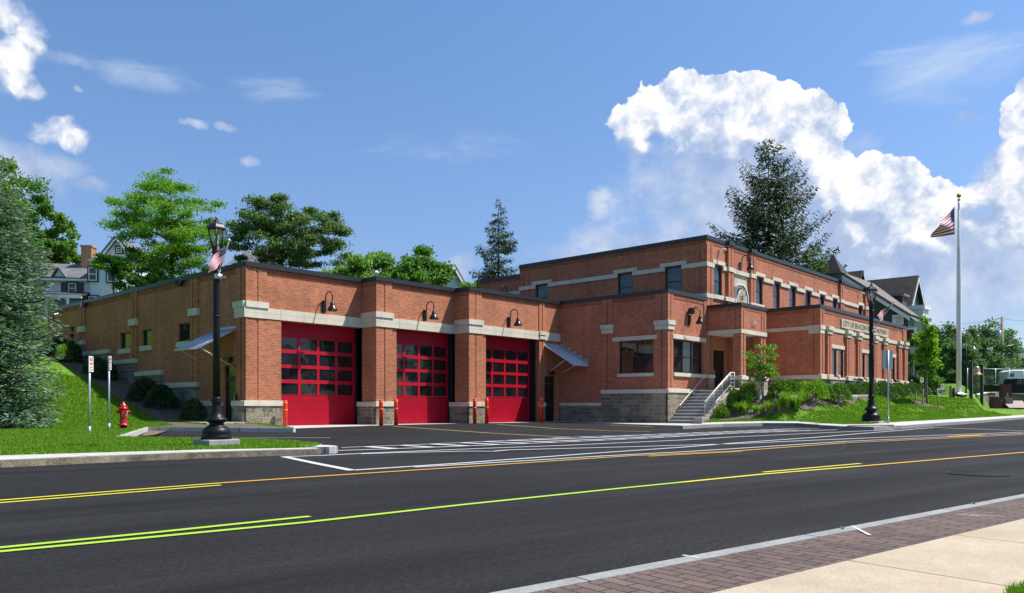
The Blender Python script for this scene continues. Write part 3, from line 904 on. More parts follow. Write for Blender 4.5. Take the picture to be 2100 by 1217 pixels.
# ---- entrance wing ----------------------------------------------------------
wl = MB(); sd = MB()
mL, mF = Fr('X', XM), Fr('Y', YM)
mL.panel(wl, YM, 28.7, -.3, ZS, [(22.16, 24.36, 2.68, 4.44, .16)]); soldier(mL, sd, YM, 28.7, ZS, HR, .02)
mF.panel(wl, XM, 40.04, -.3, ZS, [(36.42, 39.62, 2.68, 4.45, .16)]); soldier(mF, sd, XM, 40.04, ZS, HR, .02)
for a0, a1 in ((24.78, 25.09), (25.15, 25.46), (21.26, 21.60), (21.66, 22.0)): mL.box(wl, a0, a1, 1.2, ZP, -.01, .05)
mF.box(wl, XM-.049, 36.05, 1.2, ZP, -.01, .05); mF.box(wl, 36.13, 36.33, 1.2, ZP, -.01, .05)
mF.box(wl, 39.72, 40.0, 1.2, ZP, -.01, .04)
part('wall', wl, 'brick_red', 'brick wall of the entrance wing'); part('soldier_course', sd, 'soldier')
mb = MB(); mb.box(XM+.3, 40.0, YM+.3, 54.6, 6.3, 6.56); part('roof', mb, 'coping')
for z0, z1, o in ((4.93, 5.165, .10), (5.175, 5.41, .14)):
    e = (o-.10)
    stonebox('capstone', mL, 24.74-e, 25.50+e, z0, z1, -.02, o)
    mb = MB(); mL.box(mb, YM-o, 22.02+e, z0, z1, -.02, o); mF.box(mb, XM+.021, 36.40+e, z0, z1, -.02, o-.002)
    part('capstone', mb, 'lime')
base(mL, YM, 25.46, 1.80, cap=.22, ext=(.0, .05)); base(mL, 25.462, 28.45, 1.09, cap=.19, o=.07)
base(mF, XM-.08, 39.98, 1.82, cap=.22, ext=(.05, 0))
def window(fr, a0, a1, z0, z1, nx=1, ny=2, inset=.10, fw=.06, glass='glass', lintel=None, sill=None, blind=0, meet=.5, mirror=False):
    mb = MB(); o1 = -inset; o0 = -inset-.07
    fr.box(mb, a0, a1, z0, z0+fw, o0, o1); fr.box(mb, a0, a1, z1-fw, z1, o0, o1)
    fr.box(mb, a0, a0+fw, z0+fw, z1-fw, o0, o1); fr.box(mb, a1-fw, a1, z0+fw, z1-fw, o0, o1)
    cw = (a1-a0-fw*(nx+1))/nx
    for k in range(1, nx): fr.box(mb, a0+k*(cw+fw), a0+k*(cw+fw)+fw, z0+fw, z1-fw, o0, o1)
    if ny == 2:
        zm = z0+(z1-z0)*meet
        for k in range(nx):
            b0 = a0+fw+k*(cw+fw); fr.box(mb, b0, b0+cw, zm-.03, zm+.03, o0, o1-.012)
    w = part('window', mb, 'frame')
    g = MB(); 
    for k in range(nx):
        b0 = a0+fw+k*(cw+fw); fr.box(g, b0, b0+cw, z0+fw, z1-fw, o0+.012, o0+.03)
    part('glass_pane', g, glass, parent=w)
    if lintel:
        m2 = MB(); fr.box(m2, *lintel, -.06, .085); bevel(part('lintel', m2, 'lime', parent=w), .01)
    if sill:
        m2 = MB(); fr.box(m2, *sill, -.1, .09); bevel(part('sill', m2, 'lime', parent=w), .01)
    return w
for a0, a1, z0, z1 in WINS_L:
    window(sideF, a0, a1, z0, z1, 1, 1, inset=.1, fw=.07, glass='glass_bright', sill=(a0-.05, a1+.1, z0-.26, z0-.005))
window(mL, 22.16, 24.36, 2.68, 4.44, 2, 2, lintel=(21.93, 24.76, 4.46, 4.68), sill=(22.12, 24.42, 2.49, 2.675), glass='glass_bright')
window(mF, 36.42, 39.62, 2.68, 4.45, 3, 2, lintel=(36.27, 39.92, 4.47, 4.70), sill=(36.36, 39.98, 2.48, 2.675))
# ---- two-storey block ---------------------------------------------------------
HT_ = 10.54; XT = 40.04
tL, tF = Fr('X', XT), Fr('Y', YM)
WL2 = [(32.82, 33.90), (26.2, 27.28), (22.86, 23.96)]
WF2 = [(40.94, 41.92), (46.42, 47.42), (49.02, 50.04), (51.62, 52.66), (54.26, 55.34), (56.92, 57.92), (59.5, 60.46), (65.22, 66.22)]
wl = MB(); sd = MB()
tL.panel(wl, YM, 35.35, 5.5, 10.12, [(a, b, 7.3, 9.02, .14) for a, b in WL2]); soldier(tL, sd, YM, 35.35, 10.12, HT_, .02)
tF.panel(wl, XT, 67.7, 1.2, 10.12, [(a, b, 7.3, 8.98, .14) for a, b in WF2] + [(43.18, 45.33, 6.2, 8.79, .06), (40.86, 42.28, 1.75, 4.12, .25)])
soldier(tF, sd, XT, 67.7, 10.12, HT_, .02)
for a0, a1 in ((40.02, 40.42), (40.52, 40.72)): tF.box(wl, a0, a1, 1.2, 10.12, -.01, .05)
for a0, a1 in ((42.44, 42.72), (42.80, 43.10), (45.42, 45.70), (45.78, 46.10)): tF.box(wl, a0, a1, 6.6, 10.34, -.01, .16)
for a0, a1 in ((60.9, 61.2), (61.3, 61.62), (66.6, 66.95), (67.05, 67.6)): tF.box(wl, a0, a1, 5, 10.30, -.01, .16)
for a0, a1 in ((21.32, 21.62), (21.70, 22.05), (34.5, 34.85), (34.95, 35.3)): tL.box(wl, a0, a1, 5.5, 10.1, -.01, .05)
Fr('X', 67.7).panel(wl, YM, 35.35, 1.2, 10.5)
# rear block seen past the left end
bk = Fr('X', 42.0)
bk.panel(wl, 35.36, 41.0, 5.5, 9.98); soldier(bk, sd, 35.36, 41.0, 9.98, 10.38, .02)
part('wall', wl, 'brick_red', 'upper storey brick wall'); part('soldier_course', sd, 'soldier')
mb = MB(); mb.box(XT, 67.7, 35.2, 35.35, 5, 10.5); mb.box(42.02, 67.7, 40.9, 41.0, 5, 10.3); part('wall', mb, 'brick_red')
mb = MB(); mb.box(XT+.3, 67.5, YM+.3, 35.2, 10.1, 10.25); mb.box(42.2, 67.5, 35.36, 40.9, 10., 10.15); part('roof', mb, 'coping')
mb = MB()
coping(mb, [(40.04,35.35),(40.04,21.3),(67.7,21.3),(67.7,35.35)], 10.34, 10.555)
for a0, a1 in ((42.40, 43.14), (45.38, 46.14), (60.86, 61.66), (66.56, 67.66)): tF.box(mb, a0, a1, 10.335, 10.565, -.2, .24)
coping(mb, [(42.0,41.0),(42.0,35.36)], 10.18, 10.4)
mb.box(41.5, 42.05, 35.36, 35.46, 9.3, 10.2)
part('coping', mb, 'coping')
# upper bands broken by the windows
mb = MB(); z0, z1 = 8.80, 9.05
def bands(fr, a0, a1, z0, z1, gaps, o=.075):
    cur = a0
    for g0, g1 in sorted(gaps)+[(a1, a1)]:
        if g0 > cur: stonebox('stone_band', fr, cur, g0, z0, z1, -.02, o, bev=.006)
        cur = g1
bands(tL, YM-.076, 35.36, z0, z1, [(a-.002, b+.002) for a, b in WL2])
bands(tF, XT+.022, 67.7, z0, z1, [(a-.04, b+.04) for a, b in WF2]+[(43.12, 43.125), (45.36, 45.365)], .078)
for a0, a1 in ((42.42, 43.12), (45.40, 46.12), (60.88, 61.64), (66.58, 67.62)): stonebox('stone_band', tF, a0, a1, z0-.001, z1+.001, .04, .2, bev=.006)
stonebox('stone_band', tL, YM-.072, 22.4, 7.03, 7.27, -.02, .09, bev=.006)
for a0, a1, o_ in ((XT+.023, 40.9, .074), (42.02, 43.18, .2), (45.35, 46.4, .2)): stonebox('stone_band', tF, a0, a1, 7.031, 7.269, -.02, o_, bev=.006)
bands(bk, 35.4, 41.02, 8.95, 9.2, [])
for a, b in WL2: window(tL, a, b, 7.3, 9.02, 1, 2, glass='glass_teal', lintel=(a-.30, b+.30, 9.052, 9.27), inset=.08, fw=.07)
for i, (a, b) in enumerate(WF2):
    window(tF, a, b, 7.3, 8.98, 1, 2, lintel=(a-.24, b+.28, 9.052, 9.27), sill=(a-.08, b+.12, 7.05, 7.295), inset=.08, fw=.07, glass='glass_teal' if i < 2 else 'glass')
# emblem panel (fixed in the wall)
mb = MB(); tF.box(mb, 43.18, 45.33, 6.3, 8.79, -.06, -.02); part('stone_panel', mb, 'plaque')
# entrance door
def door(fr, a0, a1, z0, z1, glass='glass', trans=.4, label=None, hand=True):
    mb = MB(); o1 = -.10; o0 = -.16
    zt = z1-trans
    fr.box(mb, a0, a0+.07, z0, z1, o0, o1); fr.box(mb, a1-.07, a1, z0, z1, o0, o1); fr.box(mb, a0+.07, a1-.07, z1-.07, z1, o0, o1)
    fr.box(mb, a0+.07, a1-.07, zt-.07, zt, o0, o1)
    lo, hi = a0+.075, a1-.075
    fr.box(mb, lo, lo+.13, z0+.02, zt-.075, o0, o1-.01); fr.box(mb, hi-.13, hi, z0+.02, zt-.075, o0, o1-.01)
    fr.box(mb, lo+.13, hi-.13, z0+.02, z0+.95, o0, o1-.01); fr.box(mb, lo+.13, hi-.13, zt-.24, zt-.075, o0, o1-.01)
    d = part('door', mb, 'frame', label)
    g = MB(); fr.box(g, lo+.13, hi-.13, z0+.95, zt-.24, o0+.01, o0+.02); fr.box(g, a0+.07, a1-.07, zt, z1-.07, o0+.01, o0+.02)
    part('glass_pane', g, glass, parent=d)
    if hand:
        h = MB(); a = lo+.12 if hand > 0 else hi-.12
        h.tube([fr.p(a, z0+.8, o1-.01), fr.p(a, z0+.8, o1+.06), fr.p(a, z0+1.2, o1+.06), fr.p(a, z0+1.2, o1-.01)], .018, 6)
        part('door_handle', h, 'alu', parent=d)
    return d
door(tF, 40.86, 42.28, 1.76, 4.12, label='black entrance door under the porch')
door(sideF, 31.5, 32.55, .2, 2.68, glass='glass_bright', trans=.5, label='black side door with green reflections')
door(Fr('Y', 28.55), 34.45, 35.43, 0, 2.62, trans=.35, label='black door beside the third garage door', hand=0)
for a0, a1, z0, z1, o_ in ((40.0, 40.8, 2.48, 2.68, .16), (42.3, 43.3, 2.35, 2.58, .1)): stonebox('base_cap', tF, a0, a1, z0, z1, -.02, o_)
mb = MB(); tF.box(mb, 40.02, 40.78, .2, 2.478, -.02, .11); part('stone_base', mb, 'stone')
# ---- porch -----------------------------------------------------------------
XP0, XP1, YP = 40.10, 43.30, 19.26
pF, pL = Fr('Y', YP), Fr('X', XP0)
wl = MB(); sd = MB()
pF.panel(wl, XP0, XP1, 5.1, 6.2); pL.panel(wl, YP, YM-.06, 5.1, 6.2); Fr('X', XP1).panel(wl, YP, YM, 5.1, 6.4)
soldier(pF, sd, XP0, XP1, 6.2, 6.55, .015); soldier(pL, sd, YP, YM-.06, 6.2, 6.55, .015)
for a0, a1 in ((XP0+.0, XP0+.22), (XP0+.30, XP0+.62), (XP1-.62, XP1-.36), (XP1-.26, XP1)): pF.box(wl, a0, a1, 5.13, 6.2, -.01, .03)
for a0, a1 in ((YP, YP+.25), (YP+.32, YP+.6)): pL.box(wl, a0, a1, 5.13, 6.2, -.01, .03)
# corner columns
wl.box(XP0, XP0+.62, YP, YP+.46, 2.3, 4.9); wl.box(XP0-.03, XP0+.2, YP-.03, YP+.2, 2.3, 4.9); wl.box(XP0+.30, XP0+.55, YP-.03, YP+.1, 2.3, 4.9)
wl.box(XP1-.66, XP1-.36, YP, YP+.46, 2.3, 4.9); wl.box(XP1-.36, XP1-.26, YP+.06, YP+.46, 2.3, 4.9); wl.box(XP1-.26, XP1, YP, YP+.46, 2.3, 4.9)
wl.box(42.55, 42.9, YM-.22, YM-.01, 1.75, 4.9)
wl.box(XP1-.1, XP1+.2, YP+.46, YM, 1.4, 5.12)
part('wall', wl, 'brick_red', 'brick porch over the entrance'); part('soldier_course', sd, 'soldier')
mb = MB(); mb.box(XP0+.1, XP1-.1, YP+.1, YM, 4.93, 5.05); part('ceiling', mb, 'white')
mb = MB(); pF.box(mb, XP0-.05, XP1+.05, 4.90, 5.12, -.3, .06); pL.box(mb, YP+.302, YM-.06, 4.90, 5.12, -.3, .05); part('stone_band', mb, 'lime')
mb = MB(); coping(mb, [(XP0,YM),(XP0,YP),(XP1,YP),(XP1,YM)], 6.40, 6.575, .06, .25); mb.box(XP0+.2, XP1-.2, YP+.2, YM, 6.3, 6.41); part('coping', mb, 'coping')
for x0_, x1_ in ((XP0, XP0+.62), (XP1-.66, XP1)):
    mb = MB(); mb.box(x0_-.08, x1_+.08, YP-.08, YP+.54, .5, 2.35); part('stone_base', mb, 'stone')
    mb = MB(); mb.box(x0_-.12, x1_+.12, YP-.12, YP+.58, 2.352, 2.58); bevel(part('base_cap', mb, 'lime'), .02)
# ---- street wing ---------------------------------------------------------------
XW, YW, XE = 47.40, 17.70, 65.10
wF, wL = Fr('Y', YW), Fr('X', XW)
GR = [(49.34, 50.18, 50.58, 51.42), (54.74, 55.54, 56.0, 56.84), (60.14, 60.96, 61.42, 62.26)]
wl = MB(); sd = MB()
wF.panel(wl, XW, XE, 1.2, ZS, [(a, b, 2.74, 4.5, .16) for g in GR for a, b in (g[:2], g[2:])]); soldier(wF, sd, XW, XE, ZS, HR, .02)
wL.panel(wl, YW, YM, 1.2, ZS); soldier(wL, sd, YW, YM, ZS, HR, .02)
Fr('X', XE).panel(wl, YW, YM, 1.2, HR)
PIL = [(48.36, 49.08), (51.72, 52.50), (53.82, 54.58), (57.18, 57.90), (59.36, 60.06), (62.84, 63.60), (64.34, 65.10)]
for a0, a1 in PIL:
    wF.box(wl, a0, a0+.28, 2.5, 5.36, -.01, .13); wF.box(wl, a0+.38, a1, 2.5, 5.36, -.01, .13); wF.box(wl, a0+.28, a0+.38, 2.5, 5.36, -.01, .07)
for a0, a1 in ((XW-.03, XW+.28), (XW+.38, XW+.66)): wF.box(wl, a0, a1, 2.5, 6.825, -.01, .05)
for a0, a1 in ((YW, YW+.3), (YW+.38, YW+.68)): wL.box(wl, a0, a1, 2.5, 6.825, -.01, .04)
wF.box(wl, 64.2, 65.1, 5.9, 6.825, -.01, .05)
part('wall', wl, 'brick_red', 'brick wall of the street wing'); part('soldier_course', sd, 'soldier')
mb = MB(); mb.box(XW+.2, XE-.1, YW+.2, YM, 6.4, 6.6); part('roof', mb, 'coping')
mb = MB(); coping(mb, [(XW,YM),(XW,YW),(XE,YW),(XE,YM)], 6.83, 7.045); part('coping', mb, 'coping')
mb = MB(); wF.box(mb, XW+.72, XE, 5.54, 5.77, -.02, .05); wL.box(mb, YW+.7, YM-.01, 5.55, 5.77, -.02, .05)
part('stone_band', mb, 'lime')
mb = MB(); wF.box(mb, XW-.07, XW+.70, 5.56, 5.80, -.02, .10); wL.box(mb, YW+.001, YW+.7, 5.56, 5.80, -.05, .07); part('capstone', mb, 'lime')
mb = MB(); wF.box(mb, XW-.05, XW+.62, 5.30, 5.55, -.02, .07); wL.box(mb, YW+.001, YW+.66, 5.30, 5.55, -.05, .05); part('capstone', mb, 'lime')
for a0, a1 in PIL:
    mb = MB(); wF.box(mb, a0-.06, a1+.06, 5.57, 5.80, .04, .25); wF.box(mb, a0-.02, a1+.02, 5.33, 5.56, -.02, .18); part('capstone', mb, 'lime')
for g in GR:
    stonebox('lintel', wF, g[0]-.12, g[3]+.16, 4.51, 4.74, -.05, .05)
    for a, b in (g[:2], g[2:]): window(wF, a, b, 2.74, 4.5, 1, 1, inset=.03, fw=.07)
mb = MB(); wF.box(mb, XW-.06, XE+.05, 2.54, 2.70, -.02, .10); wL.box(mb, YW+.001, YM, 2.54, 2.80, -.02, .10)
for a0, a1 in [(XW-.12, XW+.75)]+PIL: wF.box(mb, a0-.06, a1+.06, 2.535, 2.83, -.01, .24 if a0 > 48 else .16)
for g in GR: wF.box(mb, g[1]+.02, g[2]-.02, 2.702, 2.86, -.05, .14)
for a0, a1 in ((52.5, 53.82), (57.9, 59.36), (63.6, 64.34)): wF.box(mb, a0+.08, a1-.08, 2.702, 2.83, -.05, .16)
bevel(part('base_cap', mb, 'lime'), .02)
mb = MB(); wF.box(mb, XW-.04, XE, 1.2, 2.532, -.02, .06); wL.box(mb, YW-.03, YM, 1.2, 2.532, -.02, .06); part('stone_base', mb, 'stone')
# ---- stairs ----------------------------------------------------------------------
for k in range(10):
    z1 = .176*(k+1); x0 = 35.75+.305*k if k < 9 else 35.75+.305*9
    mb = MB(); mb.box(x0, 38.9 if k < 9 else 40.02, 19.44, 21.17, z1-.176 if k else -.1, z1-.052)
    stp = part('step', mb, 'concrete_shade')
    mb = MB(); mb.box(x0-.03, x0+.335 if k < 9 else 40.02, 19.43, 21.172, z1-.051, z1); part('tread', mb, 'concrete', parent=stp)  # paler than the riser: shadow line under the nosing is put into the colours
mb = MB(); mb.box(38.85, 47.3, 17.85, 21.2, 1.2, 1.755); mb.box(38.86, 40.9, 17.6, 17.848, 1.0, 1.752); part('landing', mb, 'concrete')
mb = MB()
mb.extr([(35.72,19.08,-.1),(36.15,19.08,.40),(38.75,19.08,1.86),(40.0,19.08,1.86),(40.0,19.08,-.1)], (0,.34,0))
mb.box(35.30, 35.95, 19.02, 19.48, -.1, .34)
bevel(part('cheek_wall', mb, 'cheek'), .02)
# railing on the cheek wall
def railing():
    r = MB()
    y = 19.25
    top0, top1 = Vector((36.02,y,1.12)), Vector((38.85,y,2.68))
    r.tube([top0+Vector((-.03,0,-.12)), top0, top1, top1+Vector((.45,0,.02))], .042, 8)
    o = part('handrail', r, 'rail', 'pale handrail on the stair wall')
    b = MB()
    for k in range(4):
        t = k/3; p = top0.lerp(top1, t); b.tube([(p.x,y,p.z-.0),(p.x,y,.32+1.53*t)], .025, 6)
    b.tube([(36.1,y,.50),(38.85,y,2.02)], .022, 6)
    for k in range(1, 24):
        t = k/24; b.tube([(36.1+2.75*t,y,.50+1.52*t),(36.06+2.79*t,y,1.10+1.56*t)], .009, 5)
    b.tube([(39.3,y,1.8),(39.3,y,2.7)], .025, 6)
    for z in (1.95, 2.15, 2.35, 2.52): b.tube([(38.85,y,z),(39.3,y,z)], .012, 5)
    part('baluster', b, 'galv', parent=o)
    r2 = MB(); r2.tube([(36.68,21.1,.92),(36.74,21.1,.92),(39.25,21.1,2.44),(39.4,21.1,2.44)], .032, 8)
    for t in (.1, .5, .9): r2.tube([(36.74+2.5*t,21.1,.9+1.52*t),(36.74+2.5*t,21.23,.86+1.52*t)], .014, 5)
    part('handrail', r2, 'rail', 'pale handrail on the brick wall')
railing()
# ---- awnings ---------------------------------------------------------------------
def awning(A, B, drop, out, fr, nrib, struts):
    """A..B along the wall, sheet falls outward"""
    mb = MB()
    pts = [Vector(fr.p(A[0], A[1], .02)), Vector(fr.p(B[0], A[1], .02)), Vector(fr.p(B[0], A[1]-drop, out)), Vector(fr.p(A[0], A[1]-drop, out))]
    nn = (pts[1]-pts[0]).cross(pts[3]-pts[0]).normalized()
    if nn.z < 0: nn = -nn
    mb.extr(pts, nn*.035)
    for k in range(nrib+1):
        t = k/nrib; p = pts[0].lerp(pts[1], t); q = pts[3].lerp(pts[2], t)
        mb.tube([p+nn*.045, q+nn*.045], .022, 5)
    fr.box(mb, min(A[0], B[0]), max(A[0], B[0]), A[1]-.02, A[1]+.14, .0, .035)
    o = part('awning', mb, 'zinc')
    for (a, za, oa), (b, zb, ob) in struts:
        s = MB(); s.tube([fr.p(a, za, oa), fr.p(b, zb, ob)], .028, 6); part('strut', s, 'rail', parent=o)
awning((31.35, 4.22), (33.45, 4.22), .96, 1.78, sideF, 9, [((31.5, 3.32, 1.60), (31.42, 2.52, .02)), ((33.3, 3.32, 1.6), (33.35, 2.52, .02))])
fb3 = Fr('Y', 28.55)
awning((34.42, 4.34), (35.78, 4.34), 1.2, 2.15, fb3, 6, [((34.48, 3.45, 1.45), (34.46, 2.62, .02)), ((34.9, 3.2, 1.95), (35.4, 2.62, .02))])
mb = MB()
for k in range(5):
    y0 = 26.45+k*.42; z = 3.16+.235*k
    mb.box(XM-.03, XM-.004, y0, y0+.415, z-.05, z+.42)
part('flashing', mb, 'galv')
mb = MB(); mb.box(16.9, 17.08, 31.72, 32.3, 2.78, 3.02); part('door_lamp', mb, 'frame')
mb = MB(); Fr('Y', 28.5).box(mb, 34.75, 35.15, 2.72, 2.94, -.03, .16); part('door_lamp', mb, 'frame')
# small louvred vents in the side wall
mb = MB()
for z in (4.95, 5.35):
    mb.extr([(17.09, 50.6, z), (17.09, 50.6, z+.26), (16.93, 50.6, z+.26)], (0, .3, 0))
part('wall_vent', mb, 'frame')
# fixed fittings on the street wing
# ---- lettering and plaques (things fixed to the wall) -------------------------------
def textmesh(name, s, size, depth, mat, parent, loc, rot=(R_(90), 0, 0), fit=None, sx=1.):
    cu = bpy.data.curves.new(name, 'FONT'); cu.body = s; cu.size = size; cu.extrude = depth
    cu.align_x = 'CENTER'; cu.align_y = 'CENTER'
    ob = bpy.data.objects.new(name, cu); COL.objects.link(ob)
    bpy.context.view_layer.update()
    dg = bpy.context.evaluated_depsgraph_get()
    me = bpy.data.meshes.new_from_object(ob.evaluated_get(dg))
    bpy.data.objects.remove(ob)
    if fit:
        xs = [v.co.x for v in me.vertices]; w = max(xs)-min(xs); sx = fit/w
    for v in me.vertices: v.co.x *= sx
    me.materials.clear(); me.materials.append(M[mat])
    o = link(name, me, parent); o.location = loc; o.rotation_euler = rot
    return o
M['letter'] = simple('carved_dark_letter', (.10,.085,.065), .8)
M['letter_alu'] = simple('metal_numeral', (.60,.57,.58), .35, .4)
t = thing('name_plaque', (55.74, 17.66, 6.19), 'long pale stone plaque carved CITY OF BEACON FIRE DEPARTMENT on the brick wing', 'plaque')
mb = MB(); mb.box(-4.79, 4.79, -.03, .02, -.29, .29); bevel(mb.build('panel', M['plaque'], t), .01)
textmesh('lettering', 'CITY OF BEACON FIRE DEPARTMENT', .50, .006, 'letter', t, (0, -.036, .0), fit=9.0)
t = thing('house_number', (41.72, 19.22, 5.50), 'metal street number 147 on the brick porch', 'house number')
for k, ch in enumerate('147'):
    textmesh('numeral', ch, .34, .015, 'letter_alu', t, (-.2+.2*k, -.03, 0))
# round department emblem
t = thing('round_emblem', (44.25, 21.30, 7.38), 'round carved stone emblem with the number 33 above the porch', 'emblem')
mb = MB()
def disc(mb, r0, r1, y0, y1, n=48):
    for k in range(n):
        a, b = 2*math.pi*k/n, 2*math.pi*(k+1)/n
        c = lambda r, t, y: (r*math.cos(t), y, r*math.sin(t))
        mb.hexa([c(r0,a,y1),c(r0,b,y1),c(r1,b,y1),c(r1,a,y1),c(r0,a,y0),c(r0,b,y0),c(r1,b,y0),c(r1,a,y0)])
disc(mb, 0.001, .78, -.10, 0); mb.build('disc', M['plaque'], t)
mb = MB(); disc(mb, .80, .88, -.14, 0); disc(mb, .49, .515, -.116, -.09)
mb.build('rim', M['white'], t)
mb = MB(); disc(mb, .735, .765, -.112, -.09); disc(mb, .30, .315, -.112, -.09)
mb.build('ring', M['letter'], t)
textmesh('numeral', '33', .40, .01, 'letter', t, (0, -.115, .02))
for s_, rad, a0, a1 in (('DEPARTMENT OF FIRE', .62, 155, 25), ('CITY OF BEACON', .62, 205, 335)):
    n = len(s_)
    for k, ch in enumerate(s_):
        if ch == ' ': continue
        a = R_(a0+(a1-a0)*k/(n-1))
        up = 1 if a0 < 180 else -1
        o = textmesh('letter', ch, .15, .006, 'letter', t, (rad*math.cos(a), -.112, rad*math.sin(a)))
        o.rotation_euler = Matrix.Rotation(-(a-R_(90 if up > 0 else 270)), 3, 'Y').to_euler() if 0 else (Matrix.Rotation(-(a-R_(90 if up > 0 else 270)), 3, 'Y') @ Matrix.Rotation(R_(90), 3, 'X')).to_euler()
# ---- gooseneck lamps -----------------------------------------------------------------
GL = 'gooseneck barn lamps on the brick walls'
def make_lamp():
    t = thing('wall_lamp', (0, 0, 0), '', 'wall lamp', GL)
    mb = MB(); mb.box(-.11, .11, -.05, 0, -.33, .22); bevel(mb.build('back_plate', M['bronze'], t), .01)
    mb = MB()
    pts = [(0,-.05,.14),(0,-.14,.16)] + [(0, -.14-.27+.27*math.cos(a), .35+.25*math.sin(a)) for a in [i*math.pi/8 for i in range(9)]] + [(0,-.68,.2),(0,-.68,.12)]
    mb.tube(pts, .028, 8); mb.tube([(0,-.05,-.2),(0,-.13,-.2),(0,-.14,.18)], .02, 6)
    mb.build('arm', M['bronze'], t)
    mb = MB(); mb.lathe([(.03,.16),(.07,.13),(.075,.06),(.105,.03),(.11,-.05),(.15,-.1),(.21,-.2),(.235,-.27),(.245,-.30),(.215,-.30),(.15,-.16),(.05,-.08)], (0,-.68,0), 24)
    s = mb.build('shade', M['bronze'], t)
    mb = MB(); mb.lathe([(.001,-.30),(.06,-.28),(.09,-.22),(.07,-.15),(.03,-.1)][::-1], (0,-.68,0), 14); mb.build('lamp_bulb', M['white_lens'], s)
    return t
L0 = make_lamp()
def onplane(px, py, Y): return onY(px, py, Y)
lamps = [(onY(664, 627, 30.60), 'bronze gooseneck lamp above the leftmost red garage door'), (onY(871, 645, 29.55), 'bronze gooseneck lamp above the middle red garage door'),
         (onY(1043, 659, 28.55), 'bronze gooseneck lamp above the rightmost red garage door, left of the small awning'), (onY(1412.5, 655, 21.3), 'bronze gooseneck lamp on the entrance wing above the three-part window'),
         (onY(1517, 546, 21.3), 'bronze gooseneck lamp high on the upper storey above the round emblem')]
for i, (p, lb) in enumerate(lamps):
    if i == 0: L0.location = p; L0['label'] = lb
    else: dup(L0, p, label=lb)
r = dup(L0, (41.98, 38.2, 9.0), rz=R_(-90), label='bronze gooseneck lamp on the rear wall half hidden behind the garage roof edge')
# ---- cameras, floodlights, roof vents ---------------------------------------------------
def cam_obj():
    t = thing('security_camera', (0,0,0), '', 'security camera', 'white cameras on the walls')
    mb = MB(); mb.box(-.05,.05,-.12,0,-.05,.05); mb.tube([(0,-.1,0),(0,-.2,.04)], .02, 6); mb.build('bracket', M['white'], t)
    mb = MB(); mb.tube([(0,-.16,.05),(0,-.34,.0)], .06, 10); mb.tube([(0,-.34,0),(0,-.42,-.02)], [.065,.05], 10); mb.build('housing', M['white'], t)
    return t
c0 = cam_obj()
cl = [((onX(463, 569, 17.0)), -90, 'white camera on the shaded side wall near the front corner'),
      ((onX(126, 646, 16.98)), -90, 'white camera at the far rear end of the side wall'),
      (onY(1475, 514, 21.28), 0, 'white camera at the front corner of the upper storey'), (onY(1762, 603, 21.28), 0, 'white camera on the upper storey near the right lamp post')]
for i, (p, rz, lb) in enumerate(cl):
    o = c0 if i == 0 else dup(c0, p, label=lb)
    o.location = p; o.rotation_euler = (0,0,R_(rz)); o['label'] = lb
def flood():
    t = thing('floodlight', (0,0,0), '', 'floodlight', 'black box floodlights under the roof edge')
    mb = MB(); mb.box(-.17,.17,-.30,-.08,-.18,.14); bevel(mb.build('housing', M['frame'], t), .015)
    mb = MB(); mb.box(-.06,.06,-.08,0,-.08,.08); mb.build('bracket', M['frame'], t)
    mb = MB(); mb.box(-.14,.14,-.312,-.302,-.15,.08); mb.build('lens', M['glass'], t)
    return t
f0 = flood()
fl = [(onX(375, 580, 17.05), -90, 'black floodlight on the side wall above the first small window'), (onX(178, 625, 17.05), -90, 'black floodlight near the rear of the side wall'),
      (onY(1412, 638, 21.3), 0, 'black floodlight above the gooseneck lamp of the entrance wing')]
for i, (p, rz, lb) in enumerate(fl):
    o = f0 if i == 0 else dup(f0, p, label=lb)
    o.location = p; o.rotation_euler = (0,0,R_(rz)); o['label'] = lb
mb = MB(); mb.lathe([(.05,0),(.05,.12),(.11,.13),(.11,.24),(.02,.30)], (0,0,0), 12)
o = mb.build('roof_vent', M['white']); o.location = (23.25, 29.62, 7.04); tag(o, 'small white vent cap on the roof edge above the first pier', 'roof vent')
# grille box on the parapet near the porch
# door bell / card reader
mb = MB(); sideF.box(mb, 31.2, 31.32, 1.15, 1.42, .09, .13); part('card_reader', mb, 'frame')
# ------------------------------------------------------------------ vegetation
RNG = np.random.default_rng(11)
def unit(n, rng=None):
    v = (rng or RNG).normal(size=(n, 3)); return v/np.linalg.norm(v, axis=1, keepdims=True)
def leaf_quads(P, size, rng, up=.5, aspect=.55, dirs=None, jit=.35):
    """rhombic leaf blades at P"""
    n = len(P)
    d = unit(n, rng) if dirs is None else dirs + jit*unit(n, rng)
    d /= np.linalg.norm(d, axis=1, keepdims=True)
    nn = unit(n, rng); nn[:,2] += up; 
    s = np.cross(d, nn); s /= np.linalg.norm(s, axis=1, keepdims=True)+1e-9
    L = (size*(.7+.6*rng.random(n)))[:,None]
    a = P - d*L*.5; b = P + s*L*aspect*.5; c = P + d*L*.5; e = P - s*L*aspect*.5
    return np.stack([a, b, c, e], 1).reshape(-1, 3)
def limb(mb, a, b, r0, r1, bend=.12, n=4, rng=random):
    a, b = Vector(a), Vector(b); L = (b-a).length
    off = Vector((rng.uniform(-1,1), rng.uniform(-1,1), rng.uniform(-.2,.8)))*L*bend
    pts = []; rr = []
    for i in range(n+1):
        t = i/n; pts.append(a.lerp(b, t)+off*math.sin(math.pi*t)); rr.append(r0+(r1-r0)*t)
    mb.tube(pts, rr, 6)
    return pts
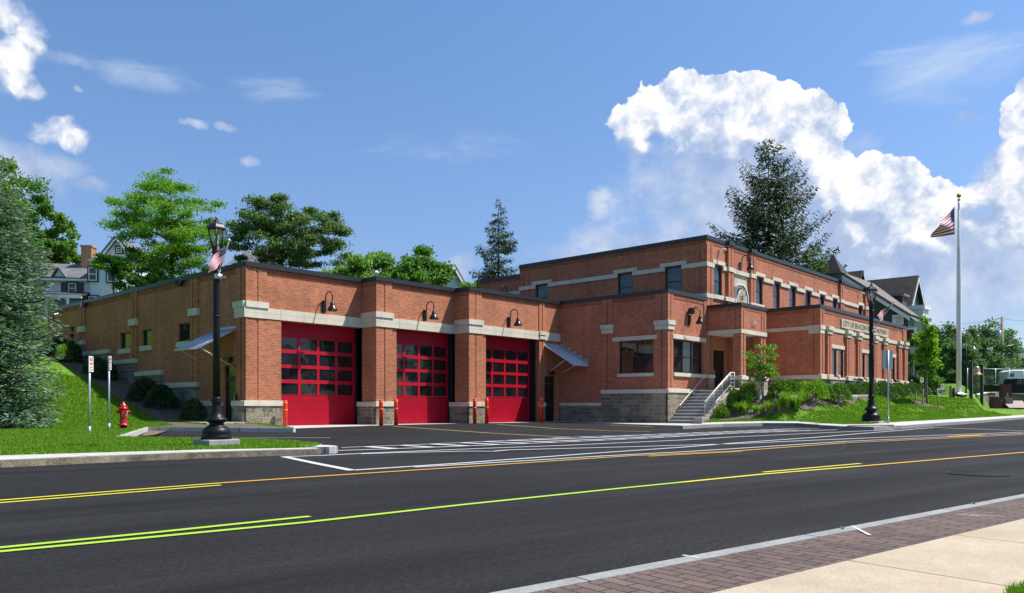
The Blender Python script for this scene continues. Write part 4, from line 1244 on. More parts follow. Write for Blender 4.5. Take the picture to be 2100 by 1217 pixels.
def tree(name, label, base, H, trunk, rx, ry, rz, cz, mat, bark, nclump, nleaf, leaf, clump=.22, flat=.6, r0=.25, group=None, cat='tree',
         seed=1, inner=.35, lobes=5, shape=None, up=.6, multi=1, sep=False):
    rng = np.random.default_rng(seed); rd = random.Random(seed)
    t = thing(name, base, label, cat, group)
    # uneven crown: direction-dependent radius
    ld = unit(lobes, rng); la = rng.uniform(-.22, .22, lobes)
    dirs = unit(nclump, rng); 
    rad = np.ones(nclump)
    for k in range(lobes): rad += la[k]*np.clip(dirs@ld[k], 0, 1)**3
    u = inner+(1-inner)*rng.random(nclump)**.6
    C = dirs*(rad*u)[:,None]*np.array([rx, ry, rz]); C[:,2] += cz
    if shape is not None:
        keep = np.array([shape(c) for c in C]); C = C[keep]
    n = len(C); V = []; T = []
    for c in C:
        m = int(nleaf*rng.uniform(.6, 1.4)); s = clump*(rx+ry)/2*rng.uniform(.7, 1.25)
        d = np.clip(rng.normal(0, .52, (m, 3)), -1.25, 1.25)
        P = c + d*np.array([s, s, s*flat])
        V.append(leaf_quads(P, np.full(m, leaf), rng, up))
        T.append(np.clip(rng.normal(.5, .22, m)+rng.uniform(-.22, .22), 0, 1))
    me = quadmesh('crown', np.concatenate(V), M[mat], np.concatenate(T))
    link('crown', me, t)
    mb = MB()
    for q in range(multi):
        ox = rd.uniform(-.25, .25)*(multi > 1); 
        top = (rx*rd.uniform(-.12,.12), ry*rd.uniform(-.1,.1), cz+rz*.35)
        tp = limb(mb, (ox, 0, -.3), (top[0]+ox*4, top[1], top[2]), r0/(multi**.5), r0*.25, .03, 6, rd)
        idx = list(range(n)); rd.shuffle(idx)
        for i in idx[:min(n, 46//multi)]:
            c = C[i]; h = max(trunk, min(c[2]-.25*np.hypot(c[0], c[1])-.3, top[2]))
            f = max(0, min(1, (h+.3)/(top[2]+.3)))
            k = min(5, int(f*6)); a = tp[k].lerp(tp[k+1], f*6-k)
            limb(mb, a, tuple(c), r0*(.42-.28*f), .015+.01*r0, .10, 4, rd)
    mb.build('trunk', M[bark], t)
    return t
def conifer(name, label, base, H, R, z0, mat, bark, whorls, per, droop=.25, tip=.2, card=.34, cw=.09, dens=9, prof_=None, lean=0, seed=1, group=None, r0=.22,
            hang=.0, irregular=.25, side=.55, gapp=0., asym=None):
    rng = np.random.default_rng(seed); rd = random.Random(seed)
    t = thing(name, base, label, 'tree', group)
    P = []; D = []; S = []; mb = MB()
    mb.tube([(0,0,-.4),(0,0,H*.5),(lean,0,H*.97)], [r0, r0*.6, .02], 8)
    for w in range(whorls):
        f = w/(whorls-1); z = z0+(H-z0)*f**.93
        rr = R*(prof_(f) if prof_ else (1-f)**.8)
        for k in range(per if f < .8 else max(3, per-2)):
            if rd.random() < gapp: continue
            az = rd.uniform(0, 2*math.pi); L = rr*rd.uniform(1-irregular, 1+irregular*.7)+.12
            if asym: L *= asym(az, f)
            zz = z+rd.uniform(-.5, .5)*(H-z0)/whorls
            n = max(3, int(L*dens)); ts = np.linspace(.12, 1, n)
            x = ts*L; zc = zz - droop*L*np.sin(ts*math.pi*.62)*1.0 + tip*L*ts**2.6
            px = np.cos(az)*x; py = np.sin(az)*x
            if k % 2 == 0 or L > .8:
                q = [Vector((lean*f, 0, zz))] + [Vector((px[i]+lean*f, py[i], zc[i])) for i in (n//3, 2*n//3, n-1)]
                mb.tube(q, [.012+.018*L, .010+.012*L, .008+.006*L, .006], 4, cap=False)
            for i in range(n):
                wloc = side*L*(1-.75*ts[i])*.9+.08
                m = 2+int(wloc*dens*.55)
                sd = rng.choice([-1, 1], m); q = rng.random(m)
                off = sd*q*wloc
                fx = np.full(m, px[i]) - np.sin(az)*off + np.cos(az)*q*wloc*.45
                fy = np.full(m, py[i]) + np.cos(az)*off + np.sin(az)*q*wloc*.45
                fz = zc[i] - hang*q*wloc*rng.random(m) - .10*q*wloc - hang*.25*rng.random(m)
                P.append(np.stack([fx+lean*f, fy, fz], 1))
                dd = np.stack([-np.sin(az)*sd*.8+np.cos(az)*.75, np.cos(az)*sd*.8+np.sin(az)*.75, np.full(m, .12-hang*1.6)], 1)
                D.append(dd)
    P = np.concatenate(P); D = np.concatenate(D); n = len(P)
    D = D + .35*unit(n, rng); D /= np.linalg.norm(D, axis=1, keepdims=True)
    L = card*(.6+.8*rng.random(n))[:,None]
    V = []
    for rot in (0, 1):
        nn = unit(n, rng); s = np.cross(D, nn); s /= np.linalg.norm(s, axis=1, keepdims=True)+1e-9
        a = P; c = P+D*L; mid = P+D*L*.55; w = cw*(.7+.6*rng.random(n))[:,None]
        V.append(np.stack([a, mid+s*w*.5, c, mid-s*w*.5], 1))
    V = np.concatenate(V).reshape(-1, 3)
    tint = np.clip(rng.normal(.5, .25, n), 0, 1); 
    me = quadmesh('crown', V, M[mat], np.concatenate([tint, tint]))
    link('crown', me, t); mb.build('trunk', M[bark], t)
    return t
def at(px, d, hf=hback):
    p = atd(px, 835, d); return Vector((p.x, p.y, hf(p.x, p.y)))
def top(py, d): return CAM_H + d*(835-py)/1600
# big blue spruce at the left edge
b = Vector((*atd(-26, 835, 25.5).xy, 0)); b.z = prof(b.y)
conifer('blue_spruce', 'large blue spruce on the lawn at the left edge', b, top(318, 25.5)-b.z, 1.82, .3, 'needle_blue', 'bark_dark', 30, 14, .20, .22, .17, .042, 14,
        lambda f: (.93+.35*f)*(1-f**2.0)**.8 if f < .985 else .05, seed=3, r0=.2, hang=.16, irregular=.24, side=.5)
# broad-leaved trees behind the left house
b = at(-25, 97); tree('maple_tree', 'tall broad maple rising behind the blue spruce', b, 0, 3, 7.6, 7.0, 9.6, top(328, 97)-b.z-9.2, 'leaf_maple', 'bark', 150, 330, .42, .17, .7, .4, 'broadleaved trees behind the station', seed=5)
b = at(104, 95); tree('maple_tree', 'smaller dark maple rising behind the orange chimney', b, 0, 2, 3.2, 3, 6.2, top(425, 95)-b.z-6.0, 'leaf_maple', 'bark', 75, 300, .40, .22, .75, .3, 'broadleaved trees behind the station', seed=6)
# two unseen maples added left of the frame to shade the side wall
for i, (x, y, r, h) in enumerate(((4.5, 43, 4.2, 9.5), (6.5, 55, 4.6, 11.))):
    b = Vector((x, y, prof(y)))
    tree('maple_tree', ['unseen maple added to shade the side wall, nearer the road', 'unseen maple added to shade the side wall, farther up the hill'][i], b, 0, 2, r, r, h*.5, h*.58, 'leaf_maple', 'bark', 70, 150, .45, .24, .8, .3, 'broadleaved trees behind the station', seed=500+i)
# honey locust
b = at(348, 63)
tree('locust_tree', 'airy bright green locust tree with visible limbs behind the garage wing', b, 0, 4.5, 4.7, 4.6, 4.7, top(358, 63)-b.z-4.6, 'leaf_locust', 'bark_dark', 150, 340, .17, .17, .38, .3, 'broadleaved trees behind the station', seed=21, inner=.25, lobes=7,
     shape=lambda c: not (c[2] < top(480, 63)-b.z and (c[0]*RX+c[1]*RY) < -3.3))
b = at(232, 60)
tree('locust_tree', 'low leafy branch clump of a young locust in front of the white house gable', b, 0, 3, 1.5, 1.4, .75, top(538, 60)-b.z, 'leaf_locust', 'bark_dark', 22, 150, .2, .24, .35, .10, 'broadleaved trees behind the station', seed=31)
b = at(284, 61)
tree('maple_tree', 'low dark tree crown over the roof edge between the white house and the locust', b, 0, 2, 1.7, 1.6, 1.9, top(548, 61)-b.z-.8, 'leaf_maple', 'bark', 40, 220, .24, .24, .7, .15, 'broadleaved trees behind the station', seed=77)
# pine
b = at(588, 66)
tree('pine_tree', 'dark spreading pine behind the garage roof', b, 0, 3, 4.9, 4.2, 3.6, top(490, 66)-b.z, 'needle_pine', 'bark', 150, 330, .21, .15, .42, .35, 'evergreen trees behind the station', seed=42, inner=.2, lobes=6, up=1.2)
# ailanthus and maple above the middle bay
for i, (px, py, d, rx, rz, mt, sd, lb, nm) in enumerate((
        (722, 530, 64, 2.3, 2.6, 'leaf_sumac', 51, 'light green feathery tree just right of the dark pine', 'ailanthus_tree'),
        (778, 518, 66, 2.4, 2.9, 'leaf_sumac', 52, 'light green feathery tree above the middle garage door', 'ailanthus_tree'),
        (870, 516, 68, 2.7, 3.2, 'leaf_maple', 53, 'dense dark green maple left of the pale gable peak', 'maple_tree'),
        (825, 536, 64, 2.0, 2.6, 'leaf_maple', 54, 'low bushy maple crown between the feathery trees and the dense maple', 'maple_tree'),
        (966, 572, 78, 2.0, 2.2, 'leaf_sumac', 55, 'small tree crown low behind the roof left of the thin spruce', 'ailanthus_tree'))):
    b = at(px, d); tree(nm, lb, b, 0, 2, rx, rx, rz, top(py, d)-b.z-rz, mt, 'bark', 48, 300, .3, .24, .7, .2, 'broadleaved trees behind the station', seed=sd)
# spruces behind the upper storey
b = at(1022, 74)
conifer('norway_spruce', 'slim dark spruce with ragged tiers left of the upper storey', b, top(412, 74)-b.z, 2.75, top(612, 74)-b.z-1, 'needle_dark', 'bark_dark', 15, 8, .10, .18, .30, .065, 12,
        lambda f: (1-f)**.75*1.02, seed=61, group='evergreen trees behind the station', hang=.75, irregular=.4, side=.42, gapp=.12)
b = at(1576, 88)
conifer('norway_spruce', 'tall broad spruce with upswept branches behind the upper storey', b, top(290, 88)-b.z, 6.9, top(600, 88)-b.z-2, 'needle_dark', 'bark_dark', 26, 8, .05, .42, .38, .10, 7.5,
        lambda f: (.98*(1-f)**.66+.05), seed=64, group='evergreen trees behind the station', hang=.6, irregular=.34, side=.38, gapp=.06, r0=.4)
b = at(1668, 78)
conifer('larch_tree', 'small fresh green conifer in front of the green house tower', b, top(500, 78)-b.z, 2.0, top(640, 78)-b.z, 'needle_green', 'bark', 16, 7, .12, .2, .42, .11, 7, lambda f: (1-f)**.6, seed=67, group='evergreen trees behind the station', hang=.3)
# far trees at the right
FG = 'far trees beyond the right lawn'
for i, (px, py, d, rx, rz, lb) in enumerate((
        (1945, 664, 105, 3.6, 5.4, 'far tree right behind the young staked tree'), (1968, 690, 100, 2.8, 4.2, 'far tree behind the foot of the flagpole'),
        (1998, 676, 108, 3.8, 5.6, 'far dark tree just right of the flagpole'), (2032, 670, 116, 4.4, 6.4, 'tallest far dark tree left of the utility pole'),
        (2066, 704, 136, 3.6, 5.2, 'far tree behind the utility pole'), (2090, 722, 146, 3.4, 3.6, 'far tree over the distant grey roof'))):
    b = at(px, d, hright); tree('shade_tree', lb, b, 0, 1.5, rx, rx, rz, top(py, d)-b.z-rz, 'leaf_far', 'bark', 95, 190, .36, .2, .8, .25, FG, seed=80+i)
for i, (px, py, d, rx, rz, lb) in enumerate((
        (1957, 762, 95, .75, 1.0, 'round bush left of the brown shed door'), (2014, 742, 106, 2.2, 1.9, 'bush behind the brass bell'),
        (2040, 736, 107, 2.6, 2.2, 'greyish bush left of the utility pole'), (2072, 742, 108, 2.2, 2.0, 'greyish bush right of the utility pole'), (1908, 772, 80, 1.0, 1.4, 'bush behind the stakes of the young tree'),
        (1880, 740, 74, 1.7, 3.4, 'tall bush at the right end of the street wing'))):
    b = at(px, d, hright); tree('bush', lb, b, 0, .4, rx, rx, rz, max(top(py, d)-b.z-rz, rz*.7), 'leaf_far' if i != 5 else 'leaf_maple', 'bark', 30, 200, .34, .3, .8, .1, 'far bushes beyond the right lawn', 'bush', seed=95+i)
# young staked tree
b = GT(1902, 834)
yt = tree('young_tree', 'young bright green street tree with wooden stakes at the end of the street wing', b, 0, 1.9, .95, .9, 2.3, 3.85, 'leaf_young', 'bark_grey', 50, 75, .20, .24, .75, .07, None, seed=120, inner=.15)
mb = MB()
for (dx, dy) in ((-.75, .1), (.72, -.45), (-.45, .6)):
    mb.tube([(dx, dy, -.2), (dx*.93, dy*.93, 1.15)], .04, 6)
st = mb.build('stake', M['wood'], yt)
mb = MB()
for (dx, dy) in ((-.75, .1), (.72, -.45), (-.45, .6)): mb.tube([(dx*.93, dy*.93, 1.1), (0, 0, 1.75)], .02, 5)
mb.build('tie', M['bark_dark'], yt)
bm_ = [(b.x+1.25*math.cos(a)*random.uniform(.85, 1.15), b.y+1.0*math.sin(a)*random.uniform(.85, 1.15)) for a in [i*math.pi/10 for i in range(20)]]
sheet('mulch_bed', bm_, lambda x, y: hright(x, y)+.12*max(0, 1-((x-b.x)**2+(y-b.y)**2)/1.5), .3, M['mulch'], .03)
# two-stemmed shrub tree by the porch
b = GT(1566, 832)
tree('serviceberry', 'lime green two-stemmed young tree in the bed before the porch', b, 0, .9, 1.0, .85, 1.15, 2.15, 'leaf_lime', 'bark_grey', 46, 55, .13, .22, .6, .05, None, seed=130, inner=.2, multi=2)
# shrubs ------------------------------------------------------------------
def shrub_mesh(seed, mat, n, leaf, r=1., h=1., flat=.9):
    rng = np.random.default_rng(seed)
    d = unit(n, rng); d[:,2] = np.abs(d[:,2])*1.0-.12
    rad = (.55+.45*rng.random(n)**.5)
    lob = unit(7, rng); 
    for k in range(7): rad = rad*(1+.16*np.clip(d@lob[k], 0, 1)**4)
    P = d*rad[:,None]*np.array([r, r, h]); P[:,2] = np.maximum(P[:,2]+.10*h, .03)
    V = leaf_quads(P, np.full(n, leaf), rng, .5, .6, d, .8)
    return quadmesh('foliage', V, M[mat], np.clip(rng.normal(.5, .25, n), 0, 1))
def stemmesh(h):
    mb = MB()
    for k in range(5):
        a = k*1.26; mb.tube([(0,0,-.1),(.2*math.cos(a),.2*math.sin(a),h*.4),(.45*math.cos(a),.45*math.sin(a),h*.8)], [.03,.02,.008], 5)
    return mb.mesh('stem', M['bark'])
SM = {k: [shrub_mesh(200+10*i+j, mt, n, lf) for j in range(3)] for i, (k, mt, n, lf) in enumerate((('yew', 'leaf_yew', 2600, .12), ('green', 'leaf_shrub', 1500, .17), ('lime', 'leaf_lime', 1300, .16), ('hedge', 'leaf_hedge', 1700, .16)))}
STM = stemmesh(1.)
def shrub(kind, name, label, p, r, h, group, k=0):
    t = thing(name, p, label, 'shrub', group, rz=random.uniform(0, 6.28)); q = 1. if kind != 'green' else .88; t.scale = (r*q, r*q, h*q)
    link('foliage', SM[kind][k % 3], t); link('stem', STM, t)
    return t
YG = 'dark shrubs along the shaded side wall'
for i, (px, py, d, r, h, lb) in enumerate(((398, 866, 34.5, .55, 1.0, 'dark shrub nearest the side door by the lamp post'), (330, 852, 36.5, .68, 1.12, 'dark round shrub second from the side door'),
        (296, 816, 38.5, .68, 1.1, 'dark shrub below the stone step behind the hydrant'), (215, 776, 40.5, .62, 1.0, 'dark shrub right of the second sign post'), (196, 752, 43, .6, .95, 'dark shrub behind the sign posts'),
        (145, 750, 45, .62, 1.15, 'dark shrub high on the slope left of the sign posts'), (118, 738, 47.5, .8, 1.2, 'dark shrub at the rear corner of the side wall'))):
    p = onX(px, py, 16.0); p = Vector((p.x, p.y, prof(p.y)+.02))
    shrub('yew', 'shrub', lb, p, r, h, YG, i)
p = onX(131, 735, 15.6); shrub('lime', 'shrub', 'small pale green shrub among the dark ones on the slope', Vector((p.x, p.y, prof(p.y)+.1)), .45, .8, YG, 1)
BG = 'flowering shrubs in the bed before the street wing'
SH = [(1482, 862, .42, .72, 'lime', 'lime green shrub at the foot of the stair wall'), (1512, 836, .62, .95, 'green', 'shrub against the middle of the stair wall'),
      (1535, 818, .6, .95, 'green', 'shrub at the top of the stair wall'), (1500, 822, .5, .8, 'green', 'shrub half hidden by the pale stair railing'), (1566, 812, .62, 1.0, 'green', 'shrub behind the two-stemmed young tree'),
      (1598, 812, .66, .95, 'green', 'shrub just right of the two-stemmed young tree'), (1622, 812, .65, .95, 'green', 'grey green shrub below the left wall of the street wing'), (1645, 812, .5, .75, 'lime', 'small bright shrub between two larger ones below the wing'),
      (1672, 818, .62, .95, 'lime', 'bright shrub below the front corner of the street wing'), (1692, 825, .68, 1.05, 'green', 'bushy shrub leaning over the low kerb below the wing corner'),
      (1718, 822, .7, 1.05, 'green', 'bushy shrub right of the wing corner'), (1740, 810, .6, .8, 'green', 'shrub left of the right lamp post')]
for i, (px, py, r, h, k, lb) in enumerate(SH):
    p = GT(px, py); shrub(k, 'shrub', lb, p, r, h, BG, i)
HG = 'clipped hedge plants along the foot of the street wing'
for i in range(15):
    x = 49.8+i*1.08
    pos = ['first from the wing corner', 'second from the wing corner', 'third from the wing corner, below the first window pair', 'below the right pane of the first window pair', 'left of the first black path light', 'right of the first black path light',
           'below the stone plaque text', 'left of the right lamp post', 'hidden behind the right lamp post', 'right of the right lamp post', 'behind the back of the traffic sign', 'below the last window pair',
           'third from the right end', 'second from the right end', 'last at the right end of the wing'][i]
    y = 16.75+.15*math.sin(i*2.1); shrub('hedge', 'hedge_plant', 'dark hedge plant '+pos, Vector((x, y, hright(x, y))), .72, .86+.08*math.sin(i*3), HG, i)
# ornamental grasses
def tuft_mesh(seed, n=130):
    rng = np.random.default_rng(seed); V = []; 
    az = rng.random(n)*2*math.pi; lean = .10+.75*rng.random(n)**1.1; L = .65+.45*rng.random(n)
    r0 = .14*rng.random(n)
    for i in range(n):
        c, s = math.cos(az[i]), math.sin(az[i]); w = .022
        sx, sy = -s*w, c*w; x0, y0 = c*r0[i], s*r0[i]
        x1, y1, z1 = x0+c*lean[i]*L[i]*.35, y0+s*lean[i]*L[i]*.35, L[i]*.6
        x2, y2, z2 = x0+c*lean[i]*L[i], y0+s*lean[i]*L[i], L[i]*(1-.25*lean[i])
        V += [(x0-sx,y0-sy,0),(x0+sx,y0+sy,0),(x1+sx*.8,y1+sy*.8,z1),(x1-sx*.8,y1-sy*.8,z1),
              (x1-sx*.8,y1-sy*.8,z1),(x1+sx*.8,y1+sy*.8,z1),(x2+sx*.2,y2+sy*.2,z2),(x2-sx*.2,y2-sy*.2,z2)]
    return quadmesh('blades', np.array(V), M['blade'], np.repeat(np.clip(rng.normal(.5, .25, n), 0, 1), 2))
TM = [tuft_mesh(300+i) for i in range(3)]
OG = 'ornamental grass tufts in the mulch bed'
for i, (px, py, s, lb) in enumerate(((1513, 851, .8, 'grass tuft right of the lime shrub, lowest in the bed'), (1528, 852, .95, 'tall grass tuft below the stair wall shrubs'), (1536, 838, 1.0, 'tall grass tuft left of the thin stems, upper row'),
        (1550, 850, .7, 'small grass tuft directly left of the two thin stems'), (1563, 853, .7, 'small grass tuft before the two thin stems'), (1577, 845, .75, 'grass tuft directly right of the two thin stems'), (1583, 822, .7, 'grass tuft behind the two thin stems, by the low kerb'),
        (1597, 846, .75, 'grass tuft between the stems and the tall pair'), (1614, 842, 1.0, 'left one of the tall pair of grass tufts'), (1634, 840, 1.1, 'right one of the tall pair of grass tufts'), (1650, 830, .9, 'grass tuft at the right end of the row'), (1606, 822, .6, 'short grass tuft close below the low kerb'))):
    p = GT(px, py); t = thing('grass_tuft', p, lb, 'ornamental grass', OG, rz=i*1.3); t.scale = (s*.8, s*.8, s*.82)
    link('blades', TM[i % 3], t)
# low concrete edge of the walk above the bed
o = bpy.data.objects.new
mb = MB(); mb.extr([(39.6,15.86,1.0),(51.0,15.86,1.15),(51.0,15.86,1.60),(39.6,15.86,1.47)], (0,.16,0)); mb.box(37.9,39.598,15.86,16.02,.9,1.42)
tag(bevel(mb.build('garden_wall', M['concrete']), .01), 'low concrete edging wall above the mulch bed', 'garden wall')
# lawn blades: one uncountable mass
def inpoly_np(X, Y, P):
    c = np.zeros(len(X), bool); j = len(P)-1
    for i in range(len(P)):
        (xi, yi), (xj, yj) = P[i], P[j]
        if yi != yj: c ^= ((yi > Y) != (yj > Y)) & (X < (xj-xi)*(Y-yi)/(yj-yi)+xi)
        j = i
    return c
def blades(n, poly, hv, size, seed, dmax, excl=None):
    rng = np.random.default_rng(seed); got = []; tot = 0
    xs = [p[0] for p in poly]; ys = [p[1] for p in poly]
    while tot < n:
        X = rng.uniform(max(min(xs), -30), min(max(xs), 75), 400000); Y = rng.uniform(max(min(ys), -20), min(max(ys), 60), 400000)
        d = X*FX+Y*FY; u = X*RX+Y*RY
        k = (d < dmax) & (d > 5) & (np.abs(u) < d*.70) & (rng.random(len(X)) < (14./np.maximum(d, 1))**1.3)
        X, Y = X[k], Y[k]; k = inpoly_np(X, Y, poly)
        if excl is not None: k &= ~inpoly_np(X, Y, excl)
        got.append(np.stack([X[k], Y[k]], 1)); tot += int(k.sum())
    Q = np.concatenate(got)[:n]; P = np.concatenate([Q, hv(Q[:,0], Q[:,1])[:,None]], 1)
    d = (P[:,0]*FX+P[:,1]*FY)
    sz = size*(.5+.8*rng.random(n))*(.7+d/34.); az = rng.random(n)*6.28; w = .009*(.6+d/18.)
    ln = rng.normal(0, .35, (n, 2))*sz[:,None]
    s = np.stack([np.cos(az)*w, np.sin(az)*w, np.zeros(n)], 1)
    tip = P + np.stack([ln[:,0], ln[:,1], sz], 1)
    V = np.stack([P-s, P+s, tip], 1).reshape(-1, 3)
    return quadmesh('grass', V, M['grass_blade'], np.clip(rng.normal(.5, .25, n), 0, 1), tri=True)
PXS = np.array([q[0] for q in PROF]); PZS = np.array([q[1] for q in PROF])
tag(link('grass', blades(150000, lawn_poly, lambda X, Y: np.interp(Y, PXS, PZS), .05, 5, 40, ms)), kind='stuff')
gx = [(p.x, p.y) for p in kr]
rl2 = [(35.9,18.7)] + gx + [(lastk.x+12,lastk.y-8),(80,0),(80,17),(51,15.9),(39.6,15.9)]
def hr_np(X, Y):
    out = np.zeros(len(X))
    for a in range(0, len(X), 5000):
        d2 = (X[a:a+5000,None]-CPN[None,:,0])**2+(Y[a:a+5000,None]-CPN[None,:,1])**2+.05
        w = d2**-1.6; out[a:a+5000] = (w*CPN[None,:,2]).sum(1)/w.sum(1)
    return out
tag(link('grass', blades(60000, rl2, hr_np, .05, 6, 62, mul)), kind='stuff')

# grass at the near pavement corner and two weeds in the kerb joint
cg = [G(2066,1216,.1), G(2120,1203,.1), G(2240,1210,.1), G(2240,1300,.1), G(2050,1300,.1)]
rg = np.random.default_rng(9); n_ = 2600
cx_ = [p.x for p in cg]; cy_ = [p.y for p in cg]
X_ = rg.uniform(min(cx_), max(cx_), n_*3); Y_ = rg.uniform(min(cy_), max(cy_), n_*3); k_ = inpoly_np(X_, Y_, [(p.x, p.y) for p in cg]); X_, Y_ = X_[k_], Y_[k_]
P_ = np.stack([X_, Y_, np.full(len(X_), .1)], 1); a_ = rg.random(len(X_))*6.28; s_ = np.stack([np.cos(a_)*.003, np.sin(a_)*.003, a_*0], 1)
T_ = P_+np.stack([rg.normal(0, .012, len(X_)), rg.normal(0, .012, len(X_)), .025+.03*rg.random(len(X_))], 1)
tag(link('grass', quadmesh('grass', np.stack([P_-s_, P_+s_, T_], 1).reshape(-1, 3), M['grass_blade'], rg.random(len(X_)), tri=True)), kind='stuff')
for px, py, s, lb in ((1728, 1085, .019, 'small weed in the kerb joint near the short white stroke'), (1998, 1034, .021, 'small weed in the kerb joint at the right edge of the brick strip')):
    t = thing('weed', G(px, py, .1), lb, 'weed', 'weeds in the kerb joint'); t.scale = (s*1.6, s*1.6, s*.8); link('blades', TM[0], t)
# ------------------------------------------------------------------ street furniture
# lamp post ---------------------------------------------------------------
def lamp_post():
    t = thing('street_lamp', (0,0,0), '', 'street lamp', 'black lantern posts along the street')
    mb = MB(); mb.box(-.31,.31,-.31,.31,-.12,.04); bevel(mb.build('plinth', M['plinth'], t), .012)
    mb = MB(); mb.lathe([(.275,.04),(.275,.10),(.25,.13),(.262,.16),(.25,.22),(.20,.27),(.135,.31),(.13,.345),(.165,.365),(.20,.40),(.185,.435),(.13,.46),(.105,.55),(.085,.66),(.075,.72),(.095,.735),(.10,.76),(.085,.79),(.095,.81),(.07,.84)], n=28)
    mb.build('base', M['black_paint'], t)
    mb = MB(); mb.lathe([(.07,.83),(.062,2.2),(.062,3.2),(.068,3.35),(.072,3.52),(.06,3.55)], n=20)
    for z in (3.38, 2.35): mb.lathe([(.07,z),(.078,z+.015),(.07,z+.03)], n=20)
    mb.build('post', M['black_paint'], t)
    mb = MB(); mb.lathe([(.06,3.54),(.10,3.57),(.075,3.60),(.085,3.66),(.06,3.68)], n=16)
    for k in range(6):
        a = k*math.pi/3; mb.tube([(.075*math.cos(a),.075*math.sin(a),3.63),(.165*math.cos(a),.165*math.sin(a),4.0)], .013, 6)
    mb.lathe([(.185,4.0),(.185,4.03),(.15,4.085),(.10,4.125),(.05,4.15),(.045,4.18),(.022,4.20),(.028,4.225),(.005,4.26)], n=6, smooth=False)
    M['lantern_black'] = simple('satin_black_lantern', (.010,.010,.012), .5, 0, .1)
    ln = mb.build('lantern', M['lantern_black'], t)
    mb = MB(); mb.lathe([(.07,3.64),(.15,3.985)], n=6, smooth=False)
    m, tt, bb = material('clear_lantern_glass'); gl = tt.n('ShaderNodeBsdfGlossy'); gl.inputs['Roughness'].default_value = .05
    tr = tt.n('ShaderNodeBsdfTransparent'); mx = tt.n('ShaderNodeMixShader'); mx.inputs[0].default_value = .03
    tt.L.new(tr.outputs[0], mx.inputs[1]); tt.L.new(gl.outputs[0], mx.inputs[2]); tt.L.new(mx.outputs[0], tt.N['Material Output'].inputs[0])
    mb.build('glass_pane', m, ln)
    mb = MB(); mb.lathe([(.03,3.66),(.035,3.78),(.03,3.84)], n=10); mb.build('lamp_bulb', M['white_lens'], ln)
    mb = MB(); mb.lathe([(.145,3.985),(.10,3.995),(.02,3.998)], n=16); mb.build('reflector', M['white_lens'], ln)
    return t
LP = G(444, 905.5, .20)
lp = lamp_post(); lp.location = LP; lp['label'] = 'black lantern post on the grass tip before the side door, with a flag'
RP = G(1787, 866.5, .2)
rp = dup(lp, RP, sc=1.39, label='black lantern post on the lawn before the street wing, with a flag')
# flags -------------------------------------------------------------------
mt, tt, bb = material('flag_red'); bb.inputs['Base Color'].default_value = (.46,.006,.02,1); bb.inputs['Roughness'].default_value = .7; M['fred'] = mt
mt, tt, bb = material('flag_white'); bb.inputs['Base Color'].default_value = (.70,.68,.68,1); bb.inputs['Roughness'].default_value = .7; M['fwhite'] = mt
mt, tt, bb = material('flag_blue'); bb.inputs['Base Color'].default_value = (.012,.02,.085,1); bb.inputs['Roughness'].default_value = .7; M['fblue'] = mt
def flag_mesh(fn, nu=38, cant=.4):
    """fn(u,v) -> point; u along the fly 0..1, v 0 (top) ..1 (bottom)"""
    mb = MB(); nv = 26
    g = [[fn(i/nu, j/nv) for j in range(nv+1)] for i in range(nu+1)]
    base = len(mb.v)
    for i in range(nu+1):
        for j in range(nv+1): mb.v.append(tuple(g[i][j]))
    mb.smooth = True
    for i in range(nu):
        for j in range(nv):
            s = j//2; red = s % 2 == 0
            canton = s < 7 and (i+.5)/nu < cant
            star = canton and (i % 3 == 1) and (j % 3 == 1)
            mb.cur = 1 if star else 2 if canton else (0 if red else 1)
            a = base+i*(nv+1)+j; mb.face([a, a+nv+1, a+nv+2, a+1])
    mb.cur = 0
    return mb.mesh('cloth', [M['fred'], M['fwhite'], M['fblue']])
def post_flag(loc, foot, head, A, B, C, D, label, amp, sc=1.):
    """staff foot->head ; cloth corners A hoist top, B hoist bottom, C fly bottom, D fly top (all local)"""
    t = thing('flag', loc, label, 'flag', 'flags on the lantern posts')
    foot, head = Vector(foot), Vector(head)
    mb = MB(); mb.tube([foot, head], .013*sc, 8); mb.build('staff', M['rail'], t)
    mb = MB(); mb.lathe([(.0,-.025*sc),(.022*sc,-.01*sc),(.025*sc,.01*sc),(.0,.035*sc)], tuple(head), 10); mb.build('finial', M['white'], t)
    mb = MB(); mb.tube([foot+Vector((0,0,-.06*sc)), foot+Vector((0,0,.03*sc))], .07*sc, 12); mb.tube([foot+(head-foot).normalized()*-.02, foot+(head-foot).normalized()*.12*sc], .024*sc, 8); mb.build('bracket', M['alu'], t)
    A, B, C, D = (Vector(q) for q in (A, B, C, D))
    nrm = (D-A).cross(B-A).normalized()
    def fn(u, v):
        p = (A.lerp(B, v)).lerp(D.lerp(C, v), u)
        return p + nrm*amp*u**.6*math.sin(7.5*u+2.4*v+.5) + Vector((0,0,-1))*amp*.6*u*math.sin(5*u+1.)
    me = flag_mesh(fn); o = link('cloth', me, t)
    return t
def rel(px, py, P, dd=0):       # offset from P of a point at P's depth
    d = P.x*FX+P.y*FY+dd
    return atd(px, py, d)-P
post_flag(LP, rel(447, 566, LP, -.02), rel(470, 493, LP, -.35), rel(467.5, 500, LP, -.33), rel(461, 535, LP, -.2), rel(430, 563, LP, -.75), rel(426, 538, LP, -.85), 'flag with red and white stripes on the left lantern post', .035)
post_flag(RP, rel(1791, 678, RP, -.02), rel(1833.5, 619, RP, -.55), rel(1831, 622, RP, -.5), rel(1811, 650, RP, -.3), rel(1808.5, 661, RP, -.9), rel(1797, 646, RP, -1.0), 'flag with red and white stripes on the right lantern post', .04, 1.4)
M['print_red'] = simple('faded_red_print', (.50,.14,.12), .6)
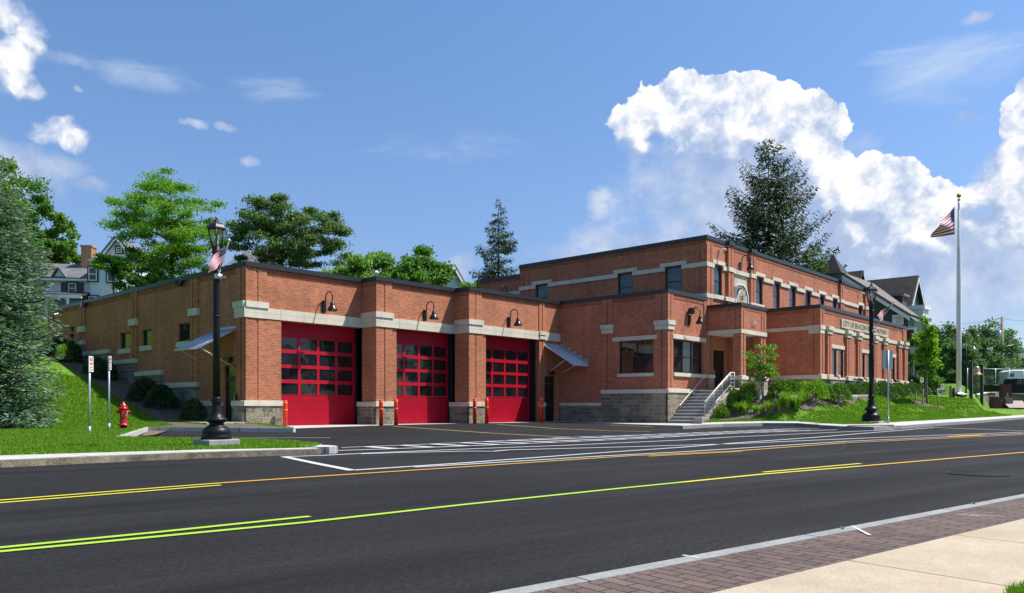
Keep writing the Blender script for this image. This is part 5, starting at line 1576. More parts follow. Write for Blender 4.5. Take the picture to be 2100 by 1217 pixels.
# tall flagpole --------------------------------------------------------------
FP = at(1966.5, 63, hright)
d_fp = FP.x*FX+FP.y*FY
Hf = top(412, d_fp)-FP.z
t = thing('flagpole', FP, 'tall white tapered flagpole with a gold ball on the right lawn', 'flagpole')
mb = MB(); mb.lathe([(.19,0),(.185,Hf*.3),(.17,Hf*.55),(.15,Hf*.72),(.11,Hf*.82),(.085,Hf*.98),(.07,Hf)], n=18); mb.build('pole', M['offwhite'], t)
mb = MB(); mb.lathe([(.62,0),(.62,.06),(.40,.12),(.22,.22),(.19,.24)], n=24); mb.build('collar', M['white'], t)
mb = MB(); mb.lathe([(.0,0),(.11,.04),(.11,.1),(.03,.16),(.03,.24)]+[(.17*math.sin(a), .41-.17*math.cos(a)) for a in [.15+i*(math.pi-.15)/9 for i in range(10)]], (0,0,Hf), 16); mb.build('finial', M['gold'], t)
mb = MB(); mb.tube([(-.2,-.05,1.2),(-.13,-.05,Hf*.95)], .012, 5); mb.build('halyard', M['rail'], t)
t = thing('flag', FP, 'large drooping striped flag high on the tall white flagpole', 'flag')
A, B, C, D = rel(1957.5, 423, FP), rel(1958, 481, FP), rel(1910, 487, FP, -1.), rel(1927, 455, FP, -1.4)
def fn(u, v):
    p = A.lerp(B, v).lerp(D.lerp(C, v), u)
    n = Vector((FX, FY, 0))
    return p + n*.32*u**.7*math.sin(6.0*v+3.2*u) + Vector((0,0,-1))*.22*math.sin(math.pi*u)*(1-v)
link('cloth', flag_mesh(fn, 38, .2), t)
# hydrant ---------------------------------------------------------------------
HP = G(253, 881, .12)
t = thing('fire_hydrant', HP, 'red fire hydrant on the lawn left of the parking pad', 'fire hydrant', rz=R_(0))
mb = MB(); mb.lathe([(.105,-.1),(.105,.13)], n=18); mb.build('barrel_foot', M['frame'], t)
mb = MB(); mb.lathe([(.105,.12),(.18,.125),(.18,.165),(.115,.18),(.108,.2),(.108,.60),(.125,.63),(.125,.66),(.15,.665),(.15,.70),(.115,.705),(.12,.73),(.10,.78),(.075,.82),(.045,.845),(.04,.87),(.028,.875),(.025,.90),(.0,.905)], n=22); mb.build('barrel', M['red_paint'], t)
v1 = Vector((-FX*.75+RX*.55, -FY*.75+RY*.55, 0)).normalized()
for dv, r, L in ((v1, .085, .20), (Vector((v1.y, -v1.x, 0)), .055, .185), (Vector((-v1.y, v1.x, 0)), .055, .185)):
    mb = MB(); z = Vector((0,0,.55)) if r > .06 else Vector((0,0,.57))
    mb.tube([z+dv*.07, z+dv*(L-.05)], r*.8, 14); mb.tube([z+dv*(L-.06), z+dv*L], r, 14); mb.tube([z+dv*L, z+dv*(L+.03)], .022, 6)
    o = mb.build('nozzle', M['red_paint'], t)
for k in range(6):
    a = k*math.pi/3+.3; mb = MB(); mb.tube([(.135*math.cos(a),.135*math.sin(a),.70),(.135*math.cos(a),.135*math.sin(a),.72)], .014, 6)
    mb.build('bolt', M['red_paint'], t)
mb = MB(); sdv = Vector((v1.y, -v1.x, 0))
mb.tube([Vector((0,0,.60))+v1*.12-sdv*.10+Vector((0,0,0)), Vector((0,0,.48))+v1*.15-sdv*.08, Vector((0,0,.42))+v1*.16+sdv*.0, Vector((0,0,.45))+v1*.18+sdv*.08, Vector((0,0,.53))+v1*.2+sdv*.03], .009, 6); mb.build('chain', M['chain'], t)
# signs ----------------------------------------------------------------------
def roadsign(name, P, H, w, h, ang, face, label, back='alu', lines=0, group=None, rp_=.03, zt=None):
    t = thing(name, P, label, 'sign', group)
    f = Vector((math.cos(ang), math.sin(ang), 0)); s = Vector((-f.y, f.x, 0))
    mb = MB(); mb.tube([(0,0,-.2),(0,0,H)], rp_, 8); mb.build('post', M['galv'], t)
    mb = MB(); mb.tube([(0,0,-.02),(0,0,.22)], rp_*1.35, 8); mb.build('sleeve', M['galv'], t)
    c = f*(rp_+.012); pts = [c-s*w/2+Vector((0,0,H-h)), c+s*w/2+Vector((0,0,H-h)), c+s*w/2+Vector((0,0,H)), c-s*w/2+Vector((0,0,H))]
    mb = MB(); mb.extr(pts, f*-.012); pl = mb.build('plate', M[back], t)
    if face:
        mb = MB(); q = [p+f*.0035 for p in pts]; mb.poly(q); mb.build('face', M[face], pl)
        if lines:
            mb = MB()
            for z0, z1, a, b in lines:
                q = [c+f*.006+s*(a*w/2)+Vector((0,0,H-h*z1)), c+f*.006+s*(b*w/2)+Vector((0,0,H-h*z1)), c+f*.006+s*(b*w/2)+Vector((0,0,H-h*z0)), c+f*.006+s*(a*w/2)+Vector((0,0,H-h*z0))]
                mb.poly(q)
            mb.build('print', M['print_red'] if name == 'parking_sign' else M['fblue'], pl)
    return t
ls = [(.05,.08,-.85,.85),(.13,.32,-.7,-.2),(.13,.32,-.1,.3),(.13,.32,.4,.75),(.40,.56,-.75,-.3),(.40,.56,-.2,.2),(.40,.56,.3,.75),(.66,.74,-.7,.7),(.80,.92,-.6,-.1),(.80,.92,.1,.6)]
va = math.atan2(-FY, -FX)
roadsign('parking_sign', G(183.5, 892, .1), 2.12, .30, .42, R_(-40), 'white', 'leftmost sign post on the lawn, white plate with red print turned nearly edge on', lines=ls, group='parking signs on the lawn')
roadsign('parking_sign', G(223.5, 883.5, .12), 2.30, .30, .42, R_(-31), 'white', 'sign post just left of the hydrant, its plate seen edge on', lines=ls, group='parking signs on the lawn')
SRP = G(1821.5, 866.5, .2)
roadsign('traffic_sign', SRP, 3.05, .46, .78, R_(48), None, 'grey back of a square traffic sign right of the right lantern post', back='galv', rp_=.035)
for px, py, d, H, w, h, lb in ((1890, 790, 66, 1.25, .34, .42, 'small red and white sign behind the young staked tree'), (1932, 805, 66, 1.5, .30, .48, 'small blue and white parking sign between the young tree and the flagpole'),
                    (2044, 800, 78, 1.6, .36, .6, 'small white arrow sign in front of the chain-link fence')):
    p = at(px, d, hright); roadsign('parking_sign', p, top(py-40+0, d)-p.z+.3 if 0 else H+.3, w, h, va+.25, 'white', lb, lines=[(.15,.45,-.6,.6),(.6,.8,-.4,.4)], group='small signs beyond the right lawn')
# bollards --------------------------------------------------------------------
BGp = 'red bollards before the garage doors'
b0 = thing('bollard', (0,0,0), '', 'bollard', BGp)
mb = MB(); mb.lathe([(.095,-.05),(.095,1.06),(.085,1.10),(.05,1.125),(.0,1.13)], n=20); s0 = mb.build('sleeve', M['bollard'], b0)
for z in (.70, 1.01):
    mb = MB(); mb.lathe([(.0955,z),(.098,z+.003),(.098,z+.03),(.0955,z+.033)], n=20); mb.build('reflective_band', M['yellow_tape'], b0)
for i, ((px, py), lb) in enumerate((((585, 875), 'red bollard at the left edge of the leftmost garage door'), ((781.5, 873.4), 'red bollard right of the leftmost garage door, in front of the second pier'), ((812, 872.4), 'red bollard at the left edge of the middle garage door'),
        ((973.5, 870), 'red bollard right of the middle garage door, in front of the third pier'), ((998, 869), 'red bollard at the left edge of the rightmost garage door'), ((1111, 866.5), 'red bollard right of the rightmost garage door beside the black door'))):
    p = G(px, py, .0)
    sc = (54*(p.x*FX+p.y*FY)/1600)/1.13*(1. if i < 3 else .98)
    if i == 0: b0.location = p; b0.scale = (1.,1.,sc); b0['label'] = lb
    else:
        o = dup(b0, p, label=lb); o.scale = (1.,1.,sc)
# path lights along the street wing
pl0 = thing('path_light', (0,0,0), '', 'path light', 'black path lights along the street wing')
mb = MB(); mb.lathe([(.09,-.05),(.09,.92),(.12,.95)], n=14); mb.build('post', M['frame'], pl0)
mb = MB(); mb.lathe([(.10,1.06),(.17,1.06),(.15,1.14),(.08,1.2),(.0,1.22)], n=14); mb.build('cap', M['frame'], pl0)
mb = MB(); mb.lathe([(.075,.94),(.075,1.06)], n=12); mb.build('lens', M['white_lens'], pl0)
for i, (x, lb) in enumerate(((52.8, 'black path light between the first and second window pair'), (56.6, 'black path light left of the right lantern post foot'), (60.2, 'black path light right of the right lantern post'), (64.0, 'black path light near the right end of the street wing'))):
    p = Vector((x, 17.05, hright(x, 17.05)))
    if i == 0: pl0.location = p; pl0['label'] = lb
    else: dup(pl0, p, label=lb)
# manhole cover -------------------------------------------------------------------
mp = G(2008, 972.5, 0)
t = thing('manhole_cover', (mp.x, mp.y, .005), 'round iron manhole cover flush in the near lane', 'manhole cover')
mb = MB(); mb.prism([(.335*math.cos(k*math.pi/18), .335*math.sin(k*math.pi/18)) for k in range(36)], -.05, .004)
M['iron'] = simple('worn_cast_iron', (.012,.012,.012), .7, 0, .2, 20, .4)
mb.build('lid', M['asphalt'], t)
mb = MB()
for k in range(36):
    a, b = k*math.pi/18, (k+1)*math.pi/18
    c = lambda r, q, z: (r*math.cos(q), r*math.sin(q), z)
    mb.hexa([c(.35,a,-.05),c(.35,b,-.05),c(.375,b,-.05),c(.375,a,-.05),c(.35,a,.006),c(.35,b,.006),c(.375,b,.006),c(.375,a,.006)])
mb.build('rim', M['iron'], t)
# ------------------------------------------------------------------ the right end: bell, memorial, pickup, fence, shed, pole
t0 = at(1991.5, 62, hright); t1 = at(2013.5, 65, hright)
c = (t0+t1)/2
dd = c.x*FX+c.y*FY
t = thing('bell_stand', (c.x, c.y, min(t0.z, t1.z)), 'black timber frame holding a brass bell right of the flagpole', 'bell stand')
p0, p1 = t0-t.location, t1-t.location
zt = top(748, dd)-t.location.z
for p in (p0, p1):
    mb = MB(); mb.box(p.x-.11, p.x+.11, p.y-.11, p.y+.11, -.2, zt); mb.box(p.x-.13, p.x+.13, p.y-.13, p.y+.13, zt, zt+.08); mb.build('post', M['frame'], t)
mb = MB(); mb.tube([p0+Vector((0,0,zt-.5)), (p0+p1)/2+Vector((0,0,zt-.32)), p1+Vector((0,0,zt-.5))], .055, 8); mb.build('beam', M['frame'], t)
mid = (p0+p1)/2
M['brass'] = simple('old_brass', (.50,.36,.20), .38, .6, .1)
mb = MB(); mb.lathe([(.0,.66),(.12,.66),(.19,.60),(.215,.45),(.24,.25),(.30,.12),(.40,.02),(.40,0),(.30,.03),(.18,.3)], (0,0,0), 24)
tb_ = thing('bell', t.location+mid+Vector((0,0,zt-1.17)), 'brass bell hanging in the black frame', 'bell'); tb_.scale = (1.05,1.05,1.05)
mb.build('body', M['brass'], tb_); mb = MB(); mb.lathe([(.0,-.14),(.06,-.09),(.05,-.02),(.02,.0),(.02,.3)], n=10); mb.build('clapper', M['frame'], tb_)
# little black post light in the bell frame
mp = at(2003, 64, hright)
o = dup(pl0, mp, label='black path light standing behind the brass bell')
# black lamp with hanging bell shade
p = at(1981, 66, hright); H = top(703, 66)-p.z
t = thing('area_lamp', p, 'thin black lamp post with a curved arm and bell shade beside the flagpole', 'lamp post')
s = Vector((RX, RY, 0))
mb = MB(); mb.box(-.22,.22,-.22,.22,-.1,.12); mb.build('plinth', M['concrete'], t)
mb = MB(); mb.lathe([(.12,.1),(.12,.3),(.075,.4),(.06,H*.5),(.05,H)], n=12); mb.build('post', M['black_paint'], t)
mb = MB(); mb.tube([Vector((0,0,H-.1))]+[s*(.33-.33*math.cos(a))+Vector((0,0,H-.1+.36*math.sin(a))) for a in [i*math.pi/8 for i in range(1, 9)]]+[s*.66+Vector((0,0,H-.3))], .03, 7); mb.build('arm', M['black_paint'], t)
mb = MB(); q = s*.66+Vector((0,0,H-.6)); mb.lathe([(.05,.3),(.09,.2),(.13,.12),(.30,-.02),(.28,-.03),(.1,.08)], tuple(q), 16); mb.build('shade', M['galv'], t)
# memorial ------------------------------------------------------------------------
def atp(px, py, d): return atd(px, py, d)
M['granite_red'] = simple('polished_brown_granite', (.095,.036,.026), .5, 0, .25, 30, spec=.25)
M['mem_pale'] = simple('etched_pale_granite', (.25,.22,.19), .7, 0, .15, 8)
s = Vector((RX, RY, 0)); f = Vector((-FX, -FY, 0))
def slab(mb, c, w, dep, z0, z1):
    a = c-s*w/2; b = c+s*w/2
    mb.hexa([(q.x, q.y, z) for z in (z0, z1) for q in (a+f*dep/2, b+f*dep/2, b-f*dep/2, a-f*dep/2)])
d = 74.; px2 = d/1600; Q = d/50.
# curved retaining wall
t = thing('stone_wall', at(2030, 79, hright), 'curved low fieldstone wall with pale coping behind the monument', 'wall')
L0_ = t.location
w1 = MB(); w2 = MB()
arc = [(1998,819,70,.0),(2002,813,73,0),(2012,808,76.2,0),(2026,804.5,78.6,0),(2045,804,79.4,0),(2066,806,79.5,0),(2085,807,79.,0),(2110,808,78.,0)]
pr = [atd(x, y, dd_) for x, y, dd_, _ in arc]
for i in range(len(pr)-1):
    a, b = pr[i]-L0_, pr[i+1]-L0_; n = Vector((-(b-a).y, (b-a).x, 0)).normalized()*.3
    za = a.z; zb = b.z
    w1.hexa([(a.x,a.y,-2.),(b.x,b.y,-2.),(b.x+n.x,b.y+n.y,-2.),(a.x+n.x,a.y+n.y,-2.),(a.x,a.y,za-.09),(b.x,b.y,zb-.09),(b.x+n.x,b.y+n.y,zb-.09),(a.x+n.x,a.y+n.y,za-.09)])
    m = n*.25
    w2.hexa([(a.x-m.x,a.y-m.y,za-.088),(b.x-m.x,b.y-m.y,zb-.088),(b.x+n.x+m.x,b.y+n.y+m.y,zb-.088),(a.x+n.x+m.x,a.y+n.y+m.y,za-.088),(a.x-m.x,a.y-m.y,za),(b.x-m.x,b.y-m.y,zb),(b.x+n.x+m.x,b.y+n.y+m.y,zb),(a.x+n.x+m.x,a.y+n.y+m.y,za)])
for (xa, ya, xb, zt_) in ((1995, 818, 2020, .0), (1997, 812, 2013, 0)):
    a, b = atd(xa, ya, 69.6+(817-ya)*.2)-L0_, atd(xb, ya, 70.+(817-ya)*.2)-L0_
    n = Vector((FX, FY, 0))*.5
    w1.hexa([(a.x,a.y,-1.8),(b.x,b.y,-1.8),(b.x+n.x,b.y+n.y,-1.8),(a.x+n.x,a.y+n.y,-1.8),(a.x,a.y,a.z-.07),(b.x,b.y,b.z-.07),(b.x+n.x,b.y+n.y,b.z-.07),(a.x+n.x,a.y+n.y,a.z-.07)])
    w2.hexa([(a.x,a.y,a.z-.068),(b.x,b.y,b.z-.068),(b.x+n.x,b.y+n.y,b.z-.068),(a.x+n.x,a.y+n.y,a.z-.068),(a.x,a.y,a.z),(b.x,b.y,b.z),(b.x+n.x,b.y+n.y,b.z),(a.x+n.x,a.y+n.y,a.z)])
w1.build('wall', M['stone'], t); w2.build('coping', M['lime'], t)
base_p = atd(2062, 838, d); gz = base_p.z
t = thing('monument', base_p, 'brown granite memorial with a carved standing figure and pale oval medallions', 'monument')
loc = lambda x, y, q=0: atd(x, y, d+q)-base_p
mb = MB(); slab(mb, loc(2080, 838, .5), 3.1*Q, 1.3*Q, -.8, .05); mb.build('base', M['granite_red'], t)
mb = MB(); c = loc(2062, 838, .5); slab(mb, c, .58*Q, .35*Q, -.2, (838-788)*px2); mb.build('stele', M['granite_red'], t)
mb = MB(); c2 = loc(2041, 838, -.1); slab(mb, c2, .50*Q, .5*Q, -.3, (838-814)*px2); mb.build('pedestal', M['granite_red'], t)
mb = MB(); a, b = loc(2070, 836, -.3), loc(2112, 836, -.3)
mb.hexa([(a.x,a.y,-.25),(b.x,b.y,-.25),(b.x-f.x*.7,b.y-f.y*.7*Q,-.25),(a.x-f.x*.7,a.y-f.y*.7*Q,-.25),(a.x,a.y,.06),(b.x,b.y,.06),(b.x-f.x*.7,b.y-f.y*.7*Q,.5*Q),(a.x-f.x*.7,a.y-f.y*.7*Q,.5*Q)])
mb.build('plaque_stand', M['granite_red'], t)
for k in range(3):
    q = a.lerp(b, .08+.3*k); r = a.lerp(b, .34+.3*k); n = Vector((0,0,.012))
    mb = MB(); mb.poly([(v.x, v.y, v.z) for v in (Vector((q.x,q.y,.09))+f*-.04+n, Vector((r.x,r.y,.09))+f*-.04+n, Vector((r.x,r.y,.47*Q))-f*.645*Q+n, Vector((q.x,q.y,.47*Q))-f*.645*Q+n)]); mb.build('inscription_plate', M['mem_pale'], t)
for px, py in ((2050.5, 823), (2073, 823)):
    c = loc(px, py, .2); mb = MB(); n = 20
    ring = [c+s*.16*Q*math.cos(2*math.pi*k/n)+Vector((0,0,.24*Q*math.sin(2*math.pi*k/n))) for k in range(n)]
    mb.extr(ring, f*-.06); mb.build('medallion', M['mem_pale'], t)
# figure in low relief on the stele: one standing outline
c = loc(2062, 824, .5)+f*(.176*Q)
out = [(-.10,-.34),(-.07,-.05),(-.12,.10),(-.20,.13),(-.21,.20),(-.10,.24),(-.06,.34),(-.045,.38),(-.055,.46),(-.02,.51),(.03,.51),(.055,.46),(.04,.38),(.10,.33),(.12,.12),(.09,-.05),(.11,-.36),(.03,-.36),(.01,-.08),(-.03,-.36)]
mb = MB(); mb.extr([c+s*x*Q+Vector((0,0,(y+.06)*Q)) for x, y in out], f*.03); mb.build('carved_figure', M['mem_pale'], t)
# pickup ------------------------------------------------------------------------------
d = 90.; k_ = d/1600; pb = atd(2070, 818, d); pb.z = hright(pb.x, pb.y)
t = thing('pickup_truck', pb, 'black pickup truck parked behind the memorial wall', 'pickup truck')
t.rotation_euler = (0, 0, math.atan2(RY, RX))
z = lambda py: (835-py)*k_+CAM_H-pb.z
xx = lambda px: (px-2070)*k_
zt_, zb_ = z(777), z(790)
mb = MB()
side = [(xx(2025),.55),(xx(2025),zb_),(xx(2048),zb_),(xx(2066),zb_),(xx(2070),zt_-.02),(xx(2074),zt_),(xx(2096),zt_),(xx(2108),zb_+.02),(xx(2136),zb_-.08),(xx(2142),.9),(xx(2142),.55)]
mb.extr([(x, -.95, y) for x, y in side], (0, 1.9, 0)); M['truck'] = simple('dusty_black_truck_paint', (.008,.008,.009), .6, 0, .1, spec=.2)
bevel(mb.build('body', M['truck'], t), .04)
mb = MB()
for q in ([(2073,789),(2076,779.5),(2085,779.5),(2085,789)], [(2087,789),(2087,779.5),(2095,779.5),(2103,789)]):
    mb.poly([(xx(a_), -.962, z(b_)) for a_, b_ in q])
mb.build('window', M['glass'], t)
for x in (xx(2040), xx(2126)):
    for y in (-.9, .68):
        w = MB(); w.tube([(x,y,.38),(x,y+.24,.38)], .38, 20); wo = w.build('wheel', M['frame'], t)
        w = MB(); w.tube([(x,y-.01 if y < 0 else y+.15,.38),(x,y+.1,.38)], .22, 14); w.build('rim', M['alu'], wo)
mb = MB(); mb.box(xx(2025)-.04, xx(2025), -.9, -.7, .85, 1.15); mb.build('tail_lamp', M['fred'], t)
# white van behind the fence
d = 103.; pb = atd(2085, 800, d); pb.z = hright(pb.x, pb.y)
k_ = d/1600
t = thing('white_van', pb, 'white van parked behind the chain-link fence', 'van'); t.rotation_euler = (0, 0, math.atan2(RY, RX))
z = lambda py: (835-py)*k_+CAM_H-pb.z
xx = lambda px: (px-2085)*k_
mb = MB(); side = [(xx(2056),.4),(xx(2056),z(772)),(xx(2058),z(763)),(xx(2066),z(760)),(xx(2104),z(760)),(xx(2110),z(772)),(xx(2112),.4)]
mb.extr([(x,-1,y) for x, y in side], (0,2,0)); bevel(mb.build('body', M['white'], t), .06)
mb = MB(); mb.poly([(xx(a_),-1.01,z(b_)) for a_, b_ in ((2059,774),(2060,767),(2070,767),(2070,774))]); mb.build('window', M['glass'], t)
for x in (xx(2066), xx(2100)):
    w = MB(); w.tube([(x,-1.02,.38),(x,-.8,.38)], .38, 18); w.build('wheel', M['frame'], t)
# chain-link fence
a, b = at(1984, 96, hright), at(2125, 99, hright)
t = thing('chain_link_fence', a, 'grey chain-link fence across the far lot', 'fence')
m, tt, bb = material('chain_link'); 
br = tt.n('ShaderNodeTexBrick', offset=.5); mp_ = tt.n('ShaderNodeMapping'); mp_.inputs['Rotation'].default_value = (0,0,R_(45))
tt.L.new(wallvec(tt), mp_.inputs[0]); tt.L.new(mp_.outputs[0], br.inputs['Vector']); br.offset = 0
br.inputs['Brick Width'].default_value = .10; br.inputs['Row Height'].default_value = .10; br.inputs['Mortar Size'].default_value = .0028; br.inputs['Scale'].default_value = 1
tr = tt.n('ShaderNodeBsdfTransparent'); mx = tt.n('ShaderNodeMixShader'); tt.L.new(br.outputs['Fac'], mx.inputs[0]); tt.L.new(tr.outputs[0], mx.inputs[1]); tt.L.new(bb.outputs[0], mx.inputs[2])
bb.inputs['Base Color'].default_value = (.30,.32,.32,1); tt.L.new(mx.outputs[0], tt.N['Material Output'].inputs[0])
v = b-a; zt_ = top(757, 97)-a.z
mb = MB(); mb.poly([(0,0,.0),(v.x,v.y,v.z),(v.x,v.y,zt_),(0,0,zt_)]); mb.build('mesh', m, t)
for k in range(6):
    q = v*k/5; mb = MB(); mb.tube([(q.x,q.y,-.2),(q.x,q.y,zt_+.05)], .05, 7); mb.build('post', M['galv'], t)
mb = MB(); mb.tube([(0,0,zt_),(v.x,v.y,zt_)], .035, 6); mb.build('top_rail', M['galv'], t)
# brown shed
d = 101.; pb = at(1952, d, hright); k_ = d/1600
t = thing('shed', pb, 'brown plank shed with a low gabled roof behind the flagpole', 'shed'); t.rotation_euler = (0, 0, math.atan2(RY, RX))
z = lambda py: (835-py)*k_+CAM_H-pb.z
xx = lambda px: (px-1952)*k_
M['shed'] = brickmat('weathered_brown_boards', (.17,.125,.11), (.13,.10,.09), (.07,.05,.045), .16, 30, .012, 0, .3)
mb = MB(); mb.extr([(xx(1921),0,-.5),(xx(1921),0,z(752)),(xx(1944),0,z(744.5)),(xx(1979),0,z(755)),(xx(1979),0,-.5)], (0,4,0)); mb.build('wall', M['shed'], t)
mb = MB()
for (x0, y0, x1, y1) in ((1919.5,752.5,1944,743.5),(1944,743.5,1981,755)):
    mb.extr([(xx(x0),-.2,z(y0)),(xx(x1),-.2,z(y1)),(xx(x1),-.2,z(y1)+.12),(xx(x0),-.2,z(y0)+.12)], (0,4.4,0))
M['shingle'] = None
def shingle(name, c1, c2):
    m, t_, b_ = material(name); p_ = t_.obj()
    x_ = t_.n('ShaderNodeSeparateXYZ'); t_.L.new(p_, x_.inputs[0]); cc = t_.n('ShaderNodeCombineXYZ')
    t_.L.new(t_.math('ADD', x_.outputs[0], x_.outputs[1]), cc.inputs[0]); t_.L.new(x_.outputs[2], cc.inputs[1])
    bk_ = t_.n('ShaderNodeTexBrick', offset=.5); t_.L.new(cc.outputs[0], bk_.inputs['Vector'])
    bk_.inputs['Color1'].default_value = (*c1,1); bk_.inputs['Color2'].default_value = (*c2,1); bk_.inputs['Mortar'].default_value = (*[.5*q for q in c1],1)
    bk_.inputs['Brick Width'].default_value = .35; bk_.inputs['Row Height'].default_value = .12; bk_.inputs['Mortar Size'].default_value = .012; bk_.inputs['Scale'].default_value = 1
    n_ = t_.maprange(t_.noise(p_, 1.2, 5, .7), .3, .7, .75, 1.25)
    q_ = t_.n('ShaderNodeVectorMath', operation='SCALE'); t_.L.new(bk_.outputs['Color'], q_.inputs[0]); t_.put(q_.inputs['Scale'], n_)
    t_.L.new(q_.outputs[0], b_.inputs['Base Color']); b_.inputs['Roughness'].default_value = .9
    return m
M['shingle'] = shingle('brown_grey_shingle', (.20,.17,.145), (.13,.115,.10)); M['slate'] = shingle('grey_slate_shingle', (.17,.17,.18), (.115,.115,.125)); M['shingle_dark'] = shingle('dark_shingle', (.070,.058,.052), (.045,.039,.036))
mb.build('roof', M['shingle'], t)
mb = MB(); mb.extr([(xx(1934),-.06,0),(xx(1934),-.06,z(766)),(xx(1944),-.06,z(766)),(xx(1944),-.06,0)], (0,.05,0)); mb.build('door', M['wood'], t)
# boulders
t = thing('rock_pile', GT(1902, 806, None, 50), 'pile of pale grey boulders at the end of the hedge', 'rocks')
rd = random.Random(5)
M['rock'] = simple('grey_boulder', (.30,.29,.27), .95, 0, .35, 3, .6, .2, 8)
for k in range(9):
    bm = bmesh.new(); bmesh.ops.create_icosphere(bm, subdivisions=2, radius=.28+.16*rd.random())
    for v_ in bm.verts: v_.co *= 1+.25*(rd.random()-.5); v_.co.z *= .65
    me = bpy.data.meshes.new('boulder'); bm.to_mesh(me); bm.free(); me.materials.append(M['rock'])
    o = link('boulder', me, t); q = s*rd.uniform(-1.1, 1.1)+f*rd.uniform(-.6, .5); o.location = (q.x, q.y, .12+.12*rd.random())
# grey post with a dark hand pump beside the flagpole
p = at(1950, 62, hright)
t = thing('post_marker', p, 'short weathered post and dark bracket left of the flagpole foot', 'post')
mb = MB(); mb.box(-.12,.12,-.1,.1,-.1,.95); mb.build('post', M['wood'], t)
mb = MB(); mb.tube([s*.2+Vector((0,0,-.1)), s*.2+Vector((0,0,.8))], .1, 8); mb.tube([s*.2+Vector((0,0,.45)), s*.55+Vector((0,0,.3)), s*.6+Vector((0,0,0))], .05, 6); mb.build('bracket', M['frame'], t)
# utility pole and wires
p = at(2055, 108, hright); H = top(650, 108)-p.z
t = thing('utility_pole', p, 'wooden utility pole with a transformer at the far right', 'utility pole')
mb = MB(); mb.tube([(0,0,-.3),(0,0,H)], [.24,.17], 10); mb.build('pole', M['wood'], t)
mb = MB(); q = s*-.4; mb.lathe([(.0,H-3.4),(.27,H-3.4),(.27,H-1.9),(.0,H-1.85)], (q.x,q.y,0), 14); mb.build('transformer', M['galv'], t)
mb = MB(); mb.tube([s*-.05+Vector((0,0,H-4.1)), s*1.6+Vector((0,0,H-3.9))], .05, 6); mb.build('bracket', M['galv'], t)
P = p+Vector((0,0,H))
def wire(a, b, sag, label):
    mb = MB(); n = 14; base = Vector(a)
    mb.tube([Vector(a).lerp(Vector(b), k/n)-base-Vector((0,0,sag*4*(k/n)*(1-k/n))) for k in range(n+1)], .022, 5)
    o = mb.build('overhead_wire', M['frame']); o.location = base; tag(o, label, 'wire', 'overhead wires at the far right')
wire(P-Vector((0,0,.2)), atd(1880, 668, 160), .4, 'overhead wire running left from the utility pole behind the flagpole')
wire(P-Vector((0,0,.2)), atd(2125, 656, 150), .3, 'highest overhead wire running right from the utility pole')
wire(P-Vector((0,0,3.0)), atd(2120, 689, 120), .3, 'overhead wire running right from the transformer')
wire(P-Vector((0,0,3.4)), atd(2112, 742, 60), .3, 'overhead wire sloping down steeply at the right edge')
# distant house at the right edge
def local(px, d):
    p = at(px, d, hright); return p
d = 118.; pb = local(2085, d); k_ = d/1600
t = thing('distant_house', pb, 'distant dark roofed house with blue trim at the right edge', 'house'); t.rotation_euler = (0, 0, math.atan2(RY, RX))
z = lambda py: (835-py)*k_+CAM_H-pb.z
xx = lambda px: (px-2085)*k_
M['blue_wall'] = simple('blue_siding', (.06,.10,.14), .7)
mb = MB(); mb.box(xx(2068), xx(2150), 0, 8, -1, z(736)); mb.build('wall', M['blue_wall'], t)
mb = MB(); mb.hexa([(xx(2056),-.6,z(737)),(xx(2156),-.6,z(737)),(xx(2156),4,z(721)),(xx(2064),4,z(721)),(xx(2056),-.6,z(737)+.15),(xx(2156),-.6,z(737)+.15),(xx(2156),4,z(721)+.15),(xx(2064),4,z(721)+.15)])
mb.hexa([(xx(2064),4.01,z(721)),(xx(2156),4.01,z(721)),(xx(2156),8.6,z(737)),(xx(2056),8.6,z(737)),(xx(2064),4.01,z(721)+.15),(xx(2156),4.01,z(721)+.15),(xx(2156),8.6,z(737)+.15),(xx(2056),8.6,z(737)+.15)])
mb.build('roof', M['slate'], t)
mb = MB(); mb.box(xx(2094), xx(2097), -.05, 0, 0, z(738)); mb.build('trim', M['white'], t)
mb = MB(); mb.box(xx(2098.5), xx(2112), -.04, 0, z(757), z(742)); mb.build('window', M['glass'], t)
# ------------------------------------------------------------------ neighbouring houses
def siding(name, c1):
    m, t, b = material(name); p = t.obj()
    x = t.n('ShaderNodeSeparateXYZ'); t.L.new(p, x.inputs[0])
    fr = t.math('FRACT', t.math('DIVIDE', x.outputs[2], .2))
    f = t.math('MULTIPLY', t.maprange(fr, 0, .14, .60, 1.), t.maprange(t.noise(p, .8, 4), .3, .7, .92, 1.06))
    q = t.n('ShaderNodeVectorMath', operation='SCALE'); q.inputs[0].default_value = c1; t.put(q.inputs['Scale'], f)
    t.L.new(q.outputs[0], b.inputs['Base Color']); b.inputs['Roughness'].default_value = .6
    t.L.new(t.bump(fr, .5, .03), b.inputs['Normal'])
    return m
M['siding'] = siding('white_clapboard', (.66,.70,.74)); M['green_siding'] = siding('green_clapboard', (.045,.125,.105)); M['green_shaded'] = siding('shaded_green_clapboard', (.022,.06,.05))  # second green is the first one darkened, shade put into the colour
M['trim'] = simple('white_trim', (.70,.71,.70), .5)
M['chimney'] = brickmat('orange_chimney_brick', (.46,.20,.075), (.34,.13,.05), (.40,.30,.2))
def local_frame(px, d, rot=0, hf=hback):
    p = atd(px, 835, d); p.z = hf(p.x, p.y)
    return p, math.atan2(RY, RX)+rot
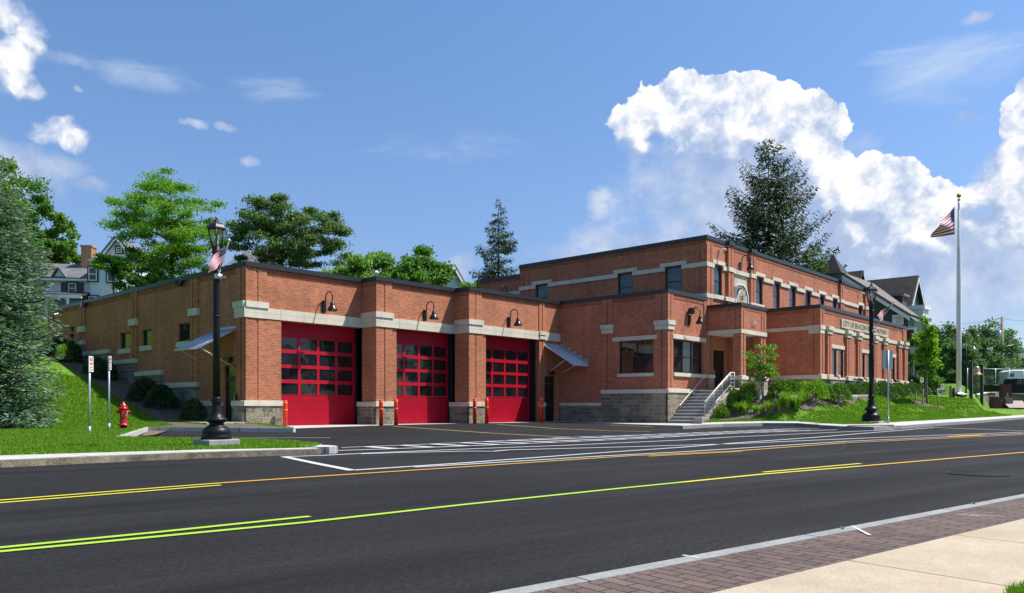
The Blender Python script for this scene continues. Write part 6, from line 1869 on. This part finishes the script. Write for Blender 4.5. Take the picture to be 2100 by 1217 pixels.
# white house on the hill, left ------------------------------------------------
d = 84.; pb, rz = local_frame(190, d, R_(6)); K = d/1600
t = thing('white_house', pb, 'white clapboard house with an orange brick chimney on the hill at left', 'house', rz=rz)
X = lambda px: (px-190)*K
Z = lambda py: CAM_H+(835-py)*K-pb.z
def hbox(name, x0, x1, y0, y1, z0, z1, mat, par=t):
    mb = MB(); mb.box(x0, x1, y0, y1, z0, z1); return mb.build(name, M[mat], par)
# right block with the street gable
x0, x1 = X(176), X(262); xm = X(240)
mb = MB(); mb.extr([(X(212),0,-1),(X(212),0,Z(527)),(xm,0,Z(489)),(X(268),0,Z(527)),(X(268),0,-1)], (0,9,0)); 
wallA = mb.build('wall', M['siding'], t)
# canted bay left of the gable
mb = MB(); mb.prism([(X(177),2.2),(X(190),-.6),(X(215),-1.0),(X(246),-.9),(X(262),.3),(X(262),3)], -1, Z(538)); mb.build('bay', M['siding'], t)
mb = MB(); mb.prism([(X(174),2.4),(X(188),-.9),(X(215),-1.3),(X(248),-1.2),(X(265),.1),(X(265),3)], Z(538), Z(535)); mb.build('bay_cornice', M['trim'], t)
def slope(mb, a, b, c, e, th=.22):
    n = (Vector(b)-Vector(a)).cross(Vector(e)-Vector(a)).normalized()
    if n.z < 0: n = -n
    mb.extr([a, b, c, e], n*th)
mb = MB()
slope(mb, (X(207),-.6,Z(531)), (xm,-.6,Z(487)), (xm,9.3,Z(487)), (X(207),9.3,Z(531))); slope(mb, (xm,-.6,Z(487)), (X(273),-.6,Z(531)), (X(273),9.3,Z(531)), (xm,9.3,Z(487)))
mb.build('roof', M['slate'], t)
mb = MB()
for (xa, za, xb, zb) in ((X(207),Z(531),xm,Z(487)),(xm,Z(487),X(273),Z(531))):
    mb.extr([(xa,-.66,za-.32),(xb,-.66,zb-.32),(xb,-.66,zb-.02),(xa,-.66,za-.02)], (0,.08,0))
mb.build('bargeboard', M['trim'], t)
def hwin(px0, px1, py0, py1, y, shutter=False, fr='frame', par=t):
    mb = MB(); a, b, c, e = X(px0), X(px1), Z(py1), Z(py0)
    mb.box(a-.14, b+.14, y-.07, y-.0, c-.14, e+.14); w = mb.build('window', M[fr], par)
    mb = MB(); q = .09
    mb.box(a, a+q, y-.10, y-.02, c, e); mb.box(b-q, b, y-.10, y-.02, c, e); mb.box(a+q, b-q, y-.10, y-.02, c, c+q); mb.box(a+q, b-q, y-.10, y-.02, e-q, e); mb.box(a+q, b-q, y-.10, y-.02, (c+e)/2-.05, (c+e)/2+.05)
    mb.build('sash', M['trim'], w)
    mb = MB(); mb.box(a+q, b-q, y-.085, y-.03, c+q, e-q); mb.build('glass_pane', M['glass_bright'], w)
    if shutter:
        for s0, s1 in ((a-.75, a-.17), (b+.17, b+.75)):
            mb = MB(); mb.box(s0, s1, y-.09, y, c-.05, e+.05); mb.build('shutter', M['frame'], w)
hwin(237, 248, 506, 518, 0.0); hwin(190, 206, 552, 579, -.95); hwin(227, 245, 549, 581, -1.05); hwin(190, 208, 611, 640, -.95)
# left wing with slate roof
mb = MB(); mb.box(X(30), X(178), 1.2, 8, -1, Z(571)); mb.build('wall', M['siding'], t)
mb = MB(); slope(mb, (X(24),.6,Z(570)), (X(180),.6,Z(573)), (X(170),4.6,Z(533)), (X(24),4.6,Z(530))); slope(mb, (X(24),8.6,Z(570)), (X(180),8.6,Z(573)), (X(170),4.61,Z(533)), (X(24),4.61,Z(530)))
mb.build('roof', M['slate'], t)
mb = MB(); mb.box(X(24), X(176), .5, .66, Z(575), Z(571)); mb.build('gutter', M['trim'], t)
mb = MB(); mb.extr([(X(108),.7,Z(570)),(X(131),.7,Z(570)),(X(118),.7,Z(551))], (0,2.4,0)); dm = mb.build('dormer', M['siding'], t)
mb = MB(); slope(mb, (X(106),.4,Z(570)), (X(118),.4,Z(549)), (X(118),3.2,Z(549)), (X(106),3.2,Z(570)), .12); slope(mb, (X(118),.4,Z(549)), (X(133),.4,Z(570)), (X(133),3.2,Z(570)), (X(118),3.2,Z(549)), .12); mb.build('roof', M['slate'], dm)
hwin(133, 149, 578, 600, 1.2, True); hwin(70, 86, 568, 582, 1.2)
# chimney
mb = MB(); mb.box(X(140), X(161), 3.4, 4.7, Z(552), Z(494)); mb.box(X(138.5), X(162.5), 3.3, 4.8, Z(494), Z(490.5)); ch = mb.build('chimney', M['chimney'], t)
# porch
mb = MB(); slope(mb, (X(30),-2.6,Z(610)), (X(190),-2.6,Z(614)), (X(186),1.2,Z(600)), (X(30),1.2,Z(597)), .12); mb.build('porch_roof', M['shingle_dark'], t)
mb = MB(); mb.box(X(30), X(189), -2.62, -2.45, Z(619), Z(612)); mb.build('porch_beam', M['trim'], t)
for px in (62, 84, 120, 160):
    mb = MB(); mb.box(X(px), X(px+5), -2.55, -2.3, -1.0, Z(618)); mb.build('porch_post', M['trim'], t)
mb = MB(); mb.box(X(30), X(188), -2.4, -2.34, Z(640)-1.2, Z(622)); mb.build('porch_screen', M['glass_bright'], t)
# slate roofed house with a small white dormer, half hidden by the pine --------------
d = 84.; pb, rz = local_frame(488, d, 0); K = d/1600
t = thing('slate_house', pb, 'dark slate roof with a small white dormer behind the lantern of the left lamp post', 'house', rz=rz)
X = lambda px: (px-488)*K
Z = lambda py: CAM_H+(835-py)*K-pb.z
mb = MB(); mb.box(X(462), X(540), 1, 9, -1, Z(545)); mb.build('wall', M['siding'], t)
mb = MB(); slope(mb, (X(458),.5,Z(547)), (X(544),.5,Z(547)), (X(544),5,Z(500)), (X(470),5,Z(500))); slope(mb, (X(458),9.5,Z(547)), (X(544),9.5,Z(547)), (X(544),5.01,Z(500)), (X(470),5.01,Z(500))); mb.build('roof', M['slate'], t)
mb = MB(); mb.extr([(X(477),.8,Z(541)),(X(495),.8,Z(541)),(X(495),.8,Z(528)),(X(486),.8,Z(517)),(X(477),.8,Z(528))], (0,3,0)); dm = mb.build('dormer', M['siding'], t)
mb = MB(); mb.box(X(482), X(490), .74, .8, Z(538), Z(529)); mb.build('window', M['frame'], dm)
# pale gable behind the third bay ------------------------------------------------------
d = 84.; pb, rz = local_frame(930, d, R_(35)); K = d/1600
t = thing('gabled_house', pb, 'steep pale gable peeping over the roof left of the slim spruce', 'house', rz=rz)
X = lambda px: (px-930)*K*1.25
Z = lambda py: CAM_H+(835-py)*K-pb.z
mb = MB(); mb.extr([(X(896),0,-1),(X(896),0,Z(600)),(X(926),0,Z(548)),(X(956),0,Z(600)),(X(956),0,-1)], (0,8,0)); mb.build('wall', M['siding'], t)
mb = MB(); slope(mb, (X(892),-.5,Z(606)), (X(926),-.5,Z(546)), (X(926),8.4,Z(546)), (X(892),8.4,Z(606))); slope(mb, (X(926),-.5,Z(546)), (X(960),-.5,Z(606)), (X(960),8.4,Z(606)), (X(926),8.4,Z(546))); mb.build('roof', M['slate'], t)
mb = MB()
for (xa, za, xb, zb) in ((X(892),Z(606),X(926),Z(546)),(X(926),Z(546),X(960),Z(606))): mb.extr([(xa,-.56,za-.4),(xb,-.56,zb-.4),(xb,-.56,zb-.02),(xa,-.56,za-.02)], (0,.08,0))
mb.build('bargeboard', M['trim'], t)
# green house at the right ---------------------------------------------------------------
GH = Vector((80, 21.5, 0)); GH.z = 1.8
t = thing('green_house', GH, 'dark green gabled house with brown roofs and a pointed tower behind the street wing', 'house')
def gp(name, mb, mat, par=None):
    o = mb.build(name, M[mat], par or t); o.location = -GH if par is None else (0,0,0)
    return o
XA = 80.
pk = onX(1727, 563.5, XA); ev = onX(1866, 649, XA)
mb = MB(); mb.extr([(XA+.5,ev.y+.3,-.2),(XA+.5,ev.y+.3,ev.z-.15),(XA+.5,pk.y,pk.z-.25),(XA+.5,pk.y+4,pk.z-3),(XA+.5,pk.y+4,-.2)], (8,0,0)); gp('wall', mb, 'green_shaded')  # gable turned from the sun, its shade painted into the siding
mb = MB()
R1 = Vector((XA+9.3, pk.y, pk.z)); E1 = Vector((XA+2.6, ev.y, ev.z))
slope(mb, (XA-.1,ev.y,ev.z), (XA+2.8,ev.y,ev.z), (R1.x,R1.y,R1.z), (XA-.1,pk.y,pk.z)); slope(mb, (XA-.1,pk.y+5,pk.z-3.6), (R1.x,pk.y+5,pk.z-3.6), (R1.x,R1.y,R1.z), (XA-.1,pk.y+.01,pk.z)); gp('roof', mb, 'shingle')
mb = MB(); mb.extr([(XA-.16,ev.y,ev.z-.42),(XA-.16,pk.y,pk.z-.42),(XA-.16,pk.y,pk.z-.03),(XA-.16,ev.y,ev.z-.03)], (.05,0,0)); gp('bargeboard', mb, 'trim')
# sign board on the green gable
a, b = onX(1830, 645, XA+.4), onX(1853, 668, XA+.4)
ts = thing('wall_sign', (XA+.42, (a.y+b.y)/2, (a.z+b.z)/2), 'white sign board with blue lines on the shade-toned green gable wall', 'sign')
hw, hh = abs(a.y-b.y)/2, abs(a.z-b.z)/2*.86
mb = MB(); mb.box(-.06,0,-hw,hw,-hh,hh); pl_ = mb.build('board', M['trim'], ts)
mb = MB()
for zz in (.55, .25, -.05, -.35, -.6): mb.box(-.066,-.061,-hw*.7,hw*(.6 if zz > 0 else .3),zz*hh-.03,zz*hh+.03)
M['pale_blue'] = simple('pale_blue_print', (.25,.36,.50), .6)
mb.build('print', M['pale_blue'], pl_)
mb = MB(); mb.box(-.075,-.0605,-hw,hw,hh-.08,hh); mb.box(-.075,-.0605,-hw,hw,-hh,-hh+.08); mb.build('frame', M['alu'], pl_)
# tower
tp = atd(1709, 523, 79); bs = top(563, 79)
mb = MB(); w = 1.25; q = [(tp.x-w,tp.y-w),(tp.x+w,tp.y-w),(tp.x+w,tp.y+w),(tp.x-w,tp.y+w)]
mb.prism([(tp.x-1,tp.y-1),(tp.x+1,tp.y-1),(tp.x+1,tp.y+1),(tp.x-1,tp.y+1)], 5, bs+.0); gp('tower', mb, 'green_siding')
mb = MB(); n = len(mb.v); mb.v += [(x, y, bs-.1) for x, y in q]+[(tp.x, tp.y, tp.z)]
for k in range(4): mb.face([n+k, n+(k+1) % 4, n+4])
mb.face([n+3, n+2, n+1, n]); gp('tower_roof', mb, 'shingle_dark')
mb = MB(); mb.lathe([(.0,0),(.09,.05),(.03,.12),(.07,.22),(.0,.34)], (tp.x,tp.y,tp.z-.05), 10); gp('finial', mb, 'shingle')
# small rear gable
a = atd(1765, 558, 88); w = 2.3; h = 3.2
mb = MB(); mb.extr([(a.x-w,a.y,a.z-h),(a.x,a.y,a.z),(a.x+w,a.y,a.z-h)], (0,7,0)); gp('wall', mb, 'green_siding')
mb = MB(); slope(mb, (a.x-w-.2,a.y-.3,a.z-h-.2), (a.x,a.y-.3,a.z), (a.x,a.y+7,a.z), (a.x-w-.2,a.y+7,a.z-h-.2)); slope(mb, (a.x+w+.2,a.y-.3,a.z-h-.2), (a.x,a.y-.3,a.z), (a.x,a.y+7,a.z), (a.x+w+.2,a.y+7,a.z-h-.2)); gp('roof', mb, 'shingle_dark')
mb = MB(); mb.extr([(a.x,a.y-.36,a.z-.4),(a.x+w+.2,a.y-.36,a.z-h-.6),(a.x+w+.2,a.y-.36,a.z-h-.2),(a.x,a.y-.36,a.z)], (0,.06,0)); gp('bargeboard', mb, 'trim')
# tall rear block, gable to the street
YB = 24.2; k0 = onY(1881, 568, YB); le = onY(1866, 634, YB); re = onY(1894, 630, YB)
mb = MB(); mb.extr([(le.x-3.6,YB+.3,1),(le.x-3.6,YB+.3,le.z-3.0),(le.x,YB+.3,le.z+.2),(k0.x,YB+.3,k0.z-.2),(re.x-.2,YB+.3,re.z),(re.x-.2,YB+.3,1)], (0,12,0)); gp('wall', mb, 'green_siding')
mb = MB(); sl = (k0.z-le.z)/(k0.x-le.x); xl = le.x-3.9
slope(mb, (le.x-.1,YB-.15,le.z-.1), (k0.x,YB-.15,k0.z), (k0.x,YB+12,k0.z), (le.x-.1,YB+12,le.z-.1)); slope(mb, (k0.x,YB-.15,k0.z), (re.x+.15,YB-.15,re.z-.1), (re.x+.15,YB+12,re.z-.1), (k0.x,YB+12,k0.z))
slope(mb, (xl,YB+.8,le.z-3.4), (le.x-.12,YB+.8,le.z-.1), (le.x-.12,YB+12,le.z-.1), (xl,YB+12,le.z-3.4)); gp('roof', mb, 'shingle_dark')
mb = MB()
for (q0, q1) in ((le, k0), (k0, re)): mb.extr([(q0.x,YB-.2,q0.z-.45),(q1.x,YB-.2,q1.z-.45),(q1.x,YB-.2,q1.z-.05),(q0.x,YB-.2,q0.z-.05)], (0,.05,0))
gp('bargeboard', mb, 'trim')
wz = top(642, 85)
c0_ = onY(1877, 640, YB); mb = MB(); pts = [(c0_.x-.42,YB+.2,c0_.z-.2),(c0_.x+.42,YB+.2,c0_.z-.2)]+[(c0_.x+.42*math.cos(a_),YB+.2,c0_.z+1.0+.55*math.sin(a_)) for a_ in [i*math.pi/8 for i in range(9)]]
mb.extr(pts, (0,.12,0)); wo = gp('window', mb, 'trim')
mb = MB(); mb.extr([(c0_.x-.28,YB+.17,c0_.z),(c0_.x+.28,YB+.17,c0_.z)]+[(c0_.x+.28*math.cos(a_),YB+.17,c0_.z+.95+.35*math.sin(a_)) for a_ in [i*math.pi/8 for i in range(9)]], (0,.1,0)); mb.build('glass_pane', M['glass'], wo)
# cornice block and white upper windows right of the street wing
a = onY(1893, 628, 22.); mb = MB(); mb.box(a.x, a.x+2., 22.0, 26, a.z-1.2, a.z-.3); mb.box(a.x-.2, a.x+2.2, 21.8, 26.2, a.z-.295, a.z+.1); gp('cornice', mb, 'trim')
mb = MB(); mb.box(a.x+.2, a.x+1.8, 22.2, 26, 1, a.z-1.2); gp('wall', mb, 'green_siding')
dk = atd(1838, 606, 82); mb = MB(); mb.box(dk.x-.8, dk.x+.8, dk.y-.8, dk.y+1.2, dk.z-2.6, dk.z-.2); gp('dormer', mb, 'shingle_dark')
mb = MB(); mb.box(dk.x-1.05, dk.x+1.05, dk.y-1.05, dk.y+1.4, dk.z-.19, dk.z+.0); gp('dormer_roof', mb, 'shingle')
b = onX(1862, 690, XA+.4)
mb = MB(); mb.box(XA+.40, XA+.48, b.y-.7, b.y+.5, b.z-1.2, b.z+.8); w_ = gp('window', mb, 'trim')
mb = MB(); mb.box(XA+.36, XA+.42, b.y-.5, b.y+.3, b.z-1.0, b.z+.6); mb.build('glass_pane', M['glass'], w_)
mb = MB(); mb.box(XA-2.0, XA+.48, ev.y+.2, ev.y+2.4, 5.0, 5.25); gp('porch_roof', mb, 'trim')
# ------------------------------------------------------------------ unseen trees and house added across the road to mirror in the garage glass
OG2 = 'unseen trees added for the garage glass to mirror'
for i, (x, y, rx, rz, lb) in enumerate(((44, -17, 3.4, 3.8, 'unseen tree added across the road to mirror in the left garage door'), (58, -20, 4.2, 4.6, 'tallest unseen tree added across the road for the reflections'), (73, -22, 3.6, 4.2, 'unseen tree added across the road to mirror in the right garage door'))):
    tree('shade_tree', lb, Vector((x, y, 0)), 0, 2, rx, rx, rz, rz+2.2, 'leaf_maple', 'bark', 45, 160, .4, .25, .8, .25, OG2, seed=400+i)
t = thing('reflection_house', (50, -27, 0), 'unseen pale house added across the road for reflections in the garage glass', 'house')
mb = MB(); mb.box(-6,5,-4,4,-.1,6); mb.build('wall', M['siding'], t)
mb = MB(); slope(mb, (-6.5,4.6,5.8), (5.5,4.6,5.8), (5.5,0,9), (-6.5,0,9)); slope(mb, (-6.5,-4.6,5.8), (5.5,-4.6,5.8), (5.5,-.01,9), (-6.5,-.01,9)); mb.build('roof', M['slate'], t)
for x in (-4, -1, 2.5):
    mb = MB(); mb.box(x-.55,x+.55,3.98,4.04,3.6,5.2); mb.build('window', M['glass'], t)
# ------------------------------------------------------------------ sky, sun, camera
w = bpy.data.worlds.new('World'); SC.world = w; w.use_nodes = True
t = NT(w.node_tree); bg = t.N['Background']
SUN = Vector((.40, -.37, .84)).normalized()
sky = t.n('ShaderNodeTexSky', sky_type='NISHITA'); sky.sun_disc = False
sky.sun_elevation = math.asin(SUN.z); sky.sun_rotation = math.atan2(SUN.x, SUN.y)
sky.air_density = 1.0; sky.dust_density = .6; sky.ozone_density = 1.0; sky.altitude = 50
dirv = t.n('ShaderNodeTexCoord').outputs['Generated']
sx = t.n('ShaderNodeSeparateXYZ'); t.L.new(dirv, sx.inputs[0])
az = t.math('SUBTRACT', t.math('ARCTAN2', sx.outputs[1], sx.outputs[0]), FA)
el = t.math('ARCSINE', sx.outputs[2])
cv = t.n('ShaderNodeCombineXYZ'); t.L.new(az, cv.inputs[0]); t.L.new(el, cv.inputs[1])
P2 = cv.outputs[0]
def azel(px, py):
    q = (px-1050)/1600; a = -math.atan(q); return a, math.atan((835-py)/1600*math.cos(a))
def field(pos, blobs):
    """smooth union of ellipses in azimuth and elevation: 1 in the middle, 0 at the rim"""
    res = None
    for px, py, rx, ry, *k in blobs:
        a, e = azel(px, py); ca = math.cos(a)
        sc = (1600/(rx*ca*ca), 1600/(ry*ca*.97))
        v = t.vmath('MULTIPLY_ADD', pos, (sc[0], sc[1], 0), (-a*sc[0], -e*sc[1], math.sqrt(max(0, 1-k[0])) if k else 0))
        f = t.vmath('DOT_PRODUCT', v, v)
        res = f if res is None else t.math('SMOOTH_MIN', res, f, .25)
    return t.math('SUBTRACT', 1., res)
CUM = [(1300,262,50,42),(1345,225,60,48),(1400,200,62,46),(1470,190,58,38),(1535,190,58,36),(1590,215,55,42),(1650,232,58,40),(1700,258,42,44),(1450,250,170,62),(1640,290,100,60),(1320,300,48,26,.8),(1480,296,190,32,.75),(1570,318,90,40,.8),(1690,350,70,60,.9),
       (1780,345,42,34),(1825,352,48,38),(1860,385,50,40),(1800,400,95,66),(1730,420,60,60,.9),(1930,412,62,40),(1880,440,90,50),(1990,425,60,40),(1840,480,130,55,.85),(2030,375,52,46),(2075,330,52,44),(2080,245,34,44),(2105,200,30,40),(2110,400,80,70),(2000,470,130,45,.8),
       (1760,475,110,55,.95),(1900,485,140,55,1.),(2060,470,110,70,1.),(1830,525,150,36,.9),(1500,275,200,66,1.),
       (15,30,62,42),(60,62,42,40),(25,110,52,40),(80,88,24,22,.8),(20,160,62,40),(62,185,40,24,.8),(95,275,40,26),(140,280,44,27),(120,262,40,24)]
SOFT = [(0,345,170,80,1.1),(1480,370,240,90,1.1),(1980,580,330,110,1.1),(1560,420,330,130,1.),(1900,560,420,130,1.),(1700,470,260,110,1.),(1300,510,240,70,.8),(1232,400,30,24,.9),(1228,430,30,34,.8),(40,340,120,50,1.),(110,345,80,40,.9),(180,378,50,20,.8),(945,545,40,30,1.),(1230,505,90,25,.8),(1380,470,60,26,.9),(512,330,26,11,.9),(1990,245,40,22,.7),(1998,38,40,20,.8),(120,118,90,20,.7),(160,186,18,10,.8),
        (2150,520,200,120,1.),(400,252,36,12,.7),(465,258,30,10,.7)]
WISP = [(1950,140,220,80,1.),(1850,110,120,30,.9),(560,185,180,40,.6),(300,150,220,45,.6),(900,300,340,60,.4),(1750,560,300,80,.8)]
def fbm(pos, s, det, r=.55, off=0, dist=0.):
    x = t.n('ShaderNodeTexNoise')
    v = pos if not off else t.vmath('ADD', pos, (off, off*.7, off*1.3))
    t.put(x.inputs['Vector'], v); x.inputs['Scale'].default_value = s; x.inputs['Detail'].default_value = det; x.inputs['Roughness'].default_value = r
    x.inputs['Distortion'].default_value = dist
    return t.math('SUBTRACT', x.outputs['Fac'], .5)
def billow(pos, s, off=0):
    """rounded puffs: ridged noise turned upside down"""
    f = fbm(pos, s, 0, .5, off)
    return t.math('SUBTRACT', .16, t.math('ABSOLUTE', f))
def puffs(pos):
    a = t.math('MULTIPLY', billow(pos, 22), 2.6)
    b = t.math('MULTIPLY', billow(pos, 47, .3), 1.9)
    c = t.math('MULTIPLY', billow(pos, 100, .7), 1.0)
    e = t.math('MULTIPLY', billow(pos, 210, 1.3), .45)
    return t.math('ADD', t.math('ADD', a, b), t.math('ADD', c, e))
warp = t.n('ShaderNodeTexNoise'); t.L.new(P2, warp.inputs['Vector']); warp.inputs['Scale'].default_value = 30; warp.inputs['Detail'].default_value = 3
PW = t.vmath('ADD', P2, t.vmath('MULTIPLY', t.vmath('SUBTRACT', warp.outputs['Color'], (.5,.5,.5)), (.022,.022,0)))
F0 = field(PW, CUM); PF0 = puffs(PW)
D0 = t.math('ADD', F0, t.math('MULTIPLY', PF0, .62))
LS = (-.012, .016, 0)                    # step toward the sun in azimuth, elevation
PF1 = puffs(t.vmath('ADD', PW, LS))
LB = (-.03, .055, 0)
F2 = field(t.vmath('ADD', PW, LB), CUM)
small = t.maprange(t.math('SUBTRACT', PF0, PF1), -1.1, 1.1, 0, 1)
large = t.maprange(t.math('SUBTRACT', F0, F2), -.55, .75, 0, 1)
soft_n = fbm(P2, 16, 6, .62)
side = t.maprange(az, .15, .35, 0, 1.0)
edge = t.math('ADD', t.maprange(large, .30, .64, 1.5, .17), side)
cmask = t.maprange(t.math('ADD', D0, t.math('MULTIPLY', soft_n, t.maprange(large, .3, .6, .9, 0))), 0., edge, 0, 1, True)
lit2 = t.math('ADD', t.math('ADD', t.math('MULTIPLY', small, .52), t.math('MULTIPLY', large, .50)), t.math('SUBTRACT', t.math('MULTIPLY', soft_n, 1.25), .10), clamp=True)
EXPO = 2**.55
ccol = t.ramp(lit2, [(.22, (.40,.51,.74)), (.40, (.50,.61,.83)), (.55, (.72,.79,.93)), (.68, (.97,.98,1.01)), (1, (1.1,1.1,1.1))])
Sf = t.math('ADD', field(PW, SOFT), t.math('ADD', t.math('MULTIPLY', fbm(P2, 10, 7, .62), 1.9), t.math('MULTIPLY', fbm(P2, 34, 6, .65), 1.3)))
smask = t.math('MULTIPLY', t.maprange(Sf, -.1, 1.05, 0, 1, True), .9)
stretch = t.vmath('MULTIPLY', P2, (1., 3.2, 1))
Wf = t.math('ADD', field(P2, WISP), t.math('MULTIPLY', fbm(stretch, 7, 8, .66, 0, .6), 2.6))
wmask = t.math('MULTIPLY', t.maprange(Wf, .1, 1.5, 0, 1, True), .58)
skyc = t.mix(1., sky.outputs[0], t.ramp(t.maprange(el, 0, 1., 0, 1), [(0, (.66,.70,.84)), (.12, (.70,.77,.95)), (.28, (.79,.92,1.12)), (.5, (.80,1.03,1.24))]), 'MULTIPLY')
STR = .10
def cl(c): return tuple(q/STR/EXPO for q in c)
scl = t.n('ShaderNodeVectorMath', operation='SCALE'); t.L.new(ccol, scl.inputs[0]); scl.inputs['Scale'].default_value = 1/STR/EXPO
softc = t.ramp(t.maprange(fbm(P2, 14, 5, .6), -.25, .25), [(.25, (.36,.48,.74)), (.75, (.68,.75,.90))])
scs = t.n('ShaderNodeVectorMath', operation='SCALE'); t.L.new(softc, scs.inputs[0]); scs.inputs['Scale'].default_value = 1/STR/EXPO
c = t.mix(wmask, skyc, cl((.72,.82,.95)))
c = t.mix(smask, c, scs.outputs[0])
c = t.mix(cmask, c, scl.outputs[0])
t.L.new(c, bg.inputs[0]); bg.inputs[1].default_value = STR
w.cycles.sampling_method = 'MANUAL'; w.cycles.sample_map_resolution = 512
sl = bpy.data.lights.new('sun', 'SUN'); sl.energy = 5.0; sl.angle = R_(.53); sl.color = (1, .955, .89)
so = bpy.data.objects.new('sun', sl); so.rotation_euler = SUN.to_track_quat('Z', 'Y').to_euler(); so.location = (20, -20, 60); COL.objects.link(so)
cd = bpy.data.cameras.new('camera'); co = bpy.data.objects.new('camera', cd); COL.objects.link(co)
co.location = (0, 0, CAM_H)
co.rotation_euler = (R_(90), 0, FA-R_(90))
cd.sensor_fit = 'HORIZONTAL'; cd.sensor_width = 36; cd.lens = 1600/2100*36
cd.shift_y = (835-608.5)/2100
cd.clip_end = 6000; cd.clip_start = .05
SC.camera = co
SC.view_settings.view_transform = 'Standard'; SC.view_settings.look = 'None'
SC.view_settings.exposure = .55; SC.view_settings.gamma = 1
SC.cycles.max_bounces = 8; SC.cycles.transparent_max_bounces = 12
try: SC.cycles.use_denoising = True
except Exception: pass
